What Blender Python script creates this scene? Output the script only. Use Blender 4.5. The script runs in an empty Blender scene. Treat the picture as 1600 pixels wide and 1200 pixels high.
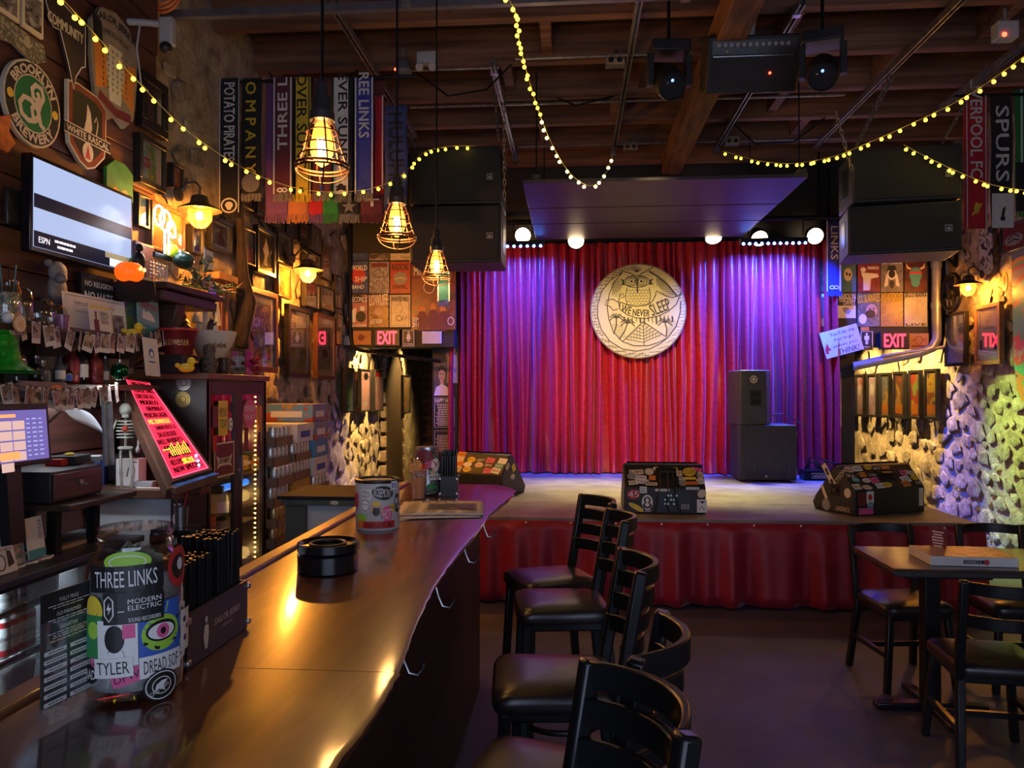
import bpy, math, random
from mathutils import Vector, Matrix, noise
PI = math.pi
R = math.radians
sc = bpy.context.scene
COL = sc.collection
rnd = random.Random(11)

# ---------------------------------------------------------------- camera
F = 1200.0                                   # focal length in pixels of the 1600 x 1200 frame
YAW, PIT, EYE = math.atan(95 / F), math.atan(10 / F), 1.6
cd = bpy.data.cameras.new('camera'); cd.sensor_width = 36; cd.lens = 36 * F / 1600
cd.clip_start = .05; cd.clip_end = 100
cam = bpy.data.objects.new('camera', cd); COL.objects.link(cam)
cam.location = (0, 0, EYE); cam.rotation_euler = (PI / 2 + PIT, 0, YAW)
sc.camera = cam
# ---------------------------------------------------------------- world, daylight through the front windows, exposure
w = bpy.data.worlds.new('world'); sc.world = w; w.use_nodes = True
bg = w.node_tree.nodes['Background']; bg.inputs[0].default_value = (.62, .72, 1, 1); bg.inputs[1].default_value = 1.6
pl = bpy.data.lights.new('window_portal', 'AREA'); pl.shape = 'RECTANGLE'; pl.size = 5.0; pl.size_y = 2.3
pl.cycles.is_portal = True
po = bpy.data.objects.new('window_portal', pl); COL.objects.link(po); po.location = (.9, -2.56, 1.75); po.rotation_euler = (PI / 2, 0, 0)
vs = sc.view_settings; vs.view_transform = 'Standard'; vs.look = 'None'; vs.gamma = 1; vs.use_curve_mapping = False
vs.exposure = 1.0
sc.cycles.use_denoising = True
sc.cycles.max_bounces = 6; sc.cycles.transparent_max_bounces = 12
sc.cycles.sample_clamp_indirect = 3.0; sc.cycles.caustics_reflective = False; sc.cycles.caustics_refractive = False

# ---------------------------------------------------------------- placing helpers: a pixel of the frame cast onto a real plane of the room
CM = Matrix.Rotation(YAW, 3, 'Z') @ Matrix.Rotation(PI / 2 + PIT, 3, 'X')
def ray(px, py): return CM @ Vector(((px - 800) / F, (600 - py) / F, -1))
def onX(px, py, X): d = ray(px, py); return Vector((0, 0, EYE)) + d * (X / d.x)
def onY(px, py, Y): d = ray(px, py); return Vector((0, 0, EYE)) + d * (Y / d.y)
def onZ(px, py, Z): d = ray(px, py); return Vector((0, 0, EYE)) + d * ((Z - EYE) / d.z)

# ---------------------------------------------------------------- materials
MC = {}
def _nt(name):
    m = bpy.data.materials.new(name); m.use_nodes = True
    return m, m.node_tree, m.node_tree.nodes['Principled BSDF']
def mat(name, c=(.5, .5, .5), rough=.5, metal=0, em=0, var=.2, scale=9, bump=0, spec=.5, trans=0, alpha=1, sheen=0, coat=0, stretch=None, detail=3, emc=None):
    if name in MC: return MC[name]
    m, nt, b = _nt(name); L = nt.links
    b.inputs['Base Color'].default_value = (*c, 1); b.inputs['Roughness'].default_value = rough
    b.inputs['Metallic'].default_value = metal; b.inputs['Specular IOR Level'].default_value = spec
    b.inputs['Transmission Weight'].default_value = trans; b.inputs['Alpha'].default_value = alpha
    b.inputs['Coat Weight'].default_value = coat; b.inputs['Coat Roughness'].default_value = .06
    if sheen:
        b.inputs['Sheen Weight'].default_value = sheen; b.inputs['Sheen Roughness'].default_value = .35
    if em:
        b.inputs['Emission Color'].default_value = (*(emc or c), 1); b.inputs['Emission Strength'].default_value = em
    if var or bump:
        tc = nt.nodes.new('ShaderNodeTexCoord'); n = nt.nodes.new('ShaderNodeTexNoise')
        n.inputs['Scale'].default_value = scale; n.inputs['Detail'].default_value = detail
        src = tc.outputs['Object']
        if stretch:
            mp = nt.nodes.new('ShaderNodeMapping'); mp.inputs['Scale'].default_value = stretch
            L.new(src, mp.inputs[0]); src = mp.outputs[0]
        L.new(src, n.inputs['Vector'])
        if var:
            mr = nt.nodes.new('ShaderNodeMapRange'); mr.inputs[1].default_value = .3; mr.inputs[2].default_value = .7
            mr.inputs[3].default_value = 1 - var; mr.inputs[4].default_value = 1 + var
            L.new(n.outputs['Fac'], mr.inputs[0])
            mx = nt.nodes.new('ShaderNodeVectorMath'); mx.operation = 'SCALE'; mx.inputs[0].default_value = c
            L.new(mr.outputs[0], mx.inputs['Scale']); L.new(mx.outputs[0], b.inputs['Base Color'])
        if bump:
            bp = nt.nodes.new('ShaderNodeBump'); bp.inputs['Strength'].default_value = bump; bp.inputs['Distance'].default_value = .02
            L.new(n.outputs['Fac'], bp.inputs['Height']); L.new(bp.outputs[0], b.inputs['Normal'])
    MC[name] = m
    return m
def ramp(nt, stops, const=False):
    r = nt.nodes.new('ShaderNodeValToRGB'); e = r.color_ramp.elements
    if const: r.color_ramp.interpolation = 'CONSTANT'
    while len(e) < len(stops): e.new(.5)
    for k, (p, c) in zip(e, stops): k.position = p; k.color = (*c, 1)
    return r
def picmat(cols, seed=0, scale=6, rough=.35, const=True):
    key = ('pic', tuple(cols), seed, scale)
    if key in MC: return MC[key]
    m, nt, b = _nt('print_%d' % len(MC)); L = nt.links
    tc = nt.nodes.new('ShaderNodeTexCoord'); mp = nt.nodes.new('ShaderNodeMapping'); mp.inputs['Location'].default_value = (seed * 3.7, seed * 1.3, seed)
    n = nt.nodes.new('ShaderNodeTexNoise'); n.inputs['Scale'].default_value = scale; n.inputs['Detail'].default_value = 4; n.inputs['Distortion'].default_value = .8
    k = len(cols); r = ramp(nt, [(.30 + .4 * i / k, c) for i, c in enumerate(cols)], const)
    L.new(tc.outputs['Object'], mp.inputs[0]); L.new(mp.outputs[0], n.inputs['Vector']); L.new(n.outputs['Fac'], r.inputs[0]); L.new(r.outputs[0], b.inputs['Base Color'])
    b.inputs['Roughness'].default_value = rough
    MC[key] = m
    return m
def stonemat(name, cols, scale=7, rnd_amt=.25):
    m, nt, b = _nt(name); L = nt.links
    tc = nt.nodes.new('ShaderNodeTexCoord'); g = nt.nodes.new('ShaderNodeNewGeometry')
    n = nt.nodes.new('ShaderNodeTexNoise'); n.inputs['Scale'].default_value = scale; n.inputs['Detail'].default_value = 7; n.inputs['Roughness'].default_value = .65
    L.new(g.outputs['Position'], n.inputs['Vector'])
    k = len(cols); r = ramp(nt, [(.28 + .46 * i / (k - 1), c) for i, c in enumerate(cols)])
    L.new(n.outputs['Fac'], r.inputs[0])
    oi = nt.nodes.new('ShaderNodeObjectInfo'); mr = nt.nodes.new('ShaderNodeMapRange'); mr.inputs[3].default_value = 1 - rnd_amt; mr.inputs[4].default_value = 1 + rnd_amt
    L.new(oi.outputs['Random'], mr.inputs[0])
    mx = nt.nodes.new('ShaderNodeVectorMath'); mx.operation = 'SCALE'; L.new(r.outputs[0], mx.inputs[0]); L.new(mr.outputs[0], mx.inputs['Scale']); L.new(mx.outputs[0], b.inputs['Base Color'])
    b.inputs['Roughness'].default_value = .85
    n2 = nt.nodes.new('ShaderNodeTexNoise'); n2.inputs['Scale'].default_value = 38; n2.inputs['Detail'].default_value = 5; L.new(g.outputs['Position'], n2.inputs['Vector'])
    bp = nt.nodes.new('ShaderNodeBump'); bp.inputs['Strength'].default_value = .5; bp.inputs['Distance'].default_value = .02
    L.new(n2.outputs['Fac'], bp.inputs['Height']); L.new(bp.outputs[0], b.inputs['Normal'])
    MC[name] = m
    return m

# ---------------------------------------------------------------- mesh builder
def T(x=0, y=0, z=0, rx=0, ry=0, rz=0):
    return Matrix.Translation((x, y, z)) @ Matrix.Rotation(rz, 4, 'Z') @ Matrix.Rotation(ry, 4, 'Y') @ Matrix.Rotation(rx, 4, 'X')
I4 = Matrix.Identity(4)
class MB:
    def __init__(s): s.v = []; s.f = []
    def add(s, vs, fs, M=None):
        o = len(s.v)
        s.v += [tuple(M @ Vector(v)) for v in vs] if M is not None else [tuple(v) for v in vs]
        s.f += [tuple(i + o for i in f) for f in fs]
        return s
    def box(s, x0, x1, y0, y1, z0, z1, M=None):
        vs = [(x0, y0, z0), (x1, y0, z0), (x1, y1, z0), (x0, y1, z0), (x0, y0, z1), (x1, y0, z1), (x1, y1, z1), (x0, y1, z1)]
        return s.add(vs, [(3, 2, 1, 0), (4, 5, 6, 7), (0, 1, 5, 4), (1, 2, 6, 5), (2, 3, 7, 6), (3, 0, 4, 7)], M)
    def cbox(s, c, d, M=None): return s.box(c[0] - d[0] / 2, c[0] + d[0] / 2, c[1] - d[1] / 2, c[1] + d[1] / 2, c[2] - d[2] / 2, c[2] + d[2] / 2, M)
    def lathe(s, prof, n=20, M=None, a0=0, a1=2 * PI, cap=True):
        full = abs(a1 - a0 - 2 * PI) < 1e-6; k = n if full else n + 1; vs = []; fs = []
        for r, z in prof:
            for i in range(k):
                a = a0 + (a1 - a0) * i / n; vs.append((r * math.cos(a), r * math.sin(a), z))
        for j in range(len(prof) - 1):
            for i in range(n):
                i2 = (i + 1) % k; fs.append((j * k + i, j * k + i2, (j + 1) * k + i2, (j + 1) * k + i))
        if cap and full:
            if prof[0][0] > 1e-5: fs.append(tuple(range(k - 1, -1, -1)))
            if prof[-1][0] > 1e-5: fs.append(tuple((len(prof) - 1) * k + i for i in range(k)))
        return s.add(vs, fs, M)
    def cyl(s, r, z0, z1, n=16, M=None): return s.lathe([(r, z0), (r, z1)], n, M)
    def tube(s, pts, r, n=8, closed=False, M=None):
        P = [Vector(p) for p in pts]; k = len(P); vs = []; fs = []; up = None
        rr = r if isinstance(r, (list, tuple)) else [r] * k
        for i in range(k):
            if closed: t = P[(i + 1) % k] - P[i - 1]
            else: t = P[min(i + 1, k - 1)] - P[max(i - 1, 0)]
            t = t.normalized() if t.length > 1e-9 else Vector((0, 0, 1))
            if up is None: up = Vector((0, 0, 1)) if abs(t.z) < .9 else Vector((1, 0, 0))
            a = up - t * up.dot(t)
            a = a.normalized() if a.length > 1e-6 else t.orthogonal().normalized()
            up = a; b = t.cross(a)
            for j in range(n):
                q = 2 * PI * j / n; vs.append(P[i] + (a * math.cos(q) + b * math.sin(q)) * rr[i])
        for i in range(k if closed else k - 1):
            for j in range(n):
                i2 = (i + 1) % k; j2 = (j + 1) % n
                fs.append((i * n + j, i * n + j2, i2 * n + j2, i2 * n + j))
        if not closed: fs.append(tuple(range(n - 1, -1, -1))); fs.append(tuple((k - 1) * n + j for j in range(n)))
        return s.add(vs, fs, M)
    def bar(s, a, b, w, h, M=None, up=(0, 0, 1)):           # rectangular bar from a to b
        a = Vector(a); b = Vector(b); t = (b - a).normalized(); u = Vector(up); u = u - t * u.dot(t)
        u = u.normalized() if u.length > 1e-6 else t.orthogonal().normalized()
        sd = t.cross(u); vs = []
        for p in (a, b):
            for i, j in ((-1, -1), (1, -1), (1, 1), (-1, 1)): vs.append(p + sd * (i * w / 2) + u * (j * h / 2))
        return s.add(vs, [(3, 2, 1, 0), (4, 5, 6, 7), (0, 1, 5, 4), (1, 2, 6, 5), (2, 3, 7, 6), (3, 0, 4, 7)], M)
    def prism(s, poly, z0, z1, M=None):                      # polygon in XY, extruded in Z
        k = len(poly); vs = [(x, y, z0) for x, y in poly] + [(x, y, z1) for x, y in poly]
        fs = [tuple(range(k - 1, -1, -1)), tuple(range(k, 2 * k))] + [(i, (i + 1) % k, k + (i + 1) % k, k + i) for i in range(k)]
        return s.add(vs, fs, M)
    def ball(s, c, r, nu=12, nv=8, sx=1, sy=1, sz=1, M=None):
        MM = (M if M is not None else I4) @ Matrix.Translation(c) @ Matrix.Diagonal((sx, sy, sz, 1))
        prof = [(max(r * math.sin(PI * j / nv), 0 if 0 < j < nv else 1e-6), -r * math.cos(PI * j / nv)) for j in range(nv + 1)]
        return s.lathe(prof, nu, MM, cap=False)
    def torus(s, R0, r, n=24, m=6, M=None):
        return s.tube([(R0 * math.cos(2 * PI * i / n), R0 * math.sin(2 * PI * i / n), 0) for i in range(n)], r, m, True, M)
    def grid(s, fn, nu, nv):
        vs = [fn(i / nu, j / nv) for j in range(nv + 1) for i in range(nu + 1)]
        fs = [(j * (nu + 1) + i, j * (nu + 1) + i + 1, (j + 1) * (nu + 1) + i + 1, (j + 1) * (nu + 1) + i) for j in range(nv) for i in range(nu)]
        return s.add(vs, fs)
    def mesh(s, name, m, smooth=True, ang=38):
        me = bpy.data.meshes.new(name); me.from_pydata(s.v, [], s.f); me.update()
        if smooth and len(me.polygons):
            me.polygons.foreach_set('use_smooth', [True] * len(me.polygons)); me.set_sharp_from_angle(angle=R(ang))
        me.materials.append(m)
        return me
    def build(s, name, m, parent=None, M=None, bev=0, smooth=True, seg=2):
        return link(name, s.mesh(name, m, smooth), parent, M, bev, seg)
def link(name, me, parent=None, M=None, bev=0, seg=2):
    o = bpy.data.objects.new(name, me); COL.objects.link(o)
    if M is not None: o.matrix_basis = M
    if parent: o.parent = parent
    if bev:
        md = o.modifiers.new('bevel', 'BEVEL'); md.width = bev; md.segments = seg; md.limit_method = 'ANGLE'; md.angle_limit = R(35)
    return o
def tag(o, label=None, cat=None, group=None, kind=None):
    if label: o['label'] = label
    if cat: o['category'] = cat
    if group: o['group'] = group
    if kind: o['kind'] = kind
    return o
def thing(name, label, cat, M=None, group=None):
    o = bpy.data.objects.new(name, None); COL.objects.link(o); o.empty_display_size = .1
    if M is not None: o.matrix_basis = M
    return tag(o, label, cat, group)
def struct(name, mb, m, parent=None, **k):
    o = mb.build(name, m, parent, **k)
    if parent is None: o['kind'] = 'structure'
    return o
def dup(o, M=None, label=None, parent=None, group=None):
    def rec(s, par):
        c = s.copy(); COL.objects.link(c); c.parent = par
        for ch in s.children: rec(ch, c)
        return c
    c = rec(o, parent)
    if M is not None: c.matrix_basis = M
    if label: c['label'] = label
    if group: c['group'] = group
    return c
# frame of a flat thing on a wall: local x right, y up, z out of the wall
def basis(p, x, y):
    x = Vector(x).normalized(); y = Vector(y); y = (y - x * y.dot(x)).normalized(); z = x.cross(y)
    return Matrix(((x.x, y.x, z.x, p[0]), (x.y, y.y, z.y, p[1]), (x.z, y.z, z.z, p[2]), (0, 0, 0, 1)))
def wallL(p, roll=0): return basis(p, (0, 1, 0), (0, 0, 1)) @ Matrix.Rotation(roll, 4, 'Z')
def wallB(p, roll=0): return basis(p, (1, 0, 0), (0, 0, 1)) @ Matrix.Rotation(roll, 4, 'Z')
def wallR(p, roll=0): return basis(p, (0, -1, 0), (0, 0, 1)) @ Matrix.Rotation(roll, 4, 'Z')

# ---------------------------------------------------------------- flat print: shapes and lettering
def stroke(mb, pts, wd, z=0, closed=False, bend=None):
    P = [Vector((*p, 0)) for p in pts]; k = len(P); vs = []
    for i in range(k):
        t = (P[(i + 1) % k] - P[i - 1]) if closed else (P[min(i + 1, k - 1)] - P[max(i - 1, 0)])
        t = t.normalized() if t.length > 1e-9 else Vector((1, 0, 0)); n = Vector((-t.y, t.x, 0)) * (wd / 2)
        vs += [(P[i].x + n.x, P[i].y + n.y, z + 2e-5 * i), (P[i].x - n.x, P[i].y - n.y, z + 2e-5 * i)]
    mb.add(vs, [(2 * i, 2 * i + 1, (2 * i + 3) % (2 * k), (2 * i + 2) % (2 * k)) for i in range(k if closed else k - 1)])
def ell(cx, cy, rx, ry, n=24, a0=0, a1=2 * PI):
    return [(cx + rx * math.cos(a0 + (a1 - a0) * i / n), cy + ry * math.sin(a0 + (a1 - a0) * i / n)) for i in range(n)]
def arc(cx, cy, rx, ry, a0, a1, n=16):
    return [(cx + rx * math.cos(R(a0 + (a1 - a0) * i / n)), cy + ry * math.sin(R(a0 + (a1 - a0) * i / n))) for i in range(n + 1)]
def _facing_up(mb):
    return mb
def draw(parent, name, m, shapes, z=.001, bend=None, M=None, rot=0):
    """shapes: ('r',x0,y0,x1,y1) ('e',cx,cy,rx,ry) ('p',pts) ('l',pts,width) ('c',pts,width) closed line ('o',cx,cy,rx,ry,width) ring"""
    mb = MB()
    zz0 = z
    for ns, s in enumerate(shapes):
        k = s[0]; z = zz0 + 3e-5 * (ns % 12)
        if k == 'r':
            x0, y0, x1, y1 = s[1:5]; n = 8 if bend else 1
            for i in range(n):
                a = x0 + (x1 - x0) * i / n; b = x0 + (x1 - x0) * (i + 1) / n
                mb.add([(a, y0, z), (b, y0, z), (b, y1, z), (a, y1, z)], [(0, 1, 2, 3)])
        elif k == 'e':
            cx, cy, rx, ry = s[1:5]; n = 20; rings = 4 if bend else 1; vs = [(cx, cy, z)]; fs = []
            for q in range(1, rings + 1): vs += [(x, y, z) for x, y in ell(cx, cy, rx * q / rings, ry * q / rings, n)]
            for i in range(n):
                j = (i + 1) % n; fs.append((0, 1 + i, 1 + j))
                for q in range(rings - 1): fs.append((1 + q * n + i, 1 + (q + 1) * n + i, 1 + (q + 1) * n + j, 1 + q * n + j))
            mb.add(vs, fs)
        elif k == 'p': mb.add([(x, y, z) for x, y in s[1]], [tuple(range(len(s[1])))])
        elif k == 'l': stroke(mb, s[1], s[2], z)
        elif k == 'c': stroke(mb, s[1], s[2], z, True)
        elif k == 'o': stroke(mb, ell(s[1], s[2], s[3], s[4], 32), s[5], z, True)
    # every flat face looks along +z
    for i, f in enumerate(mb.f):
        a = sum((mb.v[f[q - 1]][0] * mb.v[f[q]][1] - mb.v[f[q]][0] * mb.v[f[q - 1]][1]) for q in range(len(f)))
        if a < 0: mb.f[i] = tuple(reversed(f))
    if rot:
        c, sn = math.cos(rot), math.sin(rot); mb.v = [(v[0] * c - v[1] * sn, v[0] * sn + v[1] * c, v[2]) for v in mb.v]
    if bend: mb.v = [bent(v, bend) for v in mb.v]
    return mb.build(name, m, parent, M, smooth=bool(bend))
def sticker(parent, FM, x, y, wd, h, kind='r', c='w', txt=None, tc='k', rot=0, lay=0, bend=None, art=None, tw=.82, th=.5, name='sticker'):
    m = INK[c] if isinstance(c, str) else c; z = .0008 + (.00045 if bend else .0007) * lay
    shp = [('r', -wd / 2, -h / 2, wd / 2, h / 2)] if kind == 'r' else [('e', 0, 0, wd / 2, h / 2)]
    if bend: M = (FM or I4) @ T(0, 0, y, rz=x / bend)
    else: M = (FM or I4) @ T(x, y, 0, rz=rot)
    o = draw(parent, name, m, shp, z, bend, M, rot if bend else 0)
    if art:                     # list of (ink, shapes) in units of the sticker's half size
        for i, (k, ss) in enumerate(art):
            out = []
            for s in ss:
                q = s[0]
                if q == 'r': out.append(('r', s[1] * wd / 2, s[2] * h / 2, s[3] * wd / 2, s[4] * h / 2))
                elif q == 'e': out.append(('e', s[1] * wd / 2, s[2] * h / 2, s[3] * wd / 2, s[4] * h / 2))
                elif q == 'p': out.append(('p', [(a * wd / 2, b * h / 2) for a, b in s[1]]))
                elif q in 'lc': out.append((q, [(a * wd / 2, b * h / 2) for a, b in s[1]], s[2] * h / 2))
                elif q == 'o': out.append(('o', s[1] * wd / 2, s[2] * h / 2, s[3] * wd / 2, s[4] * h / 2, s[5] * h / 2))
            draw(o, 'print', INK[k], out, z + .00012 * (i + 1), bend, None, rot if bend else 0)
    if txt:
        rows = txt.split('|')
        for i, t in enumerate(rows):
            hh = h * th / len(rows); yy = (len(rows) - 1) * hh * .65 - i * hh * 1.3
            text(o, t, INK[tc], -yy * math.sin(rot) if bend else 0, yy * math.cos(rot) if bend else yy, wd * tw, hh, z + .0006, rot if bend else 0, bend)
    return o
def lamp(name, kind, loc, e, c, parent=None, size=.05, to=None, angle=60, blend=.5, sy=None):
    l = bpy.data.lights.new(name, kind); l.energy = e; l.color = c
    if kind == 'AREA':
        l.size = size
        if sy: l.shape = 'RECTANGLE'; l.size_y = sy
    else: l.shadow_soft_size = size
    if kind == 'AREA' and name == 'led_light': l.spread = R(120)
    if kind == 'SPOT': l.spot_size = R(angle); l.spot_blend = blend
    o = bpy.data.objects.new(name, l); COL.objects.link(o); o.location = loc
    if to is not None: o.rotation_euler = (Vector(to) - Vector(loc)).to_track_quat('-Z', 'Y').to_euler()
    if parent: o.parent = parent
    return o
def bent(v, r):            # wrap the flat print on a vertical cylinder of radius r, centred on local -y... local frame: z up
    a = v[0] / r; rr = r + v[2]
    return (rr * math.sin(a), -rr * math.cos(a), v[1])
TC = {}
def tmesh(s):
    if s not in TC:
        cu = bpy.data.curves.new('lettering', 'FONT'); cu.body = s; cu.align_x = 'CENTER'; cu.align_y = 'CENTER'; cu.size = 1; cu.resolution_u = 2
        o = bpy.data.objects.new('lettering', cu); COL.objects.link(o)
        me = bpy.data.meshes.new_from_object(o)
        vs = [tuple(v.co) for v in me.vertices]; fs = [tuple(p.vertices) for p in me.polygons]
        bpy.data.objects.remove(o); bpy.data.curves.remove(cu); bpy.data.meshes.remove(me)
        x0 = min(v[0] for v in vs); x1 = max(v[0] for v in vs); y0 = min(v[1] for v in vs); y1 = max(v[1] for v in vs)
        vs = [((v[0] - (x0 + x1) / 2) / (x1 - x0), (v[1] - (y0 + y1) / 2) / (y1 - y0), 0) for v in vs]
        TC[s] = (vs, fs, (x1 - x0) / (y1 - y0))
    return TC[s]
def text(parent, s, m, x, y, wd, h=None, z=.002, rot=0, bend=None, name='lettering', arcr=None, shear=0, fn=None, bold=0, M=None):
    """flat lettering, its box wd x h centred on x,y; arcr bows it on a circle of that radius (sign: + crowns upward)"""
    vs, fs, asp = tmesh(s)
    if h is None: h = wd / asp
    c, sn = math.cos(rot), math.sin(rot); out = []
    for vx, vy, _ in vs:
        a, b = vx * wd + shear * vy * h, vy * h
        if arcr:
            t = a / arcr; rr = arcr + b
            a, b = rr * math.sin(t), rr * math.cos(t) - arcr
        if fn: a, b = fn(a, b)
        a, b = a * c - b * sn + x, a * sn + b * c + y
        out.append((a, b, z))
    mb = MB(); mb.add(out, fs)
    if bold:
        for e, (dx, dy) in enumerate(((bold, 0), (-bold, 0), (0, bold), (0, -bold))): mb.add([(p[0] + dx, p[1] + dy, p[2] - 1e-4 * (e + 1)) for p in out], fs)
    if bend: mb.v = [bent(v, bend) for v in mb.v]
    return mb.build(name, m, parent, M, smooth=False)
def lines(parent, m, x, y, wd, h, n, z=.002, bend=None, name='small_print', seed=1, jag=.35, fill=.45):
    """rows of print too small to read"""
    q = random.Random(seed); sh = []
    for i in range(n):
        yy = y + h / 2 - (i + .5) * h / n; hw = wd / 2 * (1 - jag * q.random()); t = h / n * fill / 2
        xx = x - hw
        while xx < x + hw - .002:
            e = min(x + hw, xx + wd * q.uniform(.06, .2)); sh.append(('r', xx, yy - t, e, yy + t)); xx = e + wd * .025
    return draw(parent, name, m, sh, z, bend)

# shared colours
WHT = mat('white_ink', (.82, .82, .8), .5, var=0); BLK = mat('black_ink', (.012, .012, .014), .45, var=0); RED = mat('red_ink', (.55, .03, .03), .5, var=0)
YEL = mat('yellow_ink', (.85, .62, .05), .5, var=0); GRN = mat('green_ink', (.03, .25, .07), .5, var=0); BLU = mat('blue_ink', (.04, .12, .5), .5, var=0)
ORG = mat('orange_ink', (.75, .25, .04), .5, var=0); PNK = mat('pink_ink', (.8, .12, .32), .5, var=0); CRM = mat('cream_ink', (.72, .64, .46), .55, var=0); GRY = mat('grey_ink', (.3, .3, .31), .5, var=0)
TEA = mat('teal_ink', (.06, .33, .38), .5, var=0); LIM = mat('lime_ink', (.35, .65, .06), .5, var=0); SKN = mat('skin_print', (.62, .42, .3), .6, var=.15); MAR = mat('maroon_ink', (.17, .02, .03), .5, var=0)
INK = dict(w=WHT, k=BLK, r=RED, y=YEL, g=GRN, b=BLU, o=ORG, p=PNK, c=CRM, G=GRY, t=TEA, l=LIM, s=SKN, m=MAR)
BLACK = mat('black_plastic', (.012, .012, .014), .45, var=.2); DKWOOD = mat('dark_stained_wood', (.05, .022, .013), .42, var=.45, scale=4, stretch=(1, 1, 12), detail=5)
STEEL = mat('brushed_steel', (.45, .45, .46), .3, 1, var=.12); GALV = mat('galvanised_steel', (.32, .3, .28), .5, .8, var=.3, scale=20); BLKMET = mat('black_metal', (.014, .014, .016), .35, .6, var=.15)
GLASS = mat('clear_glass', (.95, .97, .97), .03, trans=1, var=0, spec=.5); PAPER = mat('white_paper', (.75, .75, .74), .6, var=.05); CARD = mat('brown_cardboard', (.34, .22, .14), .8, var=.15)
BRASS = mat('aged_brass', (.35, .22, .1), .35, .9, var=.3)

def thinglass(name, c=(1, 1, 1), fac=.12, rough=.02, dense=0, mx_=.75):
    m = bpy.data.materials.new(name); m.use_nodes = True; nt = m.node_tree; nt.nodes.remove(nt.nodes['Principled BSDF']); L = nt.links
    t = nt.nodes.new('ShaderNodeBsdfTransparent'); t.inputs[0].default_value = (*c, 1); g = nt.nodes.new('ShaderNodeBsdfGlossy'); g.inputs[1].default_value = rough
    lw = nt.nodes.new('ShaderNodeLayerWeight'); lw.inputs[0].default_value = .35; mr = nt.nodes.new('ShaderNodeMapRange'); mr.inputs[3].default_value = fac; mr.inputs[4].default_value = mx_
    L.new(lw.outputs['Facing'], mr.inputs[0]); mx = nt.nodes.new('ShaderNodeMixShader'); L.new(mr.outputs[0], mx.inputs[0]); L.new(t.outputs[0], mx.inputs[1]); L.new(g.outputs[0], mx.inputs[2])
    if dense:
        d = nt.nodes.new('ShaderNodeBsdfDiffuse'); d.inputs[0].default_value = (*c, 1); m2 = nt.nodes.new('ShaderNodeMixShader'); m2.inputs[0].default_value = dense
        L.new(mx.outputs[0], m2.inputs[1]); L.new(d.outputs[0], m2.inputs[2]); mx = m2
    L.new(mx.outputs[0], nt.nodes['Material Output'].inputs[0]); MC[name] = m
    return m
TGLASS = thinglass('jar_glass', (.93, .95, .95)); ACRYL = thinglass('acrylic', (.9, .93, .95), .06, dense=.03, mx_=.22); PCUP = thinglass('plastic_cup', (.95, .95, .95), .1, .1, .12); PANE = thinglass('window_pane', (.9, .92, .93), .05)
# ================================================================ THE ROOM
XL, XR, Y0, Y1, ZC, YB = -2.6, 4.2, -2.6, 13.4, 4.5, 9.0
YBL = 8.72
STONE = stonemat('rubble_stone', [(.1, .075, .05), (.28, .22, .15), (.45, .38, .29), (.58, .52, .43)], 9)
MORTAR = stonemat('old_mortar', [(.15, .11, .07), (.36, .28, .19), (.5, .41, .3), (.6, .51, .39)], 6, 0)
CONC = mat('dark_concrete', (.078, .076, .125), .5, var=.35, scale=2.2, bump=.08, detail=8)
JOISTM = mat('old_joist_wood', (.2, .095, .055), .75, var=.5, scale=3, stretch=(.4, 6, 6), detail=6)
DECKM = mat('roof_boards', (.05, .026, .018), .8, var=.5, scale=3, stretch=(5, .4, 1))
PLANKM = mat('dark_red_boards', (.085, .03, .022), .6, var=.5, scale=3, stretch=(1, .5, 9), detail=6)
BLKWALL = mat('black_wall_paint', (.014, .013, .014), .6, var=.25, scale=3)
BRICKM = stonemat('old_brick', [(.13, .06, .03), (.24, .12, .06), (.33, .18, .1)], 6, .3)

struct('floor', MB().box(XL - .2, XR + .2, Y0, Y1, -.1, 0), CONC)
ceil = struct('ceiling', MB().box(XL - .2, XR + .2, Y0, Y1, ZC, ZC + .1), DECKM)
jm = MB().box(XL, XR, -.045, .045, -.28, 0).mesh('joist', JOISTM, False)
for y in (2.6, 3.3, 4.0, 4.7, 5.4, 6.13, 6.87, 7.57, 8.3, 8.95, 9.7, 10.4):
    link('joist', jm, ceil, T(0, y, ZC - .001))
for y, xs in ((5.05, (-.9, .35, 2.2)), (5.8, (-.2, 1.6, 3.1)), (6.5, (-.55, .62, 2.6)), (7.2, (.4, 1.9)), (7.9, (-.3, 2.3))):
    for x in xs: MB().cbox((x, y, ZC - .13), (.08, .63, .2)).build('blocking', JOISTM, ceil)
MB().cbox((1.08, 5.6, 4.09), (.2, 5.9, .22)).build('main_beam', mat('rough_beam_wood', (.17, .085, .05), .8, var=.5, scale=5, stretch=(4, .5, 4), bump=.4), ceil, bev=.01)

def wallgrid(X, ya, yb, za, zb, st, seed, into):
    def fn(u, v):
        y = ya + (yb - ya) * u; z = za + (zb - za) * v
        d = noise.fractal(Vector((y * 2.2 + seed, z * 2.2, seed)), .8, 2.1, 4) * .5 + .35
        return (X - into * (1 - max(0, min(1, d))) * .07, y, z)
    return fn, int((yb - ya) / st), int((zb - za) / st)
wl = MB(); f, a, b = wallgrid(XL, 4.5, Y1, 0, ZC, .055, 3, 1); wl.grid(f, a, b); wl.box(XL - .2, XL - .06, Y0, Y1, 0, ZC)
wall_left = struct('wall_left', wl, MORTAR)
wr = MB(); f, a, b = wallgrid(XR, Y1, 6.2, 0, ZC, .055, 8, -1); wr.grid(f, abs(a), b); wr.box(XR + .06, XR + .2, Y0, Y1, 0, ZC); wr.box(XR + .02, XR + .08, Y0, 6.25, 0, ZC)
wall_right = struct('wall_right', wr, MORTAR)
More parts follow.
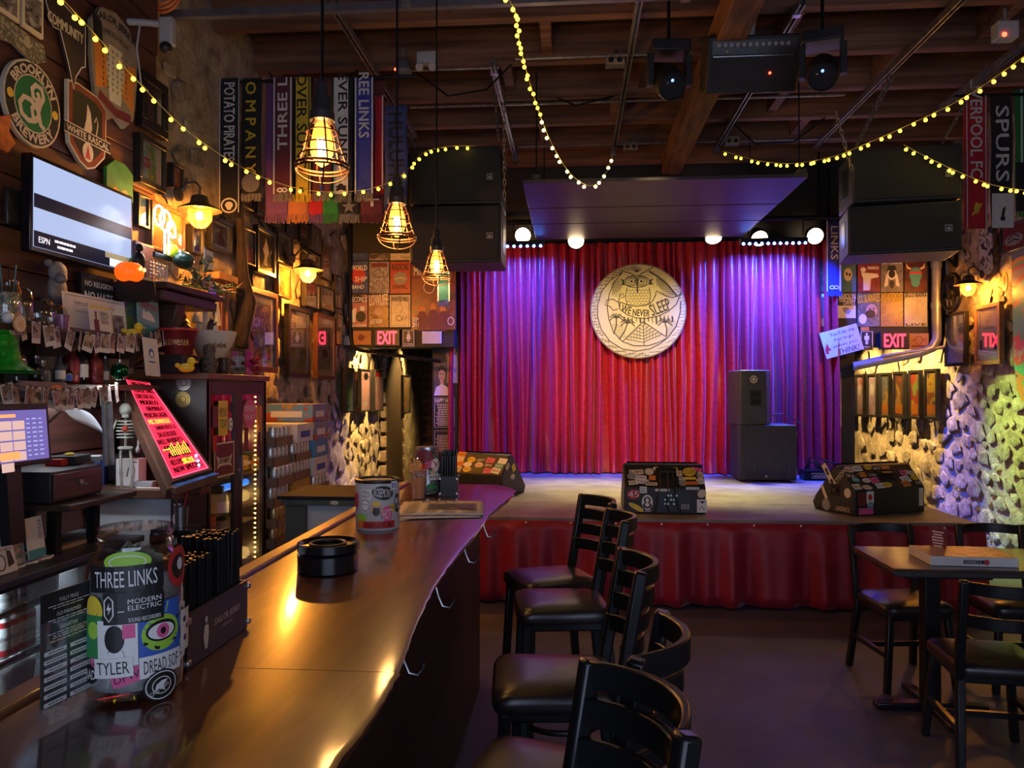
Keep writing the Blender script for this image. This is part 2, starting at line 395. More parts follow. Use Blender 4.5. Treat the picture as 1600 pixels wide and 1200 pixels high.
# rubble stones set in the walls, each its own piece
svar = []
for k in range(12):
    q = random.Random(100 + k); n = q.randint(6, 8); mb = MB(); rr = [q.uniform(.6, 1.1) for _ in range(n)]
    vs = []
    for fr, h in ((1.1, -.3), (.84, .2), (.45, .3)):
        for i in range(n):
            t = 2 * PI * i / n + .2 * math.sin(i * 3.1 + k); vs.append((rr[i] * fr * math.cos(t) * 1.15, rr[i] * fr * math.sin(t) * .85, h + q.uniform(-.05, .05)))
    vs.append((0, 0, .33)); fs = []
    for j in (0, 1):
        for i in range(n): fs.append((j * n + i, j * n + (i + 1) % n, (j + 1) * n + (i + 1) % n, (j + 1) * n + i))
    for i in range(n): fs.append((2 * n + i, 2 * n + (i + 1) % n, 3 * n))
    svar.append(mb.add(vs, fs).mesh('stone', STONE, True, 50))
def stones(parent, X, Wf, ya, yb, za, zb, N, rmin, rmax, seed):
    q = random.Random(seed); put = []; tries = 0
    while len(put) < N and tries < 9000:
        tries += 1; y = q.uniform(ya, yb); z = q.uniform(za, zb); r = q.uniform(rmin, rmax) * (1 if tries < 3000 else .75)
        if 5.2 < y < 5.85 and z > 2.6 and X < 0: continue
        if any((y - a) ** 2 + (z - b) ** 2 < ((r + c) * .93) ** 2 for a, b, c in put): continue
        put.append((y, z, r))
        link('stone', svar[len(put) % 12], parent, Wf((X, y, z), q.uniform(-.5, .5)) @ Matrix.Diagonal((r, r, min(r, .085) * q.uniform(.1, .4), 1)))
stones(wall_left, XL - .015, wallL, 4.75, 9.0, .35, 3.7, 190, .06, .19, 5)
stones(wall_left, XL - .015, wallL, 9.0, 10.4, .2, 2.1, 60, .07, .13, 6)
stones(wall_right, XR + .015, wallR, 6.7, 9.0, .1, 3.4, 215, .045, .15, 7)
stones(wall_right, XR + .015, wallR, 9.0, 12.6, .2, 2.1, 80, .09, .16, 8)
# dark board cladding behind the bar
z = 0.0
while z < ZC - .1:
    h = .215 + .03 * math.sin(z * 17); d = .03 + .008 * math.sin(z * 31)
    MB().box(XL - .08, XL + d, Y0, 4.56, z + .004, z + h - .004).build('plank', PLANKM, wall_left, bev=.004); z += h
# bulkheads over the two passages, wall behind the stage
struct('wall_bulkhead_left', MB().box(XL, -1.36, YBL, YB + .12, 2.1, ZC - .01), BLKWALL)
struct('wall_bulkhead_right', MB().box(2.93, XR, YB, YB + .12, 2.09, ZC - .01), BLKWALL)
struct('wall_stage', MB().box(-1.62, 3.12, YB + .1, YB + .2, 0, ZC - .01), BLKWALL)
struct('wall_passage_left', MB().box(-1.62, -1.5, YB + .2, Y1, 0, 2.5), BLKWALL)
struct('wall_passage_right', MB().box(3.0, 3.1, YB + .2, Y1, 0, 2.5), BLKWALL)
struct('ceiling_passage_left', MB().box(XL, -1.36, YB + .12, Y1, 2.45, 2.5), BLKWALL)
struct('ceiling_passage_right', MB().box(2.93, XR, YB + .12, Y1, 2.45, 2.5), BLKWALL)
wb = struct('wall_back', MB().box(XL - .2, XR + .2, Y1 - .02, Y1 + .1, 0, ZC), mat('brick_joint', (.12, .09, .06), .9))
bm = MB().box(-.1, .1, -.02, .02, -.032, .032).mesh('brick', BRICKM, False)
for r in range(28):
    for c in range(6): link('brick', bm, wb, T(XL + .06 + .22 * c + (.11 if r % 2 else 0), Y1 - .03, .06 + r * .075))
# front wall with the street windows behind the viewer
wf = MB(); wf.box(XL, XR, Y0 - .12, Y0, 0, .6); wf.box(XL, XR, Y0 - .12, Y0, 2.9, ZC); wf.box(XL, -1.6, Y0 - .12, Y0, .6, 2.9); wf.box(3.4, XR, Y0 - .12, Y0, .6, 2.9)
struct('wall_front', wf, BLKWALL)
wn = MB()
for x in (-1.58, .06, 1.72, 3.38): wn.box(x - .03, x + .03, Y0 - .1, Y0 - .02, .6, 2.9)
for zz in (.63, 2.2, 2.87): wn.box(-1.6, 3.4, Y0 - .1, Y0 - .02, zz - .03, zz + .03)
struct('window_1', wn, BLKMET)

# ================================================================ STAGE
ZS, YS = .64, 5.8
SX0, SX1 = -1.3, 2.92
DECKSURF = mat('worn_stage_deck', (.2, .19, .175), .42, var=.3, scale=5, detail=7)
st = thing('stage', 'low black stage with worn grey deck in front of red curtain', 'stage', T(0, 0, 0))
MB().box(SX0 + .04, SX1 - .04, YS + .06, YB + .08, 0, ZS - .03).build('platform', BLKWALL, st)
for a, b in ((YS, 6.62), (6.62, 7.84), (7.84, YB + .09)): MB().box(SX0, SX1, a + .003, b - .003, ZS - .03, ZS).build('deck_panel', DECKSURF, st, bev=.004)
SKIRT = mat('maroon_skirt_cloth', (.32, .012, .03), .5, var=.15, scale=14, sheen=.3)
def skirt_pt(s):             # along the front, round the corner, back along the side
    L = SX1 - SX0
    return (SX0 + s, YS - .03, 0, -1) if s < L else (SX1 + .03, YS - .03 + (s - L), 1, 0)
def skirt(u, v):
    s = u * (SX1 - SX0 + 1.6); x, y, nx, ny = skirt_pt(s)
    p = (.5 + .5 * math.sin(s * 14 + 1.7 * math.sin(s * 2.3))) ** 2 * .075 + .03 * math.sin(s * 31)
    k = (1 - v) ** .7; return (x + nx * p * k, y + ny * p * k, .018 + v * (ZS - .035))
sk = MB().grid(skirt, 420, 8).build('stage_skirt', SKIRT); tag(sk, 'pleated maroon cloth skirt hanging along the stage front', 'stage skirt')
md = sk.modifiers.new('thickness', 'SOLIDIFY'); md.thickness = .004
pin = mat('pin_white', (.9, .9, .88), .4, var=0)
for i in range(13):
    x = SX0 + .28 + i * .335; MB().ball((x, YS - .038, ZS - .03), .008, 8, 6).build('pin', pin, sk)

# curtain
VELVET = mat('red_satin_velvet', (.42, .012, .02), .34, var=.25, scale=30, sheen=.3, spec=.5)
b = VELVET.node_tree.nodes['Principled BSDF']; b.inputs['Sheen Tint'].default_value = (1, .4, .5, 1)
cw = [(-1.44, -.35), (-.38, .78), (.74, 1.9), (1.86, 2.97)]
ct = thing('stage_curtain', 'floor length red velvet curtain gathered across the back of the stage', 'curtain', T(0, 0, 0))
for k, (xa, xb) in enumerate(cw):
    q = random.Random(40 + k); ph = []; s = 0
    while s < 1: wd_ = q.uniform(.045, .13); ph.append((s, wd_, q.uniform(.45, 1), q.uniform(-.02, .02))); s += wd_
    def cf(u, v, xa=xa, xb=xb, ph=ph, k=k):
        for s0, wd_, am, dr in reversed(ph):
            if u >= s0: break
        t = (u - s0) / wd_; t += .09 * math.sin(v * 4 + s0 * 40); fold = max(0, math.sin(PI * max(0, min(1, t)))) ** .9 * am
        x = xa + (xb - xa) * u; top = v
        n1 = noise.noise(Vector((x * 3.1, v * 1.3, k))) ; n2 = noise.noise(Vector((x * 14, v * 2.2, k + 5)))
        d = .16 * fold * (.6 + .4 * (1 - top)) + .07 * n1 * (1 - .5 * top) + .014 * n2
        x += 2.2 * dr * (1 - v) + .018 * n1 * math.sin(v * 5) + .012 * noise.noise(Vector((x * 9, v * 3.4, 7.7)))
        if v < .05: d += .05 * (1 - v / .05) * (.4 + fold)
        return (x, YB + .02 - d - (.02 if k % 2 else 0), ZS + .012 + v * (3.3 - ZS))
    MB().grid(cf, 300, 40).build('curtain_panel', VELVET, ct)
MB().tube([(-1.46, YB + .03, 3.32), (3.0, YB + .03, 3.32)], .022, 10).build('curtain_rod', BLKMET, ct)

# plank cloud over the stage
CLOUD = mat('black_painted_planks', (.032, .026, .026), .5, var=.35, scale=4, stretch=(.4, 4, 1))
zc = 3.29
cl = thing('plank_cloud', 'dark painted plank canopy hung flat above the stage', 'ceiling panel', T(0, 0, 0))
ys = [onZ(1030, p, zc).y for p in (281, 322, 347, 372)]
for a, b in zip(ys, ys[1:]): MB().box(-.41, 1.86, a + .012, b - .012, zc, zc + .03).build('plank', CLOUD, cl, bev=.004)
for x in (-.3, 1.83): MB().box(x - .03, x + .03, ys[0] + .05, ys[-1] - .05, zc + .03, zc + .08).build('batten', CLOUD, cl)
for x in (-.3, 1.83):
    for y in (ys[0] + .15, ys[-1] - .5): MB().tube([(x, y, zc + .06), (x, y, 4.25)], .006, 6).build('hanger', BLKMET, cl)

# ---- owl disc
ow = thing('owl_disc', 'round cream disc sign with inked owl, moon and pyramid hung on the curtain', 'sign', wallB(onY(997, 486, YB - .16)))
rO = 73.5 / 1200 * (YB - .16)
DISC = mat('cream_disc', (.70, .60, .20), .5, var=.08, scale=3); DINK = mat('brown_ink', (.05, .035, .012), .6, var=0)
MB().cyl(rO, -.02, 0, 64).build('disc', DISC, ow, bev=.004)
s_ = rO / 480.0                                     # drawing units: 1200 crop, disc radius 480 centred 580,583
def O(pts): return [((x - 580) * s_, (583 - y) * s_) for x, y in pts]
sh = []
def ol(pts, wd): sh.append(('l', O(pts), wd * s_))
def oc(pts, wd): sh.append(('c', O(pts), wd * s_))
def op(pts): sh.append(('p', O(pts)))
def oe(cx, cy, r, r2=None): sh.append(('e', (cx - 580) * s_, (583 - cy) * s_, r * s_, (r2 or r) * s_))
def oring(cx, cy, r, wd, r2=None): sh.append(('o', (cx - 580) * s_, (583 - cy) * s_, r * s_, (r2 or r) * s_, wd * s_))
oring(580, 583, 474, 6)
# crescent: outer arc and inner arc
ol([(420, 190), (300, 270), (215, 380), (172, 520), (172, 640), (210, 770), (300, 890), (420, 965), (560, 990), (700, 965), (800, 915), (880, 850)], 9)
ol([(420, 195), (340, 290), (290, 410), (270, 540), (285, 660), (330, 790), (420, 890), (540, 935), (680, 935), (790, 900), (880, 850)], 9)
ol([(690, 180), (790, 245), (880, 325), (940, 400), (970, 440)], 16); ol([(1005, 490), (1000, 600), (960, 740), (880, 850)], 11)
# hatching
for i in range(46):
    t = R(95 + i * 4.1); r0 = 455 - 12 * (i % 3); cx, cy = 580 + r0 * math.cos(t), 583 - r0 * math.sin(t)
    ol([(cx - 26, cy + 3), (cx + 26 + 8 * (i % 2), cy - 2)], 5); ol([(cx, cy - 16), (cx + 3, cy + 18)], 4)
for i in range(26):
    t = R(-72 + i * 4.2); r0 = 440 + 10 * (i % 3); cx, cy = 580 + r0 * math.cos(t), 583 - r0 * math.sin(t)
    ol([(cx - 28, cy), (cx + 18, cy - 4)], 4)
for i in range(10): ol([(770 + 17 * i, 235 + 16 * i), (770 + 17 * i, 330 + 11 * i)], 5); ol([(760 + 8 * i, 270 + 17 * i), (850 + 11 * i, 262 + 18 * i)], 5)
for i in range(9): ol([(300 + 5 * i, 300 + 16 * i), (395 + 3 * i, 290 + 17 * i)], 4); ol([(330 + 12 * i, 270 - 3 * i), (318 + 12 * i, 430 - 10 * i)], 4)
# owl head
for cx in (515, 612): oring(cx, 283, 58, 9, 48); oring(cx, 283, 32, 8); oe(cx, 283, 14)
oring(565, 285, 128, 7, 62)
ol([(385, 165), (450, 185), (520, 205), (565, 250), (572, 400)], 9); ol([(740, 135), (680, 170), (610, 205), (575, 250), (578, 400)], 9)
for i in range(9): a = R(30 + 15 * i); ol([(568, 190), (568 + 62 * math.cos(a), 190 - 55 * math.sin(a))], 5)
op([(405, 255), (445, 270), (450, 320), (405, 320), (425, 290)]); op([(735, 255), (690, 270), (690, 320), (735, 315), (712, 290)])
ol([(470, 345), (452, 430), (470, 520)], 8); ol([(690, 345), (706, 430), (690, 510)], 8)
for r_ in range(6):
    for c_ in range(7):
        x = 478 + c_ * 33 + (16 if r_ % 2 else 0); y = 365 + r_ * 28
        ol([(x - 15, y), (x - 8, y + 14), (x + 8, y + 14), (x + 15, y)], 5)
# banner
ol([(400, 490), (470, 520), (560, 535), (660, 525), (720, 490), (752, 430), (765, 380), (800, 400), (860, 435), (920, 450), (980, 435), (1015, 395)], 10)
ol([(395, 560), (470, 620), (560, 652), (660, 660), (770, 640), (880, 590), (960, 520), (1015, 395)], 10); ol([(400, 490), (395, 560)], 9)
ol([(395, 560), (385, 480), (400, 420), (430, 400), (440, 440), (410, 450)], 9); ol([(390, 500), (330, 460), (265, 470), (250, 520), (300, 535), (330, 575), (380, 560)], 9)
for i in range(13): ol([(440 + 40 * i, 640 + 10 * math.sin(i * .5)), (445 + 40 * i, 690 + 14 * (i % 3))], 17 - (i % 4) * 3)
# pyramid
ol([(630, 690), (420, 895)], 9); ol([(630, 690), (850, 840)], 9); ol([(630, 690), (640, 930)], 7)
for i in range(1, 7): 
    k = i / 7; ol([(630 - 210 * k, 690 + 205 * k), (630 + 5 * k, 715 + 215 * k)], 6); ol([(630 + 5 * k, 715 + 215 * k), (630 + 220 * k, 690 + 150 * k)], 6)
    for j in range(1, i): a = j / i; ol([(630 - 210 * k * a, 690 + 215 * k - 8 * a), (630 - 210 * k * a - 4, 690 + 215 * k - 34)], 5); ol([(630 + 220 * k * a, 712 + 205 * k - 50 * k * a), (630 + 220 * k * a + 4, 682 + 205 * k - 50 * k * a)], 5)
# palms and water
for cx, cy, tx, ty in ((362, 650, 335, 815), (475, 705, 390, 870), (850, 700, 860, 850)):
    ol([(cx, cy), ((cx + tx) / 2 + 12, (cy + ty) / 2), (tx, ty)], 12)
    for a in (-160, -200, -235, -20, 15, 50, 95): ol([(cx, cy), (cx + 40 * math.cos(R(a)), cy - 30 * math.sin(R(a)) - 14), (cx + 76 * math.cos(R(a)), cy - 58 * math.sin(R(a)) + 14)], 11)
for i in range(9): ol([(310 + i * 8, 720 + i * 16), (420 + i * 5, 716 + i * 16)], 3); ol([(900 - i * 6, 690 + i * 17), (985 - i * 12, 694 + i * 17)], 3)
draw(ow, 'ink_drawing', DINK, sh, .0015)
for s, x, y, wd, h, ro in (('WE', 462, 565, 100, 74, -.3), ('NEVER', 612, 602, 170, 66, -.06), ('SLEEP', 800, 545, 205, 120, .38)):
    text(ow, s, DINK, (x - 580) * s_, (583 - y) * s_, wd * s_, h * s_, .003, ro, bold=.0025)
for sx in (-1, 1): MB().tube([(sx * .17, rO * .95, -.01), (sx * .2, rO + .2, -.03)], .004, 6).build('cord', BLKMET, ow)
# ================================================================ STAGE GEAR
CABM = mat('black_speaker_paint', (.02, .02, .021), .5, var=.3, scale=60, bump=.15); GRILLE = mat('speaker_grille', (.016, .016, .017), .55, .3, var=.4, scale=220, bump=.3)
def pa_box(parent_M, w, h, d, label, group):
    t = thing('hanging_speaker', label, 'speaker', parent_M, group)
    MB().box(-w / 2, w / 2, 0, d, -h / 2, h / 2).build('cabinet', CABM, t, bev=.012)
    MB().box(-w / 2 + .02, w / 2 - .02, -.012, .0, -h / 2 + .02, h / 2 - .02).build('grille', GRILLE, t, bev=.006)
    b = MB().box(w / 2 - .12, w / 2 - .07, -.017, -.0125, -.045, .005).build('badge', GRY, t)
    draw(b, 'badge_print', BLK, [('r', -.019, -.019, .019, .019)], .0, M=basis((w / 2 - .095, -.0175, -.02), (1, 0, 0), (0, 0, 1)))
    draw(b, 'badge_print', WHT, [('p', [(-.014, -.013), (.002, .014), (.006, .014), (-.006, -.013)]), ('p', [(.004, -.013), (.008, .002), (.013, -.013)]), ('r', -.004, -.006, .012, -.003)], .0004, M=basis((w / 2 - .095, -.0175, -.02), (1, 0, 0), (0, 0, 1)))
    for sx in (-1, 1): MB().box(sx * w / 2 - .004, sx * w / 2 + .004, d * .3, d * .7, -h * .28, h * .28).build('side_plate', BLKMET, t, bev=.003)
    return t
def chain(name, pts, label, link_len=.055, r=.0065, parent=None, group=None):
    P = [Vector(p) for p in pts]; t = thing(name, label, 'chain', Matrix.Translation(P[0]), group)
    one = MB(); one.tube([(.011 * math.cos(a), 0, .5 * link_len * math.sin(a) * 1.15) for a in [2 * PI * i / 10 for i in range(10)]], r * .62, 5, True)
    me = one.mesh('link', GALV)
    k = 0
    for a, b in zip(P, P[1:]):
        n = max(1, int((b - a).length / (link_len * .8))); q = (b - a).to_track_quat('Z', 'Y').to_matrix().to_4x4()
        for i in range(n):
            link('link', me, t, Matrix.Translation(a + (b - a) * ((i + .5) / n) - P[0]) @ q @ Matrix.Rotation(PI / 2 * (k % 2), 4, 'Z')); k += 1
    return t
yl = 6.35
a = onY(640, 229, yl); b_ = onY(783, 318, yl); c_ = onY(783, 410, yl); W = b_.x - a.x
pa_box(T((a.x + b_.x) / 2, yl, (a.z + b_.z) / 2 - .003), W, a.z - b_.z - .012, .5, 'upper black speaker cabinet hung beside the football scarves', 'hanging main speakers')
pa_box(T((a.x + b_.x) / 2, yl, (c_.z + b_.z) / 2 - .003), W, b_.z - c_.z - .012, .5, 'lower black speaker cabinet hung above the small far pendant lamp', 'hanging main speakers')
ry = 6.05
a2 = onY(1335, 229, ry); b2 = onY(1500, 313, ry); c2 = onY(1500, 394, ry); W2 = b2.x - a2.x
pa_box(T((a2.x + b2.x) / 2, ry, (a2.z + b2.z) / 2, rz=-.12), W2, a2.z - b2.z - .01, .5, 'upper black speaker cabinet hung beside the red hanging scarf', 'hanging main speakers')
pa_box(T((a2.x + b2.x) / 2 - .01, ry + .03, (c2.z + b2.z) / 2 + .0, rz=-.2), W2 + .02, b2.z - c2.z - .012, .5, 'lower black speaker cabinet hung above the posters by the men sign', 'hanging main speakers')
for nm, x0, y0, z0, x1, lab in (('a', a.x + .03, yl + .1, a.z, -1.6, 'bundle of galvanised chain above the speaker by the scarves'), ('b', b_.x - .02, yl + .08, a.z, -.66, 'galvanised chain hanging down the inner side of the speaker by the string light swag'),
                               ('c', a2.x + .06, ry + .15, a2.z, 2.52, 'looped galvanised chain above the speaker cabinet by the blue stage light bar'), ('d', b2.x - .1, ry + .15, a2.z, 3.2, 'galvanised chain on the strut beside the red hanging scarf')):
    chain('chain', [(x1, y0 + .1, 4.12), (x0, y0, z0 + .03), (x1 + .03, y0 + .12, 4.1)] if nm in 'ac' else [(x1, y0, 4.12), (x0, y0 - .1, z0 + .03)], lab, group='speaker chains')
chain('chain', [(b_.x + .025, yl - .02, 4.0), (b_.x + .03, yl - .02, 3.45), (b_.x + .03, yl - .02, 3.2)], 'slack chain end dangling off the corner of the speaker by the scarves', group='speaker chains')
chain('chain', [(a2.x - .12, ry + .05, 3.75), (a2.x + .0, ry + .05, 3.3)], 'slack chain end dangling in front of the speaker by the blue light bar', group='speaker chains')

# ---- floor monitors
WEDGE = [(0, 0), (0, .2), (.15, .37), (.2, .375), (.46, .06), (.43, 0)]
STK = [('r', 'c', 'k'), ('e', 'c', 'r'), ('r', 'w', 'k'), ('e', 'y', 'k'), ('r', 'k', 'w'), ('r', 'o', 'k'), ('e', 'k', 'w'), ('r', 't', 'w'), ('e', 'w', 'r'), ('r', 'p', 'k')]
def wedge(M, w, label):
    t = thing('floor_monitor', label, 'stage monitor', M, 'stage monitors')
    MB().prism(WEDGE, -w / 2, w / 2, basis((0, 0, 0), (0, 1, 0), (0, 0, 1))).build('cabinet', CABM, t, bev=.01)
    MB().add([(-w / 2 + .03, .21, .375), (w / 2 - .03, .21, .375), (w / 2 - .03, .455, .08), (-w / 2 + .03, .455, .08)], [(0, 1, 2, 3)], T(0, .012, .009)).build('grille', GRILLE, t)
    return t
def face_low(): return basis((0, -.001, .1), (1, 0, 0), (0, 0, 1))
def face_up(): return basis((0, .074, .286), (1, 0, 0), (0, .15, .17))
def face_side(w, s):
    return basis((s * (w / 2 + .001), .2, .17), (0, s, 0), (0, 0, 1))
def recess(t, FM, x, y, wd, h, nm='handle_recess'):
    o = MB().box(-wd / 2, wd / 2, -h / 2, h / 2, 0, .003).build(nm, mat('recess_black', (.004, .004, .004), .7, var=.1), t, FM @ T(x, y, 0), bev=.001)
    MB().tube([(-wd * .28, 0, .004), (wd * .28, 0, .004)], h * .16, 8).build('grip', BLACK, o)
    return o
p = onZ(1039, 803, ZS); w1 = (1101 - 977) / 1200 * p.y
wm = wedge(T(p.x, p.y, ZS), w1, 'sticker covered stage monitor standing at the middle of the stage edge')
U, LO = face_up(), face_low()
recess(wm, U, .02, .03, .16, .1)
k = w1 / 124
for i, (x, y, wd, h, kd, c, tx, tc, ro) in enumerate([(-42, 8, 22, 9, 'r', 'c', 'UP!', 'k', .05), (-22, 9, 14, 13, 'e', 'c', None, 'k', 0), (-50, 0, 13, 12, 'e', 'G', None, 'k', 0), (-38, -2, 22, 8, 'r', 'w', 'WONT', 'k', -.06), (-34, -10, 20, 8, 'r', 'w', 'TX23', 'k', -.06),
        (-18, -3, 10, 9, 'r', 'o', None, 'k', 0), (-48, -12, 14, 8, 'r', 'c', 'AMP', 't', .1), (-20, -14, 18, 6, 'r', 'c', 'TREBLE', 'k', -.05), (0, 14, 26, 5, 'r', 'y', 'LOUD LOUD', 'k', 0), (-11, 15, 10, 7, 'e', 'w', None, 'k', 0), (18, 14, 10, 8, 'e', 'y', '*', 'k', 0),
        (40, 9, 21, 16, 'e', 'y', 'GOLDEN', 'k', .1), (24, 6, 9, 11, 'r', 'c', 'T', 'r', 0), (52, 14, 16, 7, 'r', 'p', None, 'k', -.2), (56, 2, 10, 16, 'e', 'c', 'BAD', 'k', 0), (28, -4, 11, 6, 'r', 'c', 'NO', 'k', 0), (28, -12, 12, 11, 'e', 'G', None, 'k', 0), (41, -12, 22, 6, 'r', 'o', 'ORANGE', 'r', .03), (55, -9, 12, 9, 'r', 'w', 'SEX', 'k', 0), (40, -3, 18, 5, 'r', 'y', None, 'k', 0)]):
    sticker(wm, U, x * k, y * k * 1.0 - .005, wd * k, h * k, kd, c, tx, tc, ro, i % 3)
sticker(wm, LO, -.02, .085, .11, .02, 'r', 'w', None)
SLO = [(-48, 10, 20, 15, 'e', 'r', '45', 'w', .05), (-33, 17, 11, 10, 'r', 'w', 'SC', 'k', 0), (-27, -2, 17, 23, 'e', 'w', None, 'k', 0), (-44, -10, 26, 8, 'e', 'y', None, 'k', -.5), (-26, -15, 9, 4, 'r', 'G', None, 'w', 0), (42, 20, 20, 4, 'r', 'w', 'PUNCTURE', 'k', 0), (56, 12, 14, 12, 'e', 'c', None, 'r', .7), (56, -7, 15, 20, 'r', 'w', None, 'k', 0)]
for i, (x, y, wd, h, kd, c, tx, tc, ro) in enumerate(SLO):
    o = sticker(wm, LO, x * k, y * k, wd * k, h * k, kd, c, tx, tc, ro, i % 3, th=.62,
                art=[('k', [('e', 0, .25, .62, .5), ('e', 0, -.45, .8, .4)]), ('w', [('e', 0, .25, .3, .34), ('e', 0, -.35, .4, .25)])] if i == 2 else [('k', [('p', [(-.6, .75), (.7, .75), (.1, .35)]), ('l', [(-.5, -.6), (0, 0), (.5, -.6)], .12)])] if i == 7 else None)
cp = MB().box(-.05 * 1, .2, -.075, .07, 0, .004).build('connector_panel', mat('panel_black', (.006, .006, .007), .4), wm, LO @ T(.0, 0, 0))
for i in range(14): MB().cyl(.008, 0, .02, 8, T(.0 + (i % 5) * .022, .045 - (i // 5) * .032, 0)).build('knob', STEEL if i % 3 else BLACK, cp)
for i in range(3): MB().box(.125 + i * .022, .14 + i * .022, -.06, -.02, .003, .012).build('socket', GRY, cp)
for i, xs in enumerate((-.03, .03, .07)): MB().tube([(xs, .09, .33), (xs - .005, -.012, .24), (xs + (.0, .01, .06)[i] - .03, -.02, .1 - .03 * i), (xs - .05 + .06 * i, -.03, .02 - .015)], .005, 6).build('cable', BLACK, wm)
# the one by the wall, turned
p = onZ(1398, 806, ZS); w2 = .70
wm2 = wedge(T(p.x, p.y + .08, ZS, rz=.42), w2, 'sticker covered stage monitor turned sideways near the stone wall end of the stage')
recess(wm2, U, .05, .02, .18, .09)
q = random.Random(3)
for i in range(26):
    kd, c, tc = STK[i % 10]; x = -.3 + .1 * (i % 7) + q.uniform(-.02, .02); y = -.085 + .055 * (i // 7) + q.uniform(-.01, .01)
    if -.06 < x < .15 and y > -.03 and y < .07: continue
    sticker(wm2, U, x, y, q.uniform(.06, .1), q.uniform(.035, .06), kd, c, ('SKA', 'NWLIT', 'PUNK', 'XIT', None, 'DEEP', 'LOUD')[i % 7], tc, q.uniform(-.2, .2), i % 4)
for i, (x, y, wd, h, kd, c, tx, tc) in enumerate([(-.2, .04, .07, .09, 'r', 'w', None, 'r'), (-.2, -.02, .06, .05, 'e', 't', 'DJ', 'w'), (-.28, .03, .08, .1, 'r', 'm', None, 'w'), (-.24, -.065, .14, .05, 'r', 'p', None, 'w'), (.31, .02, .045, .14, 'r', 'c', None, 'k')]):
    sticker(wm2, LO, x, y, wd, h, kd, c, tx, tc, 0, i % 3, art=[('r', [('e', 0, 0, .6, .55)])] if i == 0 else None)
S2 = face_side(w2, -1)
recess(wm2, S2, .0, .01, .1, .09, 'side_handle')
sticker(wm2, S2, .05, .12, .17, .042, 'r', 'k', 'KYSON', 'c', .82, 0, th=.9, tw=.95); sticker(wm2, S2, -.0 + .13, .0, .07, .075, 'e', 'c', None); sticker(wm2, S2, .08, -.13, .15, .04, 'r', 'k', 'LANDRACE', 'c', 0, 1, th=.9, tw=.95)
sticker(wm2, S2, -.07, .12, .05, .2, 'r', 'c', None, 'k', .62, 1, art=[('k', [('r', -.6, -.8, .6, -.4), ('r', -.5, 0, .5, .6)])]); sticker(wm2, S2, -.12, -.02, .03, .12, 'r', 'c', None, 'k', .5, 2); sticker(wm2, S2, -.1, -.12, .09, .09, 'e', 'G', None)
# the one seen over the bar end
p = onZ(742, 775, ZS)
wm3 = wedge(T(p.x, p.y + .02, ZS, rz=-.42), .56, 'sticker covered stage monitor seen over the far end of the bar')
for i in range(16):
    kd, c, tc = STK[(i * 3) % 10]; sticker(wm3, U, -.22 + .11 * (i % 5) + q.uniform(-.02, .02), -.07 + .055 * (i // 5), .09, .06, kd, c, ('EBW', 'MIX', None, 'NO')[i % 4], tc, q.uniform(-.2, .2), i % 3)
S3 = face_side(.56, 1)
sticker(wm3, S3, .02, .08, .06, .07, 'r', 'y', None, 'k', .5); sticker(wm3, S3, .0, .0, .08, .05, 'e', 'c', None); sticker(wm3, S3, -.1, .1, .07, .05, 'r', 'c', 'LTD', 'k', .8)

# ---- subwoofer and speaker at the curtain
p0 = onZ(1156, 753, ZS); p1 = onZ(1243, 753, ZS); Wd = p1.x - p0.x; H = (753 - 666) / 1200 * p0.y
sb = thing('subwoofer', 'tall black subwoofer cabinet on casters standing on the stage', 'speaker', T((p0.x + p1.x) / 2, p0.y, ZS))
MB().box(-Wd / 2, Wd / 2, 0, .52, .02, H).build('cabinet', mat('carpeted_cabinet', (.033, .034, .033), .7, var=.25, scale=40, stretch=(1, 1, .2)), sb, bev=.008)
for z_ in (.1, H - .1):
    c_ = MB().cyl(.045, -.018, .018, 18, T(Wd / 2 + .045, .3, z_, rx=PI / 2)).build('caster', mat('caster_grey', (.2, .2, .19), .5), sb)
    MB().box(Wd / 2, Wd / 2 + .05, .27, .33, z_ - .02, z_ + .02).build('fork', BLKMET, c_)
sticker(sb, basis((0, -.001, 0), (1, 0, 0), (0, 0, 1)), -.02, .06, .0 + .03, .03, 'e', 'G')
for x in (-.2, .2): MB().box(x - .04, x + .04, .05, .5, 0, .022).build('skid', BLACK, sb)
q0 = onY(1151, 664, p0.y); q1 = onY(1207, 578, p0.y); w_ = q1.x - q0.x; h_ = q1.z - q0.z
sp = thing('speaker', 'black two way speaker standing on the subwoofer', 'speaker', T((q0.x + q1.x) / 2 + .04, p0.y + .02, ZS + H + .001, rz=.12))
SIDE = [(-w_ / 2, 0), (w_ / 2 - .09, 0), (w_ / 2, .14), (w_ / 2, .42), (-w_ / 2, .42)]
MB().prism(SIDE, 0, h_).build('cabinet', mat('grey_black_cabinet', (.05, .05, .052), .55, var=.2), sp, bev=.01)
FS = basis((-.045, -.001, h_ / 2), (1, 0, 0), (0, 0, 1)); hp = MB().box(-.06, .06, -.085, .075, 0, .004).build('handle', BLACK, sp, FS @ T(.02, .0, 0), bev=.002)
MB().box(-.042, .042, .02, .06, .004, .005).build('cup', mat('recess_black'), hp); MB().box(-.042, .042, -.06, -.02, .004, .005).build('cup', mat('recess_black'), hp)
sticker(sp, FS, .0, .19, .08, .08, 'e', 'c', None, art=[('k', [('e', 0, 0, .7, .7)]), ('c', [('e', 0, 0, .45, .5)])])
MB().tube([(w_ / 2, .1, .1), (w_ / 2 + .16, .1, .12), (w_ / 2 + .28, .08, .03), (w_ / 2 + .3, .0, -.02)], .006, 6).build('cable', BLACK, sp)
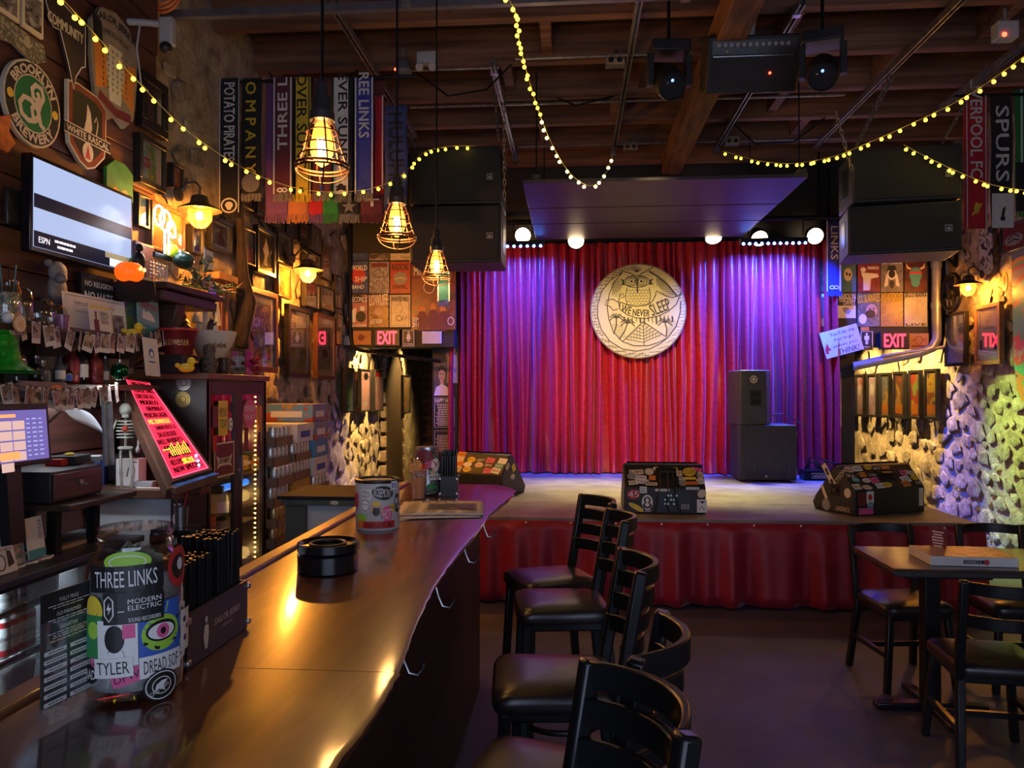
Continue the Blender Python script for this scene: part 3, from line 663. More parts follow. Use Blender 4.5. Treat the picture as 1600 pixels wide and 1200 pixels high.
# ---- stage box
p0 = onZ(1257, 751, ZS); p1 = onZ(1309, 751, ZS); Wd = p1.x - p0.x
sn = thing('stage_box', 'small black stage snake box with plugged cables beside the curtain', 'audio box', T((p0.x + p1.x) / 2, p0.y, ZS))
MB().box(-Wd / 2, Wd / 2, 0, .2, 0, .11).build('case', BLKMET, sn, bev=.006)
tl = MB().box(-.1, .1, -.002, .0, .03, .075).build('plate', BLACK, sn)
FB = basis((0, -.003, .053), (1, 0, 0), (0, 0, 1)); draw(tl, 'plate_border', WHT, [('c', [(-.1, -.024), (.1, -.024), (.1, .024), (-.1, .024)], .005)], .0, M=FB); text(tl, 'whirlwind', WHT, 0, 0, .17, .03, .001, M=FB)
for i in range(9): a = rnd.uniform(-.15, .15); MB().tube([(a, .1, .1), (a + rnd.uniform(-.05, .05), .08, .2 + rnd.random() * .06), (a + .12, .06, .17), (a + .2, .1, .02)], .007, 6).build('plug_cable', BLACK, sn)

# ---- par cans and LED bars
PARG = mat('lamp_face_warm', (1, .72, .42), .4, em=16, var=0); PARB = mat('par_body', (.016, .016, .017), .4, .4)
yt = 8.66
def par(px, py, tgt, e, c, lab, tilt=.5, ang=46):
    p = onY(px, py, yt); t = thing('par_can', lab, 'stage light', Matrix.Translation(p) @ Matrix.Rotation(PI / 2 + tilt, 4, 'X'), 'stage par cans')
    MB().lathe([(.055, -.2), (.06, -.2), (.095, -.07), (.1, 0), (.088, 0), (.085, -.03), (.05, -.15)], 24, cap=False).build('housing', PARB, t)
    ln = MB().lathe([(.0, .012), (.05, .008), (.086, -.006)], 24, cap=False).build('lens', PARG, t)
    MB().tube([(.11, 0, -.08), (.11, .16, -.12), (-.11, .16, -.12), (-.11, 0, -.08)], .008, 6).build('yoke', PARB, t)
    lamp('par_light', 'SPOT', p + Vector((0, -.06, -.05)), e, c, None, .08, tgt, ang, .8)
par(817, 368, (-.2, 7.5, ZS), 240, (1, .8, .36), 'lit stage lamp at the far end near the bar', .35)
par(900, 377, (.5, 7.6, ZS), 240, (1, .82, .34), 'lit stage lamp just off the centre near the disc sign', .55)
par(1115, 373, (1.2, 7.6, ZS), 240, (1, .86, .32), 'dim stage lamp behind the edge of the plank canopy', 1.0)
par(1187, 373, (2.0, 7.4, ZS), 200, (1, .8, .38), 'lit stage lamp over the middle of the long blue light bar', .55)
par(1274, 369, (4.2, 7.3, .45), 420, (.66, 1, .22), 'lit stage lamp at the end of the long blue light bar', .35, 42)
BLED = mat('blue_led', (.05, .16, 1), .4, em=30, var=0, emc=(.06, .22, 1))
def ledbar(px0, px1, py, lab, e, n):
    a = onY(px0, py, 8.5); b = onY(px1, py, 8.5); w = b.x - a.x
    t = thing('led_bar', lab, 'stage light', T((a.x + b.x) / 2, 8.5, a.z), 'blue light bars')
    MB().box(-w / 2, w / 2, -.03, .03, -.012, .05).build('housing', BLKMET, t, bev=.004)
    for i in range(n): MB().ball((-w / 2 + w * (i + .5) / n, -.028, -.012), .016, 10, 6, sy=.6).build('led', BLED, t)
    lamp('led_light', 'AREA', ((a.x + b.x) / 2, 8.5, a.z - .04), e, (.012, .07, 1), None, w, ((a.x + b.x) / 2, 8.95, 2.4), sy=.03)
ledbar(788, 850, 384, 'short glowing blue light bar above the curtain end near the bar', 50, 6)
ledbar(1156, 1262, 380, 'long glowing blue light bar above the curtain by the stacked speakers', 160, 11)
MB_ = MB().tube([(-1.4, 8.66, 3.5), (2.95, 8.66, 3.5)], .024, 10).build('lighting_pipe', BLKMET); tag(MB_, 'black steel lighting pipe above the curtain', 'pipe')
for x in (-1.2, 2.7): MB().tube([(x, 8.66, 3.5), (x, 8.66, 4.22)], .012, 8).build('drop_rod', BLKMET, MB_)
# moving heads and the hanging amplifier
def moving_head(p, lab, rz, tgt, e, c, ang):
    t = thing('moving_head', lab, 'stage light', T(*p, rz=rz) @ Matrix.Scale(.8, 4), 'moving stage lights')
    MB().box(-.15, .15, -.12, .12, .0, .09).build('base', BLACK, t, bev=.01)
    for sx in (-1, 1): MB().prism([(-.05, 0), (.05, 0), (.04, -.24), (-.04, -.24)], -.025, .025, basis((sx * .15, 0, 0), (0, 1, 0), (0, 0, 1))).build('yoke_arm', BLACK, t, bev=.005)
    h = MB().lathe([(.07, -.16), (.1, -.15), (.12, -.05), (.12, .1), (.105, .16), (.1, .16), (.095, .13)], 22, T(0, 0, -.2, rx=2.2)).build('head', BLACK, t)
    MB().lathe([(0, .13), (.095, .125)], 20, T(0, 0, -.2, rx=2.2), cap=False).build('lens', GLASS, h)
    for i in range(3): MB().ball((-.04 + .04 * i, -.125, -.26 + .02 * i), .014, 8, 6).build('indicator', mat('blue_glint', (.2, .35, .9), .2, em=1.2, var=0) if i == 1 else STEEL, h)
    MB().tube([(0, 0, .09), (0, 0, (4.2 - p[2]) / .8)], .014, 8).build('clamp', BLKMET, t)
    lamp('moving_light', 'SPOT', (p[0], p[1] + .13, p[2] - .26), e, c, None, .06, tgt, ang, .8)
ph = onY(1045, 88, 4.9); moving_head((ph.x, 4.9, ph.z), 'black moving stage light hung beside the rough main beam', .1, (.75, 8.9, 1.7), 330, (1, .72, .34), 36)
ph2 = onY(1285, 72, 4.9); moving_head((ph2.x, 4.9, ph2.z), 'black moving stage light hung beside the amplifier', -.3, (-.6, 8.9, 1.7), 170, (.3, .13, 1), 27)
pa = onY(1175, 100, 5.4); am = thing('amplifier', 'black combo amplifier hung from a pipe under the joists', 'amplifier', T(pa.x, 5.4, pa.z, rx=.42))
wa, ha = .62, .37
MB().box(-wa / 2, wa / 2, -.02, .26, -ha / 2, ha / 2).build('cabinet', mat('black_tolex', (.016, .015, .016), .6, var=.2, scale=90, bump=.2), am, bev=.012)
MB().box(-wa / 2 + .03, wa / 2 - .03, -.026, -.02, -ha / 2 + .03, ha / 2 - .14).build('grille_cloth', mat('amp_cloth', (.022, .024, .03), .8, var=.3, scale=150), am)
cpn = MB().box(-wa / 2 + .03, wa / 2 - .03, -.026, -.02, ha / 2 - .12, ha / 2 - .03).build('control_panel', mat('amp_panel', (.03, .03, .033), .35), am)
for i in range(12): MB().cyl(.014, 0, .016, 10, T(-.24 + i * .042, -.026, ha / 2 - .06, rx=PI / 2)).build('knob', GRY, cpn)
for i in range(6): MB().ball((-.18 + i * .07, -.027, ha / 2 - .1), .006, 6, 4).build('jack', YEL if i == 0 else STEEL, cpn)
MB().ball((.12, -.03, -.06), .009, 8, 6).build('power_light', mat('red_glow', (1, .05, .02), .4, em=5, var=0), am)
MB().box(-wa / 2 + .04, wa / 2 - .04, -.024, -.0205, ha / 2 - .135, ha / 2 - .13).build('trim', STEEL, am)
MB().tube([(.0, .15, ha / 2 - .02), (.0, .0, ha / 2 + .42)], .032, 14, M=Matrix.Rotation(-.1, 4, 'X')).build('mount_pipe', mat('white_pipe', (.5, .5, .5), .4), am)
# small light used over the disc: part of the pipe lights
# ================================================================ THE BAR
ZB = 1.07
m, nt, bs = _nt('varnished_bar_wood'); BARW = m
tc = nt.nodes.new('ShaderNodeTexCoord'); mp = nt.nodes.new('ShaderNodeMapping'); mp.inputs['Scale'].default_value = (7, .8, 7); n_ = nt.nodes.new('ShaderNodeTexNoise'); n_.inputs['Scale'].default_value = 2.2; n_.inputs['Detail'].default_value = 7; n_.inputs['Distortion'].default_value = 1.2
rp = ramp(nt, [(.3, (.045, .012, .008)), (.5, (.105, .03, .016)), (.7, (.17, .055, .026))])
nt.links.new(tc.outputs['Object'], mp.inputs[0]); nt.links.new(mp.outputs[0], n_.inputs['Vector']); nt.links.new(n_.outputs['Fac'], rp.inputs[0]); nt.links.new(rp.outputs[0], bs.inputs['Base Color'])
bs.inputs['Roughness'].default_value = .3; bs.inputs['Coat Weight'].default_value = .8; bs.inputs['Coat Roughness'].default_value = .1
n3 = nt.nodes.new('ShaderNodeTexNoise'); n3.inputs['Scale'].default_value = 14; n3.inputs['Detail'].default_value = 2; nt.links.new(tc.outputs['Object'], n3.inputs['Vector'])
bp = nt.nodes.new('ShaderNodeBump'); bp.inputs['Strength'].default_value = .035; nt.links.new(n3.outputs['Fac'], bp.inputs['Height']); nt.links.new(bp.outputs[0], bs.inputs['Normal']); nt.links.new(bp.outputs[0], bs.inputs['Coat Normal'])
EDGEPX = [(805, 766), (795, 776), (768, 797), (752, 817), (742, 832), (718, 858), (697, 886), (682, 905), (668, 930), (652, 962), (640, 990), (631, 1018), (615, 1058), (596, 1092), (566, 1135), (530, 1180)]
edge = [onZ(x, y, ZB) for x, y in EDGEPX]; edge = [(p.x, p.y) for p in edge]
edge += [(-.345, .85), (-.37, .6), (-.35, .35)]
fine = []
for i in range(len(edge) - 1):
    for j in range(5):
        t = j / 5; fine.append((edge[i][0] + (edge[i + 1][0] - edge[i][0]) * t + .006 * noise.noise(Vector((edge[i][1] * 9 + j, i, 3))), edge[i][1] + (edge[i + 1][1] - edge[i][1]) * t))
fine.append(edge[-1])
bar = thing('bar_counter', 'long glossy dark wood bar with a live edge running towards the stage', 'bar', T(0, 0, 0))
XBK = -.92
def slab(ya, yb, far):
    E = [p for p in fine if ya < p[1] <= yb]
    top = [(XBK, ya), (E[-1][0], ya)] + E[::-1] + ([(-.36, 4.22), (-.42, 4.3), (XBK, 4.33)] if far else [(E[0][0], yb), (XBK, yb)])
    mb = MB(); k = len(top); cx = -.7
    rings = [(0, 0), (-.007, -.004), (-.016, -.012), (-.012, -.026), (-.03, -.04), (-.05, -.05)]
    for dx, dz in [(-.006, 0)] + [(r[0] + .006, r[1] - .003) for r in rings]:
        for x, y in top: mb.v.append((x + (dx if x > -.6 else 0), y, ZB + dz))
    n = 7
    mb.f.append(tuple(range(k)))
    for j in range(n - 1):
        for i in range(k): i2 = (i + 1) % k; mb.f.append((j * k + i, (j + 1) * k + i, (j + 1) * k + i2, j * k + i2))
    mb.f.append(tuple((n - 1) * k + i for i in range(k - 1, -1, -1)))
    mb.build('top_slab', BARW, bar)
slab(.35, 1.425, False); slab(1.427, 4.4, True)
MB().box(XBK + .03, -.5, .35, 4.12, 0, ZB - .05).build('front_panel', mat('black_bar_front', (.03, .012, .012), .5, var=.4, scale=4, stretch=(1, 6, .5)), bar)
MB().box(XBK - .055, XBK - .003, .4, 4.3, ZB - .045, ZB + .012).build('back_rail', mat('worn_rail_wood', (.22, .1, .045), .35, var=.3, scale=3, stretch=(5, .5, 5), coat=.4), bar, bev=.006)
MB().box(XBK - .09, XBK - .058, .4, 4.3, ZB - .09, ZB - .05).build('rail_lip', BLKMET, bar, bev=.004)
for px, py in ((757, 822), (727, 858), (684, 922), (630, 1020)):
    p = onX(px, py, -.47); hk = thing('coat_hook', {757: 'steel coat hook under the bar edge, the farthest one near the stage skirt', 727: 'steel coat hook under the bar edge, second from the stage skirt', 684: 'large steel coat hook under the bar edge beside the far bar stools', 630: 'steel coat hook under the bar edge nearest the front of the bar'}[px], 'hook', T(-.498, p.y, min(p.z, 1.0)), 'coat hooks under the bar')
    MB().box(-.002, .004, -.012, .012, -.03, .03).build('plate', STEEL, hk, bev=.001)
    MB().tube([(.004, 0, .02), (.02, 0, .02), (.03, 0, -.02), (.045, 0, -.055), (.07, 0, -.06), (.085, 0, -.04), (.085, 0, -.025)], .004, 7).build('hook_wire', STEEL, hk)

def face(x, y): return math.atan2(-x, y)       # turn a round thing's front to the room's viewer side
def posZ(px, py, z=ZB): p = onZ(px, py, z); return p.x, p.y
JK = lambda y: y / 1200.0
STKTXT = ['SKA', 'OI!', 'LOUD', 'DFW', 'TX', 'NO', 'RIOT', 'BLUE', 'VANS', 'RAD', 'XX', 'MOB']
def wrap_stickers(t, r, specs, k, pxc, pyb, seed, fill=0, h=.2):
    q = random.Random(seed)
    for i in range(fill):
        kd, c, tc = STK[q.randrange(10)]
        sticker(t, None, q.uniform(-1.5, 1.5) * r * 1.0, q.uniform(.03, h - .03), q.uniform(.03, .05), q.uniform(.025, .045), kd, c, q.choice(STKTXT), tc, q.uniform(-.3, .3), i % 2, bend=r)
    for i, (px, py, wd, hh, kd, c, tx, tc, ro, *art) in enumerate(specs):
        s = max(-.97, min(.97, (px - pxc) * k / r)); sticker(t, None, math.asin(s) * r, (pyb - py) * k, wd * k, hh * k, kd, c, tx, tc, ro, 2 + i, bend=r, art=art[0] if art else None, th=.62)
# ---- big tip jar
x, y = posZ(201, 1084); k = (y + .05) / 1200 * 1.08; r = 66 * k
j1 = thing('tip_jar', 'large glass tip jar plastered with band stickers beside the table menu', 'jar', T(x, y + .02, ZB + .001, rz=face(x, y)), 'tip jars on the bar')
Hh = 240 * k
MB().lathe([(r * .8, 0), (r * .97, .008), (r, .03), (r, Hh * .72), (r * .96, Hh * .79), (r * .76, Hh * .86), (r * .74, Hh * .9), (r * .78, Hh * .91), (r * .74, Hh * .93), (r * .78, Hh * .95), (r * .74, Hh * .97), (r * .76, Hh), (r * .72, Hh)], 40).build('glass', TGLASS, j1)
MB().lathe([(r * .9, .02), (r * .94, .03), (r * .94, Hh * .70), (r * .9, Hh * .74)], 36, cap=False).build('paper_liner', mat('liner_grey', (.32, .33, .34), .8, var=.4, scale=25), j1)
for i in range(7): MB().box(-.03, .03, -.0005, .0005, -.035, .035, T(rnd.uniform(-.02, .02), rnd.uniform(-.02, .02), Hh * .74, rx=rnd.uniform(-.4, .4), ry=rnd.uniform(-.7, .7), rz=i)).build('bank_note', mat('bank_note_green', (.3, .36, .27), .7, var=.3, scale=40), j1)
ME = [('w', [('r', -.9, .02, -.86, .04)])]
wrap_stickers(j1, r, [(190, 888, 62, 30, 'e', 'l', None, 'k', 0, [('w', [('o', 0, 0, .75, .6, .1)])]), (256, 905, 44, 60, 'e', 'r', None, 'k', 0, [('k', [('e', 0, 0, .7, .6)]), ('w', [('e', .1, .1, .3, .3)])]), (150, 955, 30, 40, 'e', 'y', None, 'k', .2, [('k', [('p', [(-.5, -.3), (.5, -.2), (0, -.6)])])]),
    (187, 911, 100, 36, 'r', 'k', 'THREE LINKS', 'w', .03), (150, 992, 30, 60, 'r', 'g', None, 'w', 0, [('l', [('e', 0, .3, .7, .4)]), ('b', [('p', [(-.8, 0), (.8, -.6), (.7, -.9), (-.8, -.5)])])]), (178, 1000, 52, 64, 'r', 'w', None, 'k', .03, [('k', [('e', -.1, .2, .5, .6), ('p', [(-.8, -.9), (-.4, -.3), (.3, -.3), (.5, -.9)])]), ('p', [('r', .3, .2, .9, .8)])]),
    (233, 990, 60, 84, 'r', 'b', None, 'k', .02, [('l', [('e', 0, -.05, .9, .6), ('p', [(-.6, .5), (.3, .95), (.9, .8), (.2, .6)])]), ('k', [('e', .0, .02, .72, .36)]), ('w', [('e', 0, 0, .62, .27)]), ('p', [('e', .05, 0, .3, .25)]), ('k', [('e', .05, 0, .13, .12), ('l', [(-.8, -.3), (-.2, -.55), (.7, -.4)], .1), ('l', [(-.8, .45), (0, .55), (.9, .3)], .1)])]),
    (198, 951, 76, 44, 'r', 'k', None, 'w', .03, [('w', [('l', [(-.95, .5), (-.95, -.4), (-.8, -.8), (-.65, -.4), (-.65, .5), (-.8, .8), (-.95, .5)], .08), ('p', [(-.78, .4), (-.88, -.05), (-.8, -.05), (-.84, -.4), (-.7, .1), (-.79, .1)]), ('r', -.5, -.22, .9, -.16)])]), (212, 946, 50, 22, 'r', 'k', 'MODERN|ELECTRIC', 'w', .03), (212, 967, 48, 9, 'r', 'k', 'SOUND RECORDERS', 'w', .03),
    (174, 1033, 50, 27, 'r', 'w', 'TYLER', 'k', .06), (233, 1036, 58, 30, 'r', 'w', 'DREAD SOF', 'k', .03), (232, 1066, 48, 44, 'e', 'k', None, 'w', 0, [('w', [('o', 0, 0, .85, .85, .07), ('o', 0, 0, .52, .52, .06), ('p', [(-.3, .1), (0, .3), (.35, .3), (.1, 0), (.2, -.4), (-.1, -.2), (-.4, -.3)])])]), (262, 1000, 30, 60, 'r', 'w', None, 'k', 0, [('k', [('e', -.3, .5, .3, .15), ('e', .3, .1, .3, .15), ('e', -.2, -.4, .3, .15)])])],
    k, 201, 1088, 5, 8, Hh * .7)
text(j1, 'ONE MAN', WHT, .033, .022, .03, .007, .012, .5, bend=r)
# ---- table menu
a = Vector(posZ(57, 1138)); b = Vector(posZ(147, 1092)); d = (b - a); L_ = d.length
MM = basis((*((a + b) / 2), ZB + .001), (d.x, d.y, 0), (0, 0, 1))
tm = thing('table_menu', 'black cocktail menu in a clear acrylic stand on the bar', 'menu', MM)
hm = .205; hw = L_ * .44
MB().box(-hw, hw, .022, hm, -.0012, .0012).build('menu_card', mat('menu_black', (.012, .012, .014), .5, var=0), tm)
MB().box(-hw - .002, hw + .002, .02, hm - .045, .0016, .0034).build('sleeve', ACRYL, tm)
MB().prism([(-.028, 0), (.028, 0), (.026, .003), (.004, .022), (-.004, .022), (-.026, .003)], -hw - .003, hw + .003, Matrix.Rotation(PI / 2, 4, 'Y') @ Matrix.Rotation(PI / 2, 4, 'Z')).build('foot', ACRYL, tm)
mt = []
for s, yy, ww in (('TULLY MULE', .19, .04), ('OLD FASHIONED', .168, .05), ('MANHATTAN', .146, .036)):
    text(tm, s, WHT, 0, yy, ww, .006, .0038); lines(tm, WHT, 0, yy - .0095, hw * 1.7, .008, 2, .0038, fill=.3)
for s, xx, yy in (('PORT O TAP', -.024, .126), ('HOT TODDY', .026, .134)): text(tm, s, ORG, xx, yy, .03, .006, .0038)
for c in (-1, 1):
    for i in range(7): draw(tm, 'menu_row', WHT, [('r', c * hw / 2 - hw * .44, .106 - i * .0135, c * hw / 2 + hw * .42, .113 - i * .0135)], .0038); lines(tm, BLK, c * hw / 2, .1095 - i * .0135, hw * .8, .004, 1, .0042, seed=i, fill=.4)
lines(tm, WHT, 0, .1285, hw * 1.5, .01, 2, .0038, seed=9, fill=.25)
# ---- straw caddies
STRAW = mat('black_straw', (.012, .012, .014), .25, var=0)
def caddy(M, L, w, h, label, txt):
    t = thing('straw_caddy', label, 'straw caddy', M, 'straw caddies')
    mb = MB(); mb.box(-w / 2, w / 2, 0, L, 0, .006); mb.box(-w / 2, w / 2, 0, .006, .006, h); mb.box(-w / 2, w / 2, L - .006, L, .006, h); mb.box(-w / 2, -w / 2 + .006, .006, L - .006, .006, h); mb.box(w / 2 - .006, w / 2, .006, L - .006, .006, h); mb.box(-w / 2 + .006, w / 2 - .006, L * .48, L * .5, .006, h)
    mb.build('tray', BLACK, t)
    for yy in (0, L):
        for sx in (-1, 1):
            for zz in (.008, h - .018):
                MB().box(sx * w / 2 - .007, sx * w / 2 + .007, yy - .007, yy + .007, zz, zz + .012).build('corner_cap', STEEL, t, bev=.003)
    if txt:
        FR = basis((w / 2 + .0008, L / 2, h / 2), (0, 1, 0), (0, 0, 1)); text(t, 'SAILOR JERRY', CRM, .035, .004, .12, .017, .0004, M=FR); text(t, 'SPICED RUM', CRM, .035, -.012, .045, .005, .0004, M=FR)
        draw(t, 'figure_print', CRM, [('e', -.06, .022, .005, .007), ('p', [(-.068, .012), (-.052, .012), (-.05, -.008), (-.055, -.035), (-.066, -.035), (-.072, -.01)])], .0004, M=FR)
    me = MB().cyl(.0036, 0, .19, 7).mesh('straw', STRAW)
    for cy, n, zo in ((L * .24, 37, .008), (L * .74, 37, .03)):
        q = random.Random(n + int(cy * 99)); i = 0
        for gx in range(6):
            for gy in range(9):
                px = (gx - 2.5) * w * .15; py = (gy - 4) * L * .046 + (.003 if gx % 2 else 0)
                link('straw', me, t, T(px, cy + py, zo + q.uniform(-.003, .004), rx=q.uniform(-.02, .02), ry=q.uniform(-.02, .02)))
    return t
x, y = posZ(292, 1049); caddy(T(x - .05, y, ZB + .001), .27, .1, .105, 'black bar caddy packed with black straws next to the big sticker jar', True)
x, y = posZ(690, 776); caddy(T(x + .035, y, ZB + .001, rz=.1), .16, .085, .1, 'small black straw caddy at the far end of the bar', False)
# ---- glass rimmer
x, y = posZ(503, 902); k = y / 1200; gr = thing('glass_rimmer', 'round black plastic glass rimmer sitting on the bar', 'bar tool', T(x - .01, y + .085, ZB + .001))
MB().lathe([(.084, 0), (.088, .004), (.088, .05), (.084, .054), (.0, .054)], 40).build('lower_tray', mat('gloss_black', (.012, .012, .014), .22, var=0), gr)
MB().lathe([(.085, .058), (.09, .06), (.09, .082), (.086, .084), (.08, .074), (.0, .07)], 40).build('lid', mat('gloss_black'), gr, T(0, .004, 0)); MB().lathe([(.03, .05), (.03, .06)], 16).build('hinge', BLACK, gr)
MB().torus(.05, .006, 28, 6, T(0, 0, .078)).build('sponge_ring', BLACK, gr)
# ---- sticker can and far jar
x, y = posZ(581, 831); k = (y + .08) / 1200; r = 34.5 * k; h = 78 * k
j2 = thing('sticker_can', 'white tip can with black rim covered in band stickers beside the newspapers', 'jar', T(x, y + .085, ZB + .001, rz=face(x, y)), 'tip jars on the bar')
MB().lathe([(r * .97, 0), (r, .006), (r, h - .006), (r * .97, h - .006)], 36).build('can', mat('can_white', (.6, .6, .6), .35, var=.1), j2)
MB().lathe([(r * 1.01, h - .012), (r * 1.02, h), (r * .9, h + .003), (r * .86, h), (r * .86, h - .02)], 36, cap=False).build('rim', BLACK, j2); MB().lathe([(.0, h - .02), (r * .86, h - .02)], 30, cap=False).build('inside', mat('recess_black'), j2)
wrap_stickers(j2, r, [(563, 775, 18, 16, 'r', 'w', 'UPALL|NIGHT', 'k', 0), (562, 792, 18, 22, 'e', 'w', None, 'k', 0, [('k', [('o', 0, 0, .8, .8, .1), ('e', -.3, .1, .12, .1), ('e', .3, .1, .12, .1)])]), (589, 773, 34, 22, 'e', 'k', 'ROSEMONT', 'w', -.12), (579, 797, 19, 24, 'e', 's', None, 'k', 0, [('k', [('e', 0, -.4, .6, .5), ('r', -.6, -.02, .6, .12)]), ('y', [('e', 0, .65, .6, .3)])]), (595, 806, 17, 26, 'e', 'p', 'HOT', 'w', 0), (557, 812, 20, 14, 'e', 'l', None, 'k', 0), (556, 822, 18, 13, 'e', 'o', None, 'k', 0), (583, 822, 50, 11, 'r', 'r', 'NOFX', 'k', 0), (605, 762, 12, 13, 'r', 'w', 'B', 'b', 0), (609, 790, 12, 30, 'e', 'k', 'MU', 'w', 0), (550, 785, 8, 22, 'r', 'r', None, 'k', 0)], k, 581, 832, 9, 5, h)
x, y = posZ(664, 776); k = (y + .06) / 1200; r = 21.5 * k; h = 76 * k
j3 = thing('sticker_jar', 'sticker covered glass jar behind the orange drink', 'jar', T(x, y + .06, ZB + .001, rz=face(x, y)), 'tip jars on the bar')
MB().lathe([(r * .8, 0), (r, .012), (r, h * .8), (r * .8, h * .9), (r * .8, h)], 32, cap=False).build('glass', TGLASS, j3); MB().lathe([(r * .8, .004), (r * .96, .014), (r * .96, h * .78), (r * .8, h * .86)], 30, cap=False).build('paper_liner', mat('liner_dark', (.2, .2, .2), .8), j3)
MB().lathe([(r * .83, h * .93), (r * .83, h), (r * .75, h + .001)], 28).build('rim', STEEL, j3)
wrap_stickers(j3, r, [(660, 715, 26, 20, 'e', 'm', None, 'w', 0), (677, 729, 16, 20, 'e', 'w', 'X', 'r', 0), (676, 748, 22, 9, 'r', 'w', 'RPBC', 'k', 0), (670, 763, 14, 11, 'e', 'g', None, 'w', 0), (655, 735, 18, 16, 'r', 'r', None, 'w', 0)], k, 664, 778, 12, 12, h * .8)
# ---- drink
x, y = posZ(652, 781); dr = thing('plastic_cup', 'clear plastic cup of orange cocktail with a dried citrus slice', 'drink', T(x, y + .035, ZB + .001))
MB().lathe([(.028, 0), (.03, .002), (.04, .14), (.0415, .142), (.0395, .142)], 28).build('cup', PCUP, dr)
MB().lathe([(0, .004), (.0275, .004), (.036, .105), (0, .105)], 26).build('cocktail', mat('orange_cocktail', (.85, .33, .03), .2, var=0), dr)
for i in range(4): MB().cbox((0, 0, 0), (.022, .022, .022), T(.012 * math.cos(i * 1.7), .012 * math.sin(i * 1.7), .108 + .004 * i, rx=i, ry=i * .6)).build('ice_cube', PCUP, dr, bev=.003)
sl = MB().cyl(.034, -.002, .002, 24, T(-.012, -.03, .162, rx=1.35, rz=.1)).build('citrus_slice', mat('dried_citrus', (.55, .25, .05), .5, var=.4, scale=60), dr); MB().torus(.033, .0025, 24, 6, T(-.012, -.03, .162, rx=1.35, rz=.1)).build('peel', ORG, sl)
MB().tube([(.016, -.02, .03), (-.03, -.03, .2)], .003, 6).build('straw', BLACK, dr)
# ---- newspapers
NEWS = mat('newsprint', (.5, .47, .45), .75, var=.12, scale=30); NINK = mat('news_ink', (.12, .11, .11), .8, var=0); NIMG = picmat([(.05, .045, .045), (.12, .1, .1), (.2, .18, .17)], 3, 30)
for i, (px, py, ro, lab) in enumerate(((668, 800, .25, 'spread newspaper at the bottom of the pile on the bar'), (690, 797, .12, 'folded newspaper with a dark photograph on top of the pile on the bar'))):
    x, y = posZ(px, py); nwp = thing('newspaper', lab, 'newspaper', T(x, y, ZB + .002 + i * .006, rz=ro), 'newspapers on the bar')
    def sheet(u, v, i=i): return ((u - .5) * (.42 if i == 0 else .37), (v - .5) * .4, .002 + .003 * math.sin(u * 3) ** 2)
    MB().grid(sheet, 10, 4).build('page', NEWS, nwp).modifiers.new('t', 'SOLIDIFY').thickness = .0012
    for c in range(4): lines(nwp, NINK, -.13 + c * .085, -.02, .07, .3, 20, .006, seed=c + i * 5, fill=.35)
    text(nwp, 'THE WEEKLY'[4:], NINK, -.05, .165, .24, .035, .0062); draw(nwp, 'photograph', NIMG, [('r', -.06, -.07, .15, .09)], .0066)
# coaster
x, y = posZ(622, 812); cs = MB().cyl(.045, 0, .002, 28).build('coaster', mat('coaster_grey', (.35, .34, .33), .6), None, T(x, y, ZB + .0012)); tag(cs, 'thin round paper coaster on the bar beside the sticker can', 'coaster')

# ================================================================ STOOLS AND CHAIRS
FRAME = mat('black_satin_frame', (.013, .013, .015), .3, .2, var=.1); VINYL = mat('black_vinyl', (.022, .017, .018), .3, var=.1, spec=.6)
def chair_proto(name, label, cat, hs, hb, slats, w=.38, foot=None, group=None, lean=.1, z_first=None):
    t = thing(name, label, cat, T(0, 0, 0), group); hw = w / 2
    def seat(u, v):
        a = 2 * PI * u; e = .28; cx = math.copysign(abs(math.cos(a)) ** e, math.cos(a)); cy = math.copysign(abs(math.sin(a)) ** e, math.sin(a))
        prof = [(1, -.055), (1.02, -.045), (1.02, -.02), (.97, -.006), (.8, .004), (.45, .008), (.001, .01)]
        r_, z_ = prof[min(6, int(round(v * 6)))]
        return (cx * (hw + .005) * r_, cy * hw * (1 - .05 * cx) * r_, hs + z_)
    MB().grid(seat, 48, 6).build('seat', VINYL, t)
    MB().box(-hw + .01, hw - .01, -hw + .015, hw - .015, hs - .085, hs - .052).build('seat_frame', FRAME, t, bev=.006)
    for sy in (-1, 1):
        MB().bar((-hw + .03, sy * (hw - .03), hs - .06), (-hw + .0, sy * (hw + .005), 0), .034, .034, up=(1, 0, 0)).build('leg', FRAME, t, bev=.006)
        MB().bar((hw - .02, sy * (hw - .02), hs - .05), (hw + .05, sy * (hw + .005), 0), .034, .036, up=(1, 0, 0)).build('leg', FRAME, t, bev=.006)
        MB().bar((hw - .015, sy * (hw - .012), hs - .07), (hw + lean * .55, sy * (hw - .01), hb), .036, .036, up=(1, 0, 0)).build('back_post', FRAME, t, bev=.008)
    for zz in slats:
        f = (zz - hs) / (hb - hs); mb = MB()
        def sl(u, v, zz=zz, f=f):
            yy = (u - .5) * 2 * (hw - .02); bx = hw - .015 + (lean * .55 + .015) * f + .075 * (1 - (2 * u - 1) ** 2)
            c = [(-.009, -.026), (.009, -.026), (.009, .026), (-.009, .026), (-.009, -.026)][int(round(v * 4))]
            return (bx + c[0], yy, zz + c[1])
        mb.grid(sl, 12, 4); mb.f.append((0, 13, 26, 39)); mb.f.append((12, 51, 38, 25)); mb.build('slat', FRAME, t, bev=.004)
    if foot:
        MB().torus(hw + .0, .012, 32, 8, T(0, 0, foot)).build('foot_ring', STEEL if 0 else FRAME, t)
    else:
        for sy in (-1, 1): MB().bar((-hw + .02, sy * (hw - .0), hs * .42), (hw + .03, sy * (hw - .0), hs * .42), .02, .026).build('stretcher', FRAME, t)
        MB().bar((0.02, -hw, hs * .42), (.02, hw, hs * .42), .02, .026).build('stretcher', FRAME, t)
    return t
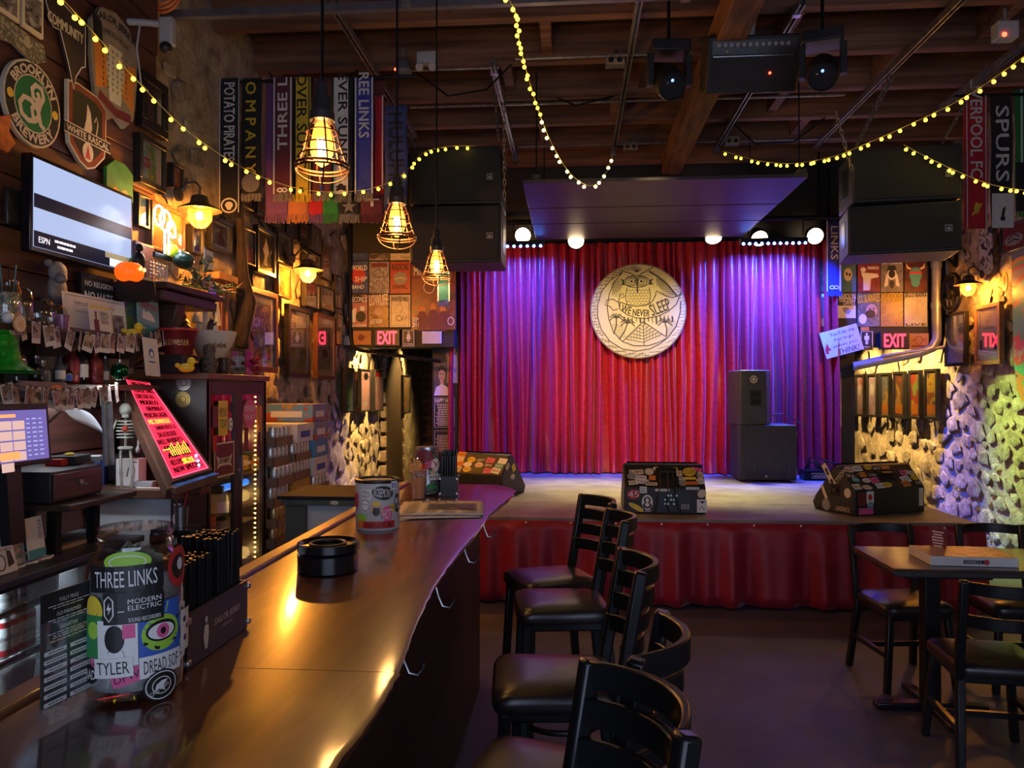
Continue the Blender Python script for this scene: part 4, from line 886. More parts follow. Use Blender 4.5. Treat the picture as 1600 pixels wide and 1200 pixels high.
SG = 'black ladder back bar stools'
pos = [(-.1, 3.5, .4, 'black bar stool at the bar end nearest the stage'), (-.05, 3.1, .14, 'black bar stool second from the stage with shiny seat'), (-.055, 2.29, .08, 'black bar stool in the middle of the row along the bar'), (-.06, 1.67, -.26, 'black bar stool second from the front showing its curved back rail'), (-.11, 1.2, .42, 'black bar stool nearest the viewer with its back in the foreground')]
st0 = chair_proto('bar_stool', pos[0][3], 'bar stool', .765, 1.1, (.87, .94, 1.01, 1.075), .35, .3, SG)
st0.matrix_basis = T(pos[0][0], pos[0][1], 0, rz=pos[0][2])
for x, y, rz, lab in pos[1:]: dup(st0, T(x, y, 0, rz=rz), lab)
CG = 'black chairs around the table'
ch0 = chair_proto('dining_chair', 'black ladder back chair behind the table corner nearest the stage middle', 'chair', .46, .82, (.65, .79), .37, None, CG)
ch0.matrix_basis = T(1.82, 4.42, 0, rz=PI / 2 + .12)
dup(ch0, T(2.42, 4.45, 0, rz=PI / 2), 'black ladder back chair behind the boxed game, against the stone wall side')
dup(ch0, T(1.80, 3.52, 0, rz=-PI / 2 - .1), 'black ladder back chair pushed in at the near side of the table')
dup(ch0, T(1.92, 2.75, 0, rz=PI * 1.15), 'black chair cut off by the picture edge in front of the table')
# table
TT = mat('table_top_brown', (.085, .045, .028), .28, var=.35, scale=5, stretch=(1, 6, 1), coat=.3)
tb = thing('dining_table', 'rectangular dark brown table with black edge beside the stage', 'table', T(0, 0, 0))
c0 = onZ(1406, 889, .75); c1 = onZ(1325, 853, .75)
X0, X1, YA, YC = (c0.x + c1.x) / 2, 2.75, c0.y, c1.y
MB().box(X0, X1, YA, YC, .735, .75).build('table_top', TT, tb, bev=.003); MB().box(X0 + .002, X1 - .002, YA + .002, YC - .002, .712, .735).build('edge_band', mat('edge_steel', (.1, .1, .105), .3, .7), tb, bev=.002)
for x in (X0 + .26, X1 - .2):
    ym = (YA + YC) / 2 - .05
    MB().box(x - .038, x + .038, ym - .038, ym + .038, .03, .712).build('pedestal', FRAME, tb, bev=.004)
    for sx, sy in ((1, 0), (-1, 0), (0, 1), (0, -1)): MB().bar((x, ym, .03), (x + sx * .27, ym + sy * .27, .018), .06, .03).build('foot', FRAME, tb, bev=.006)
    MB().box(x - .2, x + .2, ym - .2, ym + .2, .7, .712).build('top_plate', FRAME, tb)
# sign holder and boxed game
p = onZ(1466, 869, .75); sh_ = thing('table_sign', 'small clear sign holder standing on the dark brown table', 'sign holder', T(p.x, p.y, .751, rz=-.9))
MB().box(-.045, .045, -.002, .002, .006, .15).build('card', ACRYL, sh_); MB().box(-.05, .05, -.03, .03, 0, .005).build('foot', mat('holder_foot', (.6, .6, .66), .4), sh_)
draw(sh_, 'card_print', MAR, [('r', -.04, .015, .04, .14)], .0024, M=basis((0, 0, 0), (1, 0, 0), (0, 0, 1))); lines(sh_, WHT, 0, .08, .06, .1, 7, .0028).matrix_basis = basis((0, 0, 0), (1, 0, 0), (0, 0, 1))
g0 = onZ(1477, 872, .75); g1 = onZ(1594, 887, .75)
gb = thing('board_game_box', 'white lidded board game box lying on the table', 'game box', T(g1.x - .21, g1.y - .0, .751, rz=-.04))
MB().box(-.2, .2, 0, .27, 0, .045).build('box', mat('game_box_white', (.75, .74, .72), .5, var=.05), gb, bev=.003)
MB().box(-.195, .195, .005, .265, .0452, .0462).build('lid_print', picmat([(.5, .2, .12), (.62, .34, .2), (.3, .12, .1)], 2, 9), gb)
FG = basis((0, -.001, .022), (1, 0, 0), (0, 0, 1)); dd = draw(gb, 'end_label', BLK, [('r', -.05, -.009, .05, .009)], .0, M=FG); text(dd, 'CONNECT 4', WHT, -.008, 0, .075, .012, .0006); draw(dd, 'logo_dot', RED, [('e', .055, 0, .013, .013)], .0008)
# ================================================================ LEFT WALL
XW = XL + .045
def rectL(pl, pr, yt, yb, X=XW):
    a = onX(pl, yt, X); b = onX(pl, yb, X); c = onX(pr, yt, X); w = c.y - a.y; h = a.z - b.z
    return wallL((X, a.y + w / 2, (a.z + b.z) / 2)), w, h
def rectR(pl, pr, yt, yb, X=XR - .045):
    a = onX(pl, yt, X); b = onX(pl, yb, X); c = onX(pr, yt, X); w = a.y - c.y; h = a.z - b.z
    return wallR((X, a.y - w / 2, (a.z + b.z) / 2)), w, h
def rectB(pl, pr, yt, yb, Y=None):
    Y = Y or (YBL - .012 if pl < 720 else YB - .012)
    a = onY(pl, yt, Y); b = onY(pr, yb, Y); w = b.x - a.x; h = a.z - b.z
    return wallB(((a.x + b.x) / 2, Y, (a.z + b.z) / 2)), w, h
FRM = {'k': mat('frame_black', (.013, .011, .011), .35, var=.1), 'b': mat('frame_brown', (.09, .035, .018), .35, var=.35, scale=6), 'o': mat('frame_oak', (.26, .12, .05), .45, var=.3, scale=8)}
FGL = thinglass('picture_glass', (.96, .96, .96), .03, .03)
def fit(k, w, h):
    s = k[0]
    if s in 're': return (s, k[1] * w / 2, k[2] * h / 2, k[3] * w / 2, k[4] * h / 2)
    if s == 'p': return ('p', [(a * w / 2, b * h / 2) for a, b in k[1]])
    if s in 'lc': return (s, [(a * w / 2, b * h / 2) for a, b in k[1]], k[2] * min(w, h) / 2)
    return ('o', k[1] * w / 2, k[2] * h / 2, k[3] * w / 2, k[4] * h / 2, k[5] * min(w, h) / 2)
PERSON = lambda c, x=0, s=1: (c, [('e', x, .28 * s, .2 * s, .2 * s), ('p', [(x - .5 * s, -.95), (x - .42 * s, -.1), (x - .2 * s, .06), (x + .2 * s, .06), (x + .42 * s, -.1), (x + .5 * s, -.95)])])
def picture(R_, label, cols, seed, fr='k', fw=.022, mount=None, art=(), txt=(), group='framed pictures on the stone wall', scale=9, name='framed_picture', cat='picture', glass=True):
    M, w, h = R_; t = thing(name, label, cat, M, group); d = .028
    mb = MB()
    for x0, x1, y0, y1 in ((-w / 2, w / 2, h / 2 - fw, h / 2), (-w / 2, w / 2, -h / 2, -h / 2 + fw), (-w / 2, -w / 2 + fw, -h / 2 + fw, h / 2 - fw), (w / 2 - fw, w / 2, -h / 2 + fw, h / 2 - fw)): mb.box(x0, x1, y0, y1, -.02, d)
    mb.build('frame', FRM[fr], t, bev=.003)
    wi, hi = w - 2 * fw, h - 2 * fw
    if mount:
        MB().box(-wi / 2, wi / 2, -hi / 2, hi / 2, -.02, .008).build('mount', INK[mount], t); wi *= .72; hi *= .78
    p = MB().box(-wi / 2, wi / 2, -hi / 2, hi / 2, -.02, .01).build('print', picmat(cols, seed, scale), t)
    for i, (c, ss) in enumerate(art): draw(p, 'print_figure', INK[c], [fit(s, wi, hi) for s in ss], .0108 + .0006 * i)
    for s, c, x, y, ww, hh in txt: text(p, s, INK[c], x * wi / 2, y * hi / 2, ww * wi, hh * hi, .0135)
    if glass: MB().box(-w / 2 + fw, w / 2 - fw, -h / 2 + fw, h / 2 - fw, .0165, .0175).build('pane', FGL, t)
    return t
G1 = [(.2, .17, .12), (.33, .29, .22), (.5, .45, .36), (.12, .1, .07)]; G2 = [(.06, .05, .05), (.18, .16, .15), (.4, .37, .34)]; G3 = [(.55, .5, .4), (.65, .6, .5), (.45, .4, .3)]; G4 = [(.02, .02, .02), (.035, .03, .03)]
PB = [(.03, .05, .16), (.12, .1, .3), (.5, .42, .45)]; PR = [(.35, .06, .05), (.12, .03, .03), (.5, .3, .2)]; PG = [(.2, .35, .1), (.4, .5, .2), (.08, .1, .05)]; PW = [(.6, .28, .06), (.45, .2, .05), (.75, .45, .15)]
PL = picture
PL(rectL(296, 314, 349, 394), 'small framed photo in blue tones under the near barn lamp', PB, 1, 'k', .014, art=[PERSON('k')])
PL(rectL(326, 359, 336, 386), 'dark framed photo with white mat beside the near barn lamp', G2, 2, 'k', .02, mount='w', art=[PERSON('m')])
PL(rectL(374, 395, 352, 409), 'framed pale certificate with an oval emblem', G3, 3, 'k', .014, art=[('G', [('o', 0, .35, .35, .2, .06), ('o', 0, -.1, .45, .5, .04)])])
PL(rectL(398, 427, 350, 424), 'black framed picture of a white flame figure on black', G4, 4, 'k', .035, art=[('c', [('c', [(-.85, -.9), (.85, -.9), (.85, .9), (-.85, .9)], .02)]), ('w', [('p', [(-.25, -.7), (.3, -.75), (.2, -.35), (.45, .0), (.3, .4), (.05, .75), (-.15, .3), (-.35, .1), (-.1, -.2)])])])
PL(rectL(430, 454, 357, 407), 'framed grey portrait photo above the lamp lit print', G2, 5, 'k', .016, mount='c', art=[PERSON('k')])
PL(rectL(431, 452, 411, 462), 'framed warm brown print catching the lamp glow', PW, 6, 'b', .016)
PL(rectL(383, 430, 445, 580), 'large brown framed collage poster above the cabinet top', G1, 7, 'b', .045, mount='w', art=[('k', [('e', x, y, .06, .05) for x in (-.7, -.42, -.14, .14, .42, .7) for y in (.72, .5, .28, .06, -.5)]), ('c', [('l', [(-.9, .4), (-.5, .85), (0, .95), (.5, .85), (.9, .4)], .03), ('e', -.1, -.4, .25, .16)])], scale=14)
PL(rectL(447, 480, 474, 589), 'tall black framed landscape poster with a winding road', [(.4, .36, .3), (.25, .2, .17), (.13, .14, .12)], 8, 'k', .045, art=[('G', [('p', [(-.9, -.95), (-.1, -.2), (.3, -.1), (.1, -.4), (-.3, -.95)])]), ('c', [('r', -.7, .6, .6, .85)])], scale=5)
PL(rectL(492, 520, 488, 592), 'tall brown framed poster nearest the passage', G1, 9, 'b', .035, mount='c', art=[('m', [('r', -.6, .1, .6, .7), ('e', 0, -.3, .5, .2)])], scale=12)
PL(rectL(474, 497, 389, 420), 'dark framed board above the far barn lamp', G4, 10, 'k', .012)
PL(rectL(474, 496, 437, 478), 'framed group photo just below the far barn lamp', [(.12, .08, .07), (.3, .24, .22), (.2, .12, .1)], 11, 'k', .014, art=[PERSON('c', -.4, .7), PERSON('w', .3, .8)])
PL(rectL(500, 514, 378, 434), 'tall framed red and cream gig print beside the far barn lamp', [(.5, .42, .36), (.4, .08, .06), (.55, .5, .44)], 12, 'k', .014)
PL(rectL(499, 518, 445, 482), 'framed dark red photo next to the black conduit', PR, 13, 'k', .014)
PL(rectL(424, 440, 338, 354), 'small lime green framed print under the scarves', [(.5, .55, .05), (.4, .45, .04)], 14, 'k', .012)
PL(rectL(444, 461, 342, 368), 'framed dark blue print under the scarf fringes', [(.03, .04, .1), (.1, .1, .16), (.3, .3, .35)], 15, 'k', .014)
PL(rectL(465, 481, 345, 378), 'framed black print with red lettering under the scarf fringes', [(.02, .02, .02), (.04, .03, .03)], 16, 'k', .012, art=[('r', [('r', -.5, .1, .5, .5), ('r', -.4, -.5, .4, -.3)]), ('w', [('r', -.4, -.15, .4, 0)])])
PL(rectL(482, 498, 349, 390), 'framed print with a black tree on cream', [(.5, .45, .36), (.42, .38, .3)], 17, 'k', .012, art=[('k', [('l', [(0, -.8), (0, .1)], .16), ('l', [(0, -.2), (-.5, .6)], .1), ('l', [(0, 0), (.5, .7)], .1), ('l', [(0, .1), (0, .8)], .1)])])
PL(rectL(398, 416, 306, 334), 'small framed cream print half hidden by the scarves', G3, 18, 'k', .014, art=[('o', [('e', 0, .2, .5, .4)])])
PL(rectL(376, 393, 296, 322), 'small framed pink print half hidden by the scarves', [(.6, .3, .3), (.5, .2, .22)], 19, 'k', .012)
PL(rectL(521, 531, 428, 480), 'upper narrow framed print beside the black conduit', PB, 20, 'k', .012)
PL(rectL(522, 532, 487, 538), 'lower narrow framed print beside the black conduit', G2, 21, 'k', .012)
PL(rectL(217, 257, 108, 196), 'large dark framed print beside the winged spirits sign', [(.05, .05, .05), (.12, .11, .1), (.2, .2, .22)], 22, 'k', .05, art=[('w', [('r', .45, -.75, .95, .55)])])
PL(rectL(213, 254, 206, 284), 'framed green poster with a red block and white text panel', [(.3, .45, .15), (.5, .6, .4), (.25, .45, .45)], 23, 'k', .03, art=[('w', [('r', .42, -.95, .95, .95)]), ('r', [('r', -.8, -.3, -.15, .2)]), ('y', [('e', .1, -.7, .16, .12)])], txt=[('VOLT', 'w', -.5, -.05, .25, .12)])
PL(rectL(210, 228, 300, 352), 'teal framed print beside the television edge', [(.2, .4, .4), (.5, .6, .6)], 24, 'k', .016)
PL(rectL(231, 284, 312, 388), 'amber lit framed print behind the white neon sign', [(.4, .24, .12), (.3, .17, .08)], 25, 'b', .02)
PL(rectL(265, 281, 253, 292), 'small dark framed mirror with a warm gleam above the amber print', PW, 26, 'k', .014)
# passage pictures, left
PG_ = 'narrow lit pictures in the passage beside the bar'
PL(rectL(537, 551, 574, 645), 'black framed green poster in the passage, closest to the bar', [(.3, .5, .12), (.5, .65, .25), (.12, .2, .06)], 30, 'k', .018, group=PG_, art=[('l', [('e', -.1, -.2, .5, .5)])])
PL(rectL(561, 577, 576, 644), 'black framed pink cartoon poster in the passage', [(.85, .5, .55), (.8, .4, .48)], 31, 'k', .018, group=PG_, art=[('k', [('e', .2, .7, .5, .2)]), ('w', [('e', 0, -.7, .5, .15)])])
PL(rectL(583, 596, 577, 643), 'pink poster with red top in the passage beside the arched door', [(.85, .5, .55), (.8, .45, .5)], 32, 'k', .018, group=PG_, art=[('r', [('r', -1, .7, 1, 1)])])
PL(rectL(628, 639, 586, 647), 'black framed orange poster in the passage beyond the arched door', [(.7, .5, .28), (.6, .36, .15)], 33, 'k', .018, group=PG_)
# arched door in the passage
a = onX(598, 700, XL); b = onX(626, 700, XL)
dw = b.y - a.y; door = MB()
ap = [(-dw / 2, 0), (dw / 2, 0), (dw / 2, 1.55)] + [(dw / 2 * math.cos(R(t)) , 1.55 + .6 * math.sin(R(t)) ** .8) for t in (25, 45, 60, 75, 90, 105, 120, 135, 155)] + [(-dw / 2, 1.55)]
door.prism(ap, 0, .05, wallL((XL - .02, (a.y + b.y) / 2, .0)))
d1 = door.build('door_1', mat('old_door_wood', (.05, .028, .018), .6, var=.4, scale=5, stretch=(1, 8, 1))); d1['kind'] = 'structure'
ARCHB = stonemat('arch_brick', [(.2, .13, .09), (.33, .24, .18), (.42, .32, .25)], 8)
out = [(x * 1.12, y * 1.03 if y > 1 else y) for x, y in ap[2:]]
out = [(dw / 2 * 1.07, .1 + .2 * i) for i in range(8)] + [(dw / 2 * 1.07 * math.cos(R(t)), 1.58 + .66 * max(0, math.sin(R(t))) ** .8) for t in range(8, 176, 14)] + [(-dw / 2 * 1.07, 1.5 - .2 * i) for i in range(8)]
for i, (x, y) in enumerate(out): MB().cbox((x, y, .03), (.1, .15, .07)).build('brick', ARCHB, d1, wallL((XL - .01, (a.y + b.y) / 2, 0)), bev=.01)
# ---- television
M, w, h = rectL(48, 208, 237, 392, XL + .13); tv = thing('television', 'wall mounted flat television showing a pale blurred picture', 'television', M)
MB().box(-w / 2, w / 2, -h / 2, h / 2, -.05, 0).build('housing', mat('tv_black', (.008, .008, .01), .2, var=0), tv, bev=.006)
SCRN = mat('screen_glow', (.02, .02, .03), .2, em=.5, var=0, spec=.08, emc=(.46, .56, .86)); SDK = mat('screen_dark', (.012, .014, .035), .25, em=.2, var=0, spec=.05)
s = MB().box(-w / 2 + .018, w / 2 - .018, -h / 2 + .025, h / 2 - .02, 0, .002).build('screen', SCRN, tv)
wi = w / 2 - .019
draw(s, 'screen_band', SDK, [('r', -wi, -.02, wi, .045), ('r', -wi, -h / 2 + .026, wi, -h / 2 + .1)], .0026)
text(s, 'ESPN', mat('screen_white', (.8, .8, .9), .3, em=.8, var=0), -wi + .07, -h / 2 + .063, .075, .028, .0032); lines(s, MC['screen_white'], -wi + .22, -h / 2 + .063, .16, .05, 2, .0032)
draw(s, 'screen_ad', MC['screen_white'], [('r', wi - .2, -h / 2 + .03, wi - .01, -h / 2 + .07)], .0033); draw(s, 'screen_ad_top', mat('screen_amber', (.3, .24, .12), .3, em=.4, var=0), [('r', wi - .24, -h / 2 + .07, wi, -h / 2 + .1)], .0031)
for k in range(2): MB().box(-.1, .1, -.05 + k * .0, .05, -.14 + .05, -.05).build('wall_bracket', BLKMET, tv)
# ---- signs on the boards
def sign(R_, name, label, cat='sign', group='signs on the dark boards'):
    return thing(name, label, cat, R_[0], group), R_[1], R_[2]
t, w, h = sign(rectL(9, 96, 92, 200, XL + .06), 'brewery_sign', 'round green and black brewery sign with white script letter')
M_, w, h = rectL(9, 96, 95, 200, XL + .06); rr = w / 2 * 1.02; c = onX(52, 163, XL + .06); t.matrix_basis = wallL(c)
ry = 70 / 1200 * c.y
def sE(k): return ('e', 0, 0, rr * k, ry * k)
MB().lathe([(1, -.02), (1, 0)], 48, Matrix.Diagonal((rr, ry, 1, 1))).build('board', CRM, t)
draw(t, 'black_band', BLK, [sE(.955)], .001); draw(t, 'cream_ring', CRM, [sE(.68)], .0016); draw(t, 'green_field', mat('sign_green', (.012, .2, .06), .4, var=.05), [sE(.645)], .0022); draw(t, 'yellow_dot', YEL, [('e', -rr * .79, 0, rr * .11, ry * .11), ('e', rr * .79, 0, rr * .11, ry * .11)], .0022)
for s, sg, ww in (('BROOKLYN', 1, 1.75), ('BREWERY', -1, 1.55)):
    text(t, s, CRM, 0, sg * ry * .8, rr * ww, ry * .2, .003, fn=(lambda a, b, sg=sg: ((rr * .8 + sg * b) * math.sin(a / (rr * .8)), sg * ((ry * .8 + sg * b) * math.cos(a / (rr * .8)) - ry * .8))), bold=.003)
bl = [(.34, -.42), (.22, -.36), (.14, -.12), (.2, .06), (.3, .22), (.24, .4), (.06, .42), (-.06, .3), (-.02, .14), (.1, .1), (.16, .2), (.1, .28)]
bl2 = [(.2, .06), (.06, .0), (-.06, -.1), (-.02, -.26), (.1, -.3), (.16, -.14), (.04, -.02), (-.1, .06), (-.3, .06), (-.42, -.1), (-.36, -.3), (-.16, -.38), (.02, -.34), (.16, -.2)]
draw(t, 'script_letter', CRM, [('l', [(x * rr * 1.15, y * ry * 1.15) for x, y in b_], rr * .13) for b_ in (bl, bl2)], .003)
t, w, h = sign(rectL(104, 171, 131, 250, XL + .06), 'shield_sign', 'dark red shield shaped beer sign above the television')
w = onX(171, 170, XL + .06).y - onX(106, 170, XL + .06).y; c = onX(137, 200, XL + .06); t.matrix_basis = wallL(c); h = 122 / 1200 * c.y
shp = [(-.5, .5), (-.25, .53), (.25, .5), (.5, .38), (.5, -.08), (.46, -.3), (.2, -.5), (0, -.56), (-.2, -.5), (-.46, -.32), (-.5, -.08)]
MB().prism([(x * w * .92, y * h) for x, y in shp], -.02, 0).build('board', CRM, t); draw(t, 'red_field', mat('shield_red', (.22, .035, .022), .5, var=.2), [('p', [(x * w * .87, y * h * .96) for x, y in shp])], .001); draw(t, 'black_field', BLK, [('p', [(x * w * .7, y * h * .8 + .0) for x, y in shp])], .002)
draw(t, 'pale_figure', CRM, [('p', [(-.02 * w, .32 * h), (.06 * w, .22 * h), (.1 * w, .02 * h), (.05 * w, -.1 * h), (-.12 * w, -.1 * h), (-.08 * w, 0), (-.04 * w, .12 * h)]), ('l', [(.2 * w, -.05 * h), (.24 * w, .12 * h), (.2 * w, .2 * h), (.15 * w, .12 * h)], .008), ('e', 0, -.33 * h, .13 * w, .13 * h)], .0028)
draw(t, 'red_mark', RED, [('p', [(-.06 * w, -.42 * h), (0, -.23 * h), (.06 * w, -.42 * h)])], .0034)
rb = MB().box(-w * .55, w * .55, -h * .2, -h * .06, -.01, .005).build('ribbon', BLK, t); draw(rb, 'ribbon_edge', CRM, [('c', [(-w * .55, -h * .2), (w * .55, -h * .2), (w * .55, -h * .06), (-w * .55, -h * .06)], .006)], .0055); text(rb, 'WHITE RASCAL', CRM, 0, -h * .13, w * 1.0, h * .085, .0058, bold=.0015)
c = onX(105, 60, XL + .06); t = thing('state_sign', 'dark metal state outline sign with the word community', 'sign', wallL(c), 'signs on the dark boards'); u = .0042
TXo = [(-42, 58), (-42, -4 + 30), (-28, 2), (-14, 4), (2, -28), (14, -57), (18, -40), (30, -24), (38, -20), (38, 30), (10, 34), (-18, 40), (-18, 58)]
TXp = [(x * u * .9, y * u) for x, y in TXo]; MB().prism(TXp, -.015, 0).build('board', mat('sign_charcoal', (.045, .03, .028), .5, var=.3), t); draw(t, 'outline', WHT, [('c', TXp, .006)], .001); text(t, 'COMMUNITY', CRM, -.01, .05, .27, .05, .002, -.0, bold=.002)
c = onX(180, 110, XL + .06); t = thing('spirits_sign', 'round topped spirits sign with scaled bottle art and orange wings', 'sign', wallL(c), 'signs on the dark boards')
Wd, Hd = .43, .62; pl_ = [(-.42, -.3), (-.5, .0), (-.5, .3), (-.3, .47), (0, .52), (.3, .47), (.5, .3), (.5, 0), (.42, -.35), (.2, -.48), (0, -.42), (-.2, -.5)]
MB().prism([(x * Wd, y * Hd) for x, y in pl_], -.02, 0).build('board', mat('sign_tan', (.3, .24, .17), .6, var=.25), t)
draw(t, 'wing_print', ORG, [('p', [(-.46 * Wd, .2 * Hd), (-.2 * Wd, .1 * Hd), (-.16 * Wd, -.2 * Hd), (-.4 * Wd, -.25 * Hd)]), ('p', [(.46 * Wd, .15 * Hd), (.2 * Wd, .1 * Hd), (.16 * Wd, -.2 * Hd), (.4 * Wd, -.3 * Hd)])], .001)
draw(t, 'bottle_print', CRM, [('p', [(-.14 * Wd, .2 * Hd), (.14 * Wd, .2 * Hd), (.2 * Wd, 0), (.12 * Wd, -.3 * Hd), (-.12 * Wd, -.3 * Hd), (-.2 * Wd, 0)])], .0016); draw(t, 'scale_print', BLK, [('l', [((x - .5) * .05 * Wd * 5 * .2 - .0 + (i % 2) * .01, .16 * Hd - i * .03), ((x - .5) * .05 * Wd + .01, .15 * Hd - i * .03 - .01)], .008) for i in range(8) for x in (-5, -3, -1, 1, 3, 5)] + [('p', [(-.48 * Wd, .38 * Hd), (-.3 * Wd, .34 * Hd), (-.26 * Wd, .12 * Hd), (-.46 * Wd, .2 * Hd)])], .0022)
text(t, 'SAILOR JERRY', BLK, 0, .42 * Hd, .36, .05, .003, arcr=.4, bold=.001); text(t, 'SPICED RUM', BLK, 0, .3 * Hd, .24, .03, .003, arcr=.4)
draw(t, 'banner_print', MAR, [('l', [(-.35 * Wd, -.3 * Hd), (0, -.38 * Hd), (.35 * Wd, -.36 * Hd)], .05)], .0026)
R_ = rectL(10, 62, 2, 50, XL + .06); t, w, h = sign(R_, 'card_print', 'pair of pale playing card prints with ornamental scroll at the wall top', 'print')
w, h = .3, .34; t.matrix_basis = wallL(onX(33, 32, XL + .06))
for x in (-.08, .08): b_ = MB().box(x - .07, x + .07, -.02, .17, -.015, 0).build('card', CRM, t); draw(b_, 'card_art', picmat(G2, 40, 22), [('r', x - .055, 0, x + .055, .15)], .001)
MB().prism([(-.16, -.03), (.15, -.05), (.17, -.12), (.08, -.17), (-.04, -.13), (-.13, -.14), (-.18, -.09)], -.015, .002).build('scroll', picmat([(.3, .27, .22), (.1, .09, .08), (.4, .36, .3)], 41, 26), t)
R_ = rectL(167, 208, 243, 300, XL + .06); t, w, h = sign(R_, 'beer_sign', 'green beer sign with an orange mountain beside the television'); MB().prism([(-w / 2, -h / 2), (w / 2, -h / 2), (w / 2, h * .3), (w * .2, h / 2), (-w * .2, h * .5), (-w / 2, h * .2)], -.02, 0).build('board', mat('sign_leaf_green', (.03, .17, .035), .5, var=.3), t); draw(t, 'mountain_print', ORG, [('p', [(-w * .45, -h * .5), (-w * .2, -h * .25), (0, -h * .34), (w * .2, -h * .22), (w * .48, -h * .5)])], .001)
R_ = rectL(127, 178, 424, 462, XL + .07); t, w, h = sign(R_, 'slogan_sign', 'black sign with no religion no hate lettering under the television'); MB().box(-w / 2, w / 2, -h / 2 - .04, h / 2, -.02, 0).build('board', BLK, t); text(t, 'NO RELIGION', WHT, .01, .01, w * .86, h * .22, .001, bold=.001); text(t, 'NO HATE', WHT, .01, -.055, w * .86, h * .36, .001, bold=.002); text(t, "DON'T BOTHER", GRY, .01, .05, w * .6, h * .1, .001)
R_ = rectL(12, 38, 290, 350, XL + .06); t, w, h = sign(R_, 'plaque', 'dark scuffed rectangular plaque at the picture edge beside the television', 'plaque'); MB().box(-w / 2, w / 2, -h / 2, h / 2, -.02, 0).build('board', picmat([(.02, .02, .02), (.05, .04, .035), (.012, .012, .014)], 44, 14), t, bev=.004)
c = onX(0, 190, XL + .08); t = thing('flame_sign', 'orange flame sign cut off beside the round brewery sign', 'sign', wallL((XL + .07, c.y + .02, c.z)), 'signs on the dark boards'); MB().prism([(-.1, -.1), (.04, -.12), (.09, -.06), (.05, -.02), (.06, .06), (-.0, .03), (-.1, .1)], -.02, 0).build('board', mat('flame_orange', (.6, .16, .03), .5, var=.4, scale=25), t)
# cast dog head
c = onX(84, 442, XL + .1); t = thing('dog_plaque', 'grey cast bulldog relief on the boards under the television', 'ornament', wallL(c)); GRS = mat('cast_grey', (.27, .25, .25), .6, var=.35, scale=18)
mb = MB(); mb.ball((0, .05, .02), .055, 14, 10, sz=.6); mb.ball((-.02, .02, .05), .028, 10, 8); mb.ball((.04, .085, .0), .022, 8, 6); mb.ball((-.04, .09, 0), .02, 8, 6); mb.ball((0.01, -.03, .01), .06, 14, 10, sy=1.2, sz=.55); mb.build('head', GRS, t)
for x in (-.04, .045): MB().lathe([(.018, -.14), (.02, -.12), (.016, -.03)], 8, Matrix.Rotation(-PI / 2, 4, 'X') @ T(x, -.02, 0)).build('leg', GRS, t, T(0, -.14, .02, rx=0))

# ================================================================ WARM LAMPS
AMB = thinglass('amber_glass', (1, .62, .22), .08, .05, .12); BULBC = mat('lamp_core', (1, .62, .2), .3, em=55, var=0, emc=(1, .62, .22)); SHADEM = mat('aged_shade', (.06, .045, .035), .45, .6, var=.4, scale=14)
def sconce(p, side, s, label, e):
    rz = 0 if side > 0 else PI       # side>0: hangs on the left wall and reaches towards +X
    t = thing('barn_lamp', label, 'wall lamp', T(*p, rz=rz) @ Matrix.Scale(s, 4), 'amber barn lamps')
    MB().lathe([(.03, .11), (.05, .1), (.06, .055), (.13, .02), (.135, .012), (.125, .012), (.055, .045), (.028, .09)], 28, cap=False).build('shade', SHADEM, t)
    MB().lathe([(.062, .03), (.075, -.01), (.072, -.05), (.045, -.085), (.0, -.098)], 22, cap=False).build('globe', AMB, t)
    for a in range(4): MB().tube([(.077 * math.cos(a * PI / 4) * math.cos(q), .077 * math.sin(a * PI / 4) * math.cos(q), -.01 + .095 * min(0, math.sin(q))) for q in [PI + PI * i / 12 for i in range(13)]], .0025, 5).build('cage_wire', SHADEM, t)
    MB().ball((0, 0, -.022), .026, 12, 8).build('bulb', BULBC, t)
    MB().tube([(0, 0, .1), (0, 0, .16), (-.03, 0, .19), (-.07, 0, .19), (-.1, 0, .16), (-.14, 0, .12)], .01, 8).build('arm', SHADEM, t)
    MB().lathe([(.045, 0), (.045, .02), (.02, .03)], 18, T(-.15, 0, .12, ry=PI / 2)).build('wall_plate', SHADEM, t)
    lamp('barn_lamp_light', 'POINT', Vector(p) + Vector((0, 0, -.06 * s)), e, (1, .56, .17), None, .035)
p = onX(312, 332, XL + .24); sconce(p, 1, 1.0, 'amber barn lamp beside the white neon sign', 48)
p = onX(481, 424, XL + .24); sconce(p, 1, 1.0, 'amber barn lamp among the frames near the passage', 95)
p = onX(1513, 447, XR - .19); sconce(p, -1, 1.0, 'amber barn lamp on the stone wall beside the round metal fan', 34)
CAGE = mat('rusty_cage', (.16, .07, .035), .4, .8, var=.4, scale=20); EDG = thinglass('edison_glass', (1, .5, .12), .06, .03, .25); EDGG = mat('bulb_glow', (1, .36, .05), .3, em=2.0, var=0, alpha=.35, emc=(1, .33, .04)); FILA = mat('filament', (1, .75, .35), .3, em=45, var=0, emc=(1, .68, .25)); SOCK = mat('socket_bakelite', (.05, .045, .043), .35, .3, var=.2)
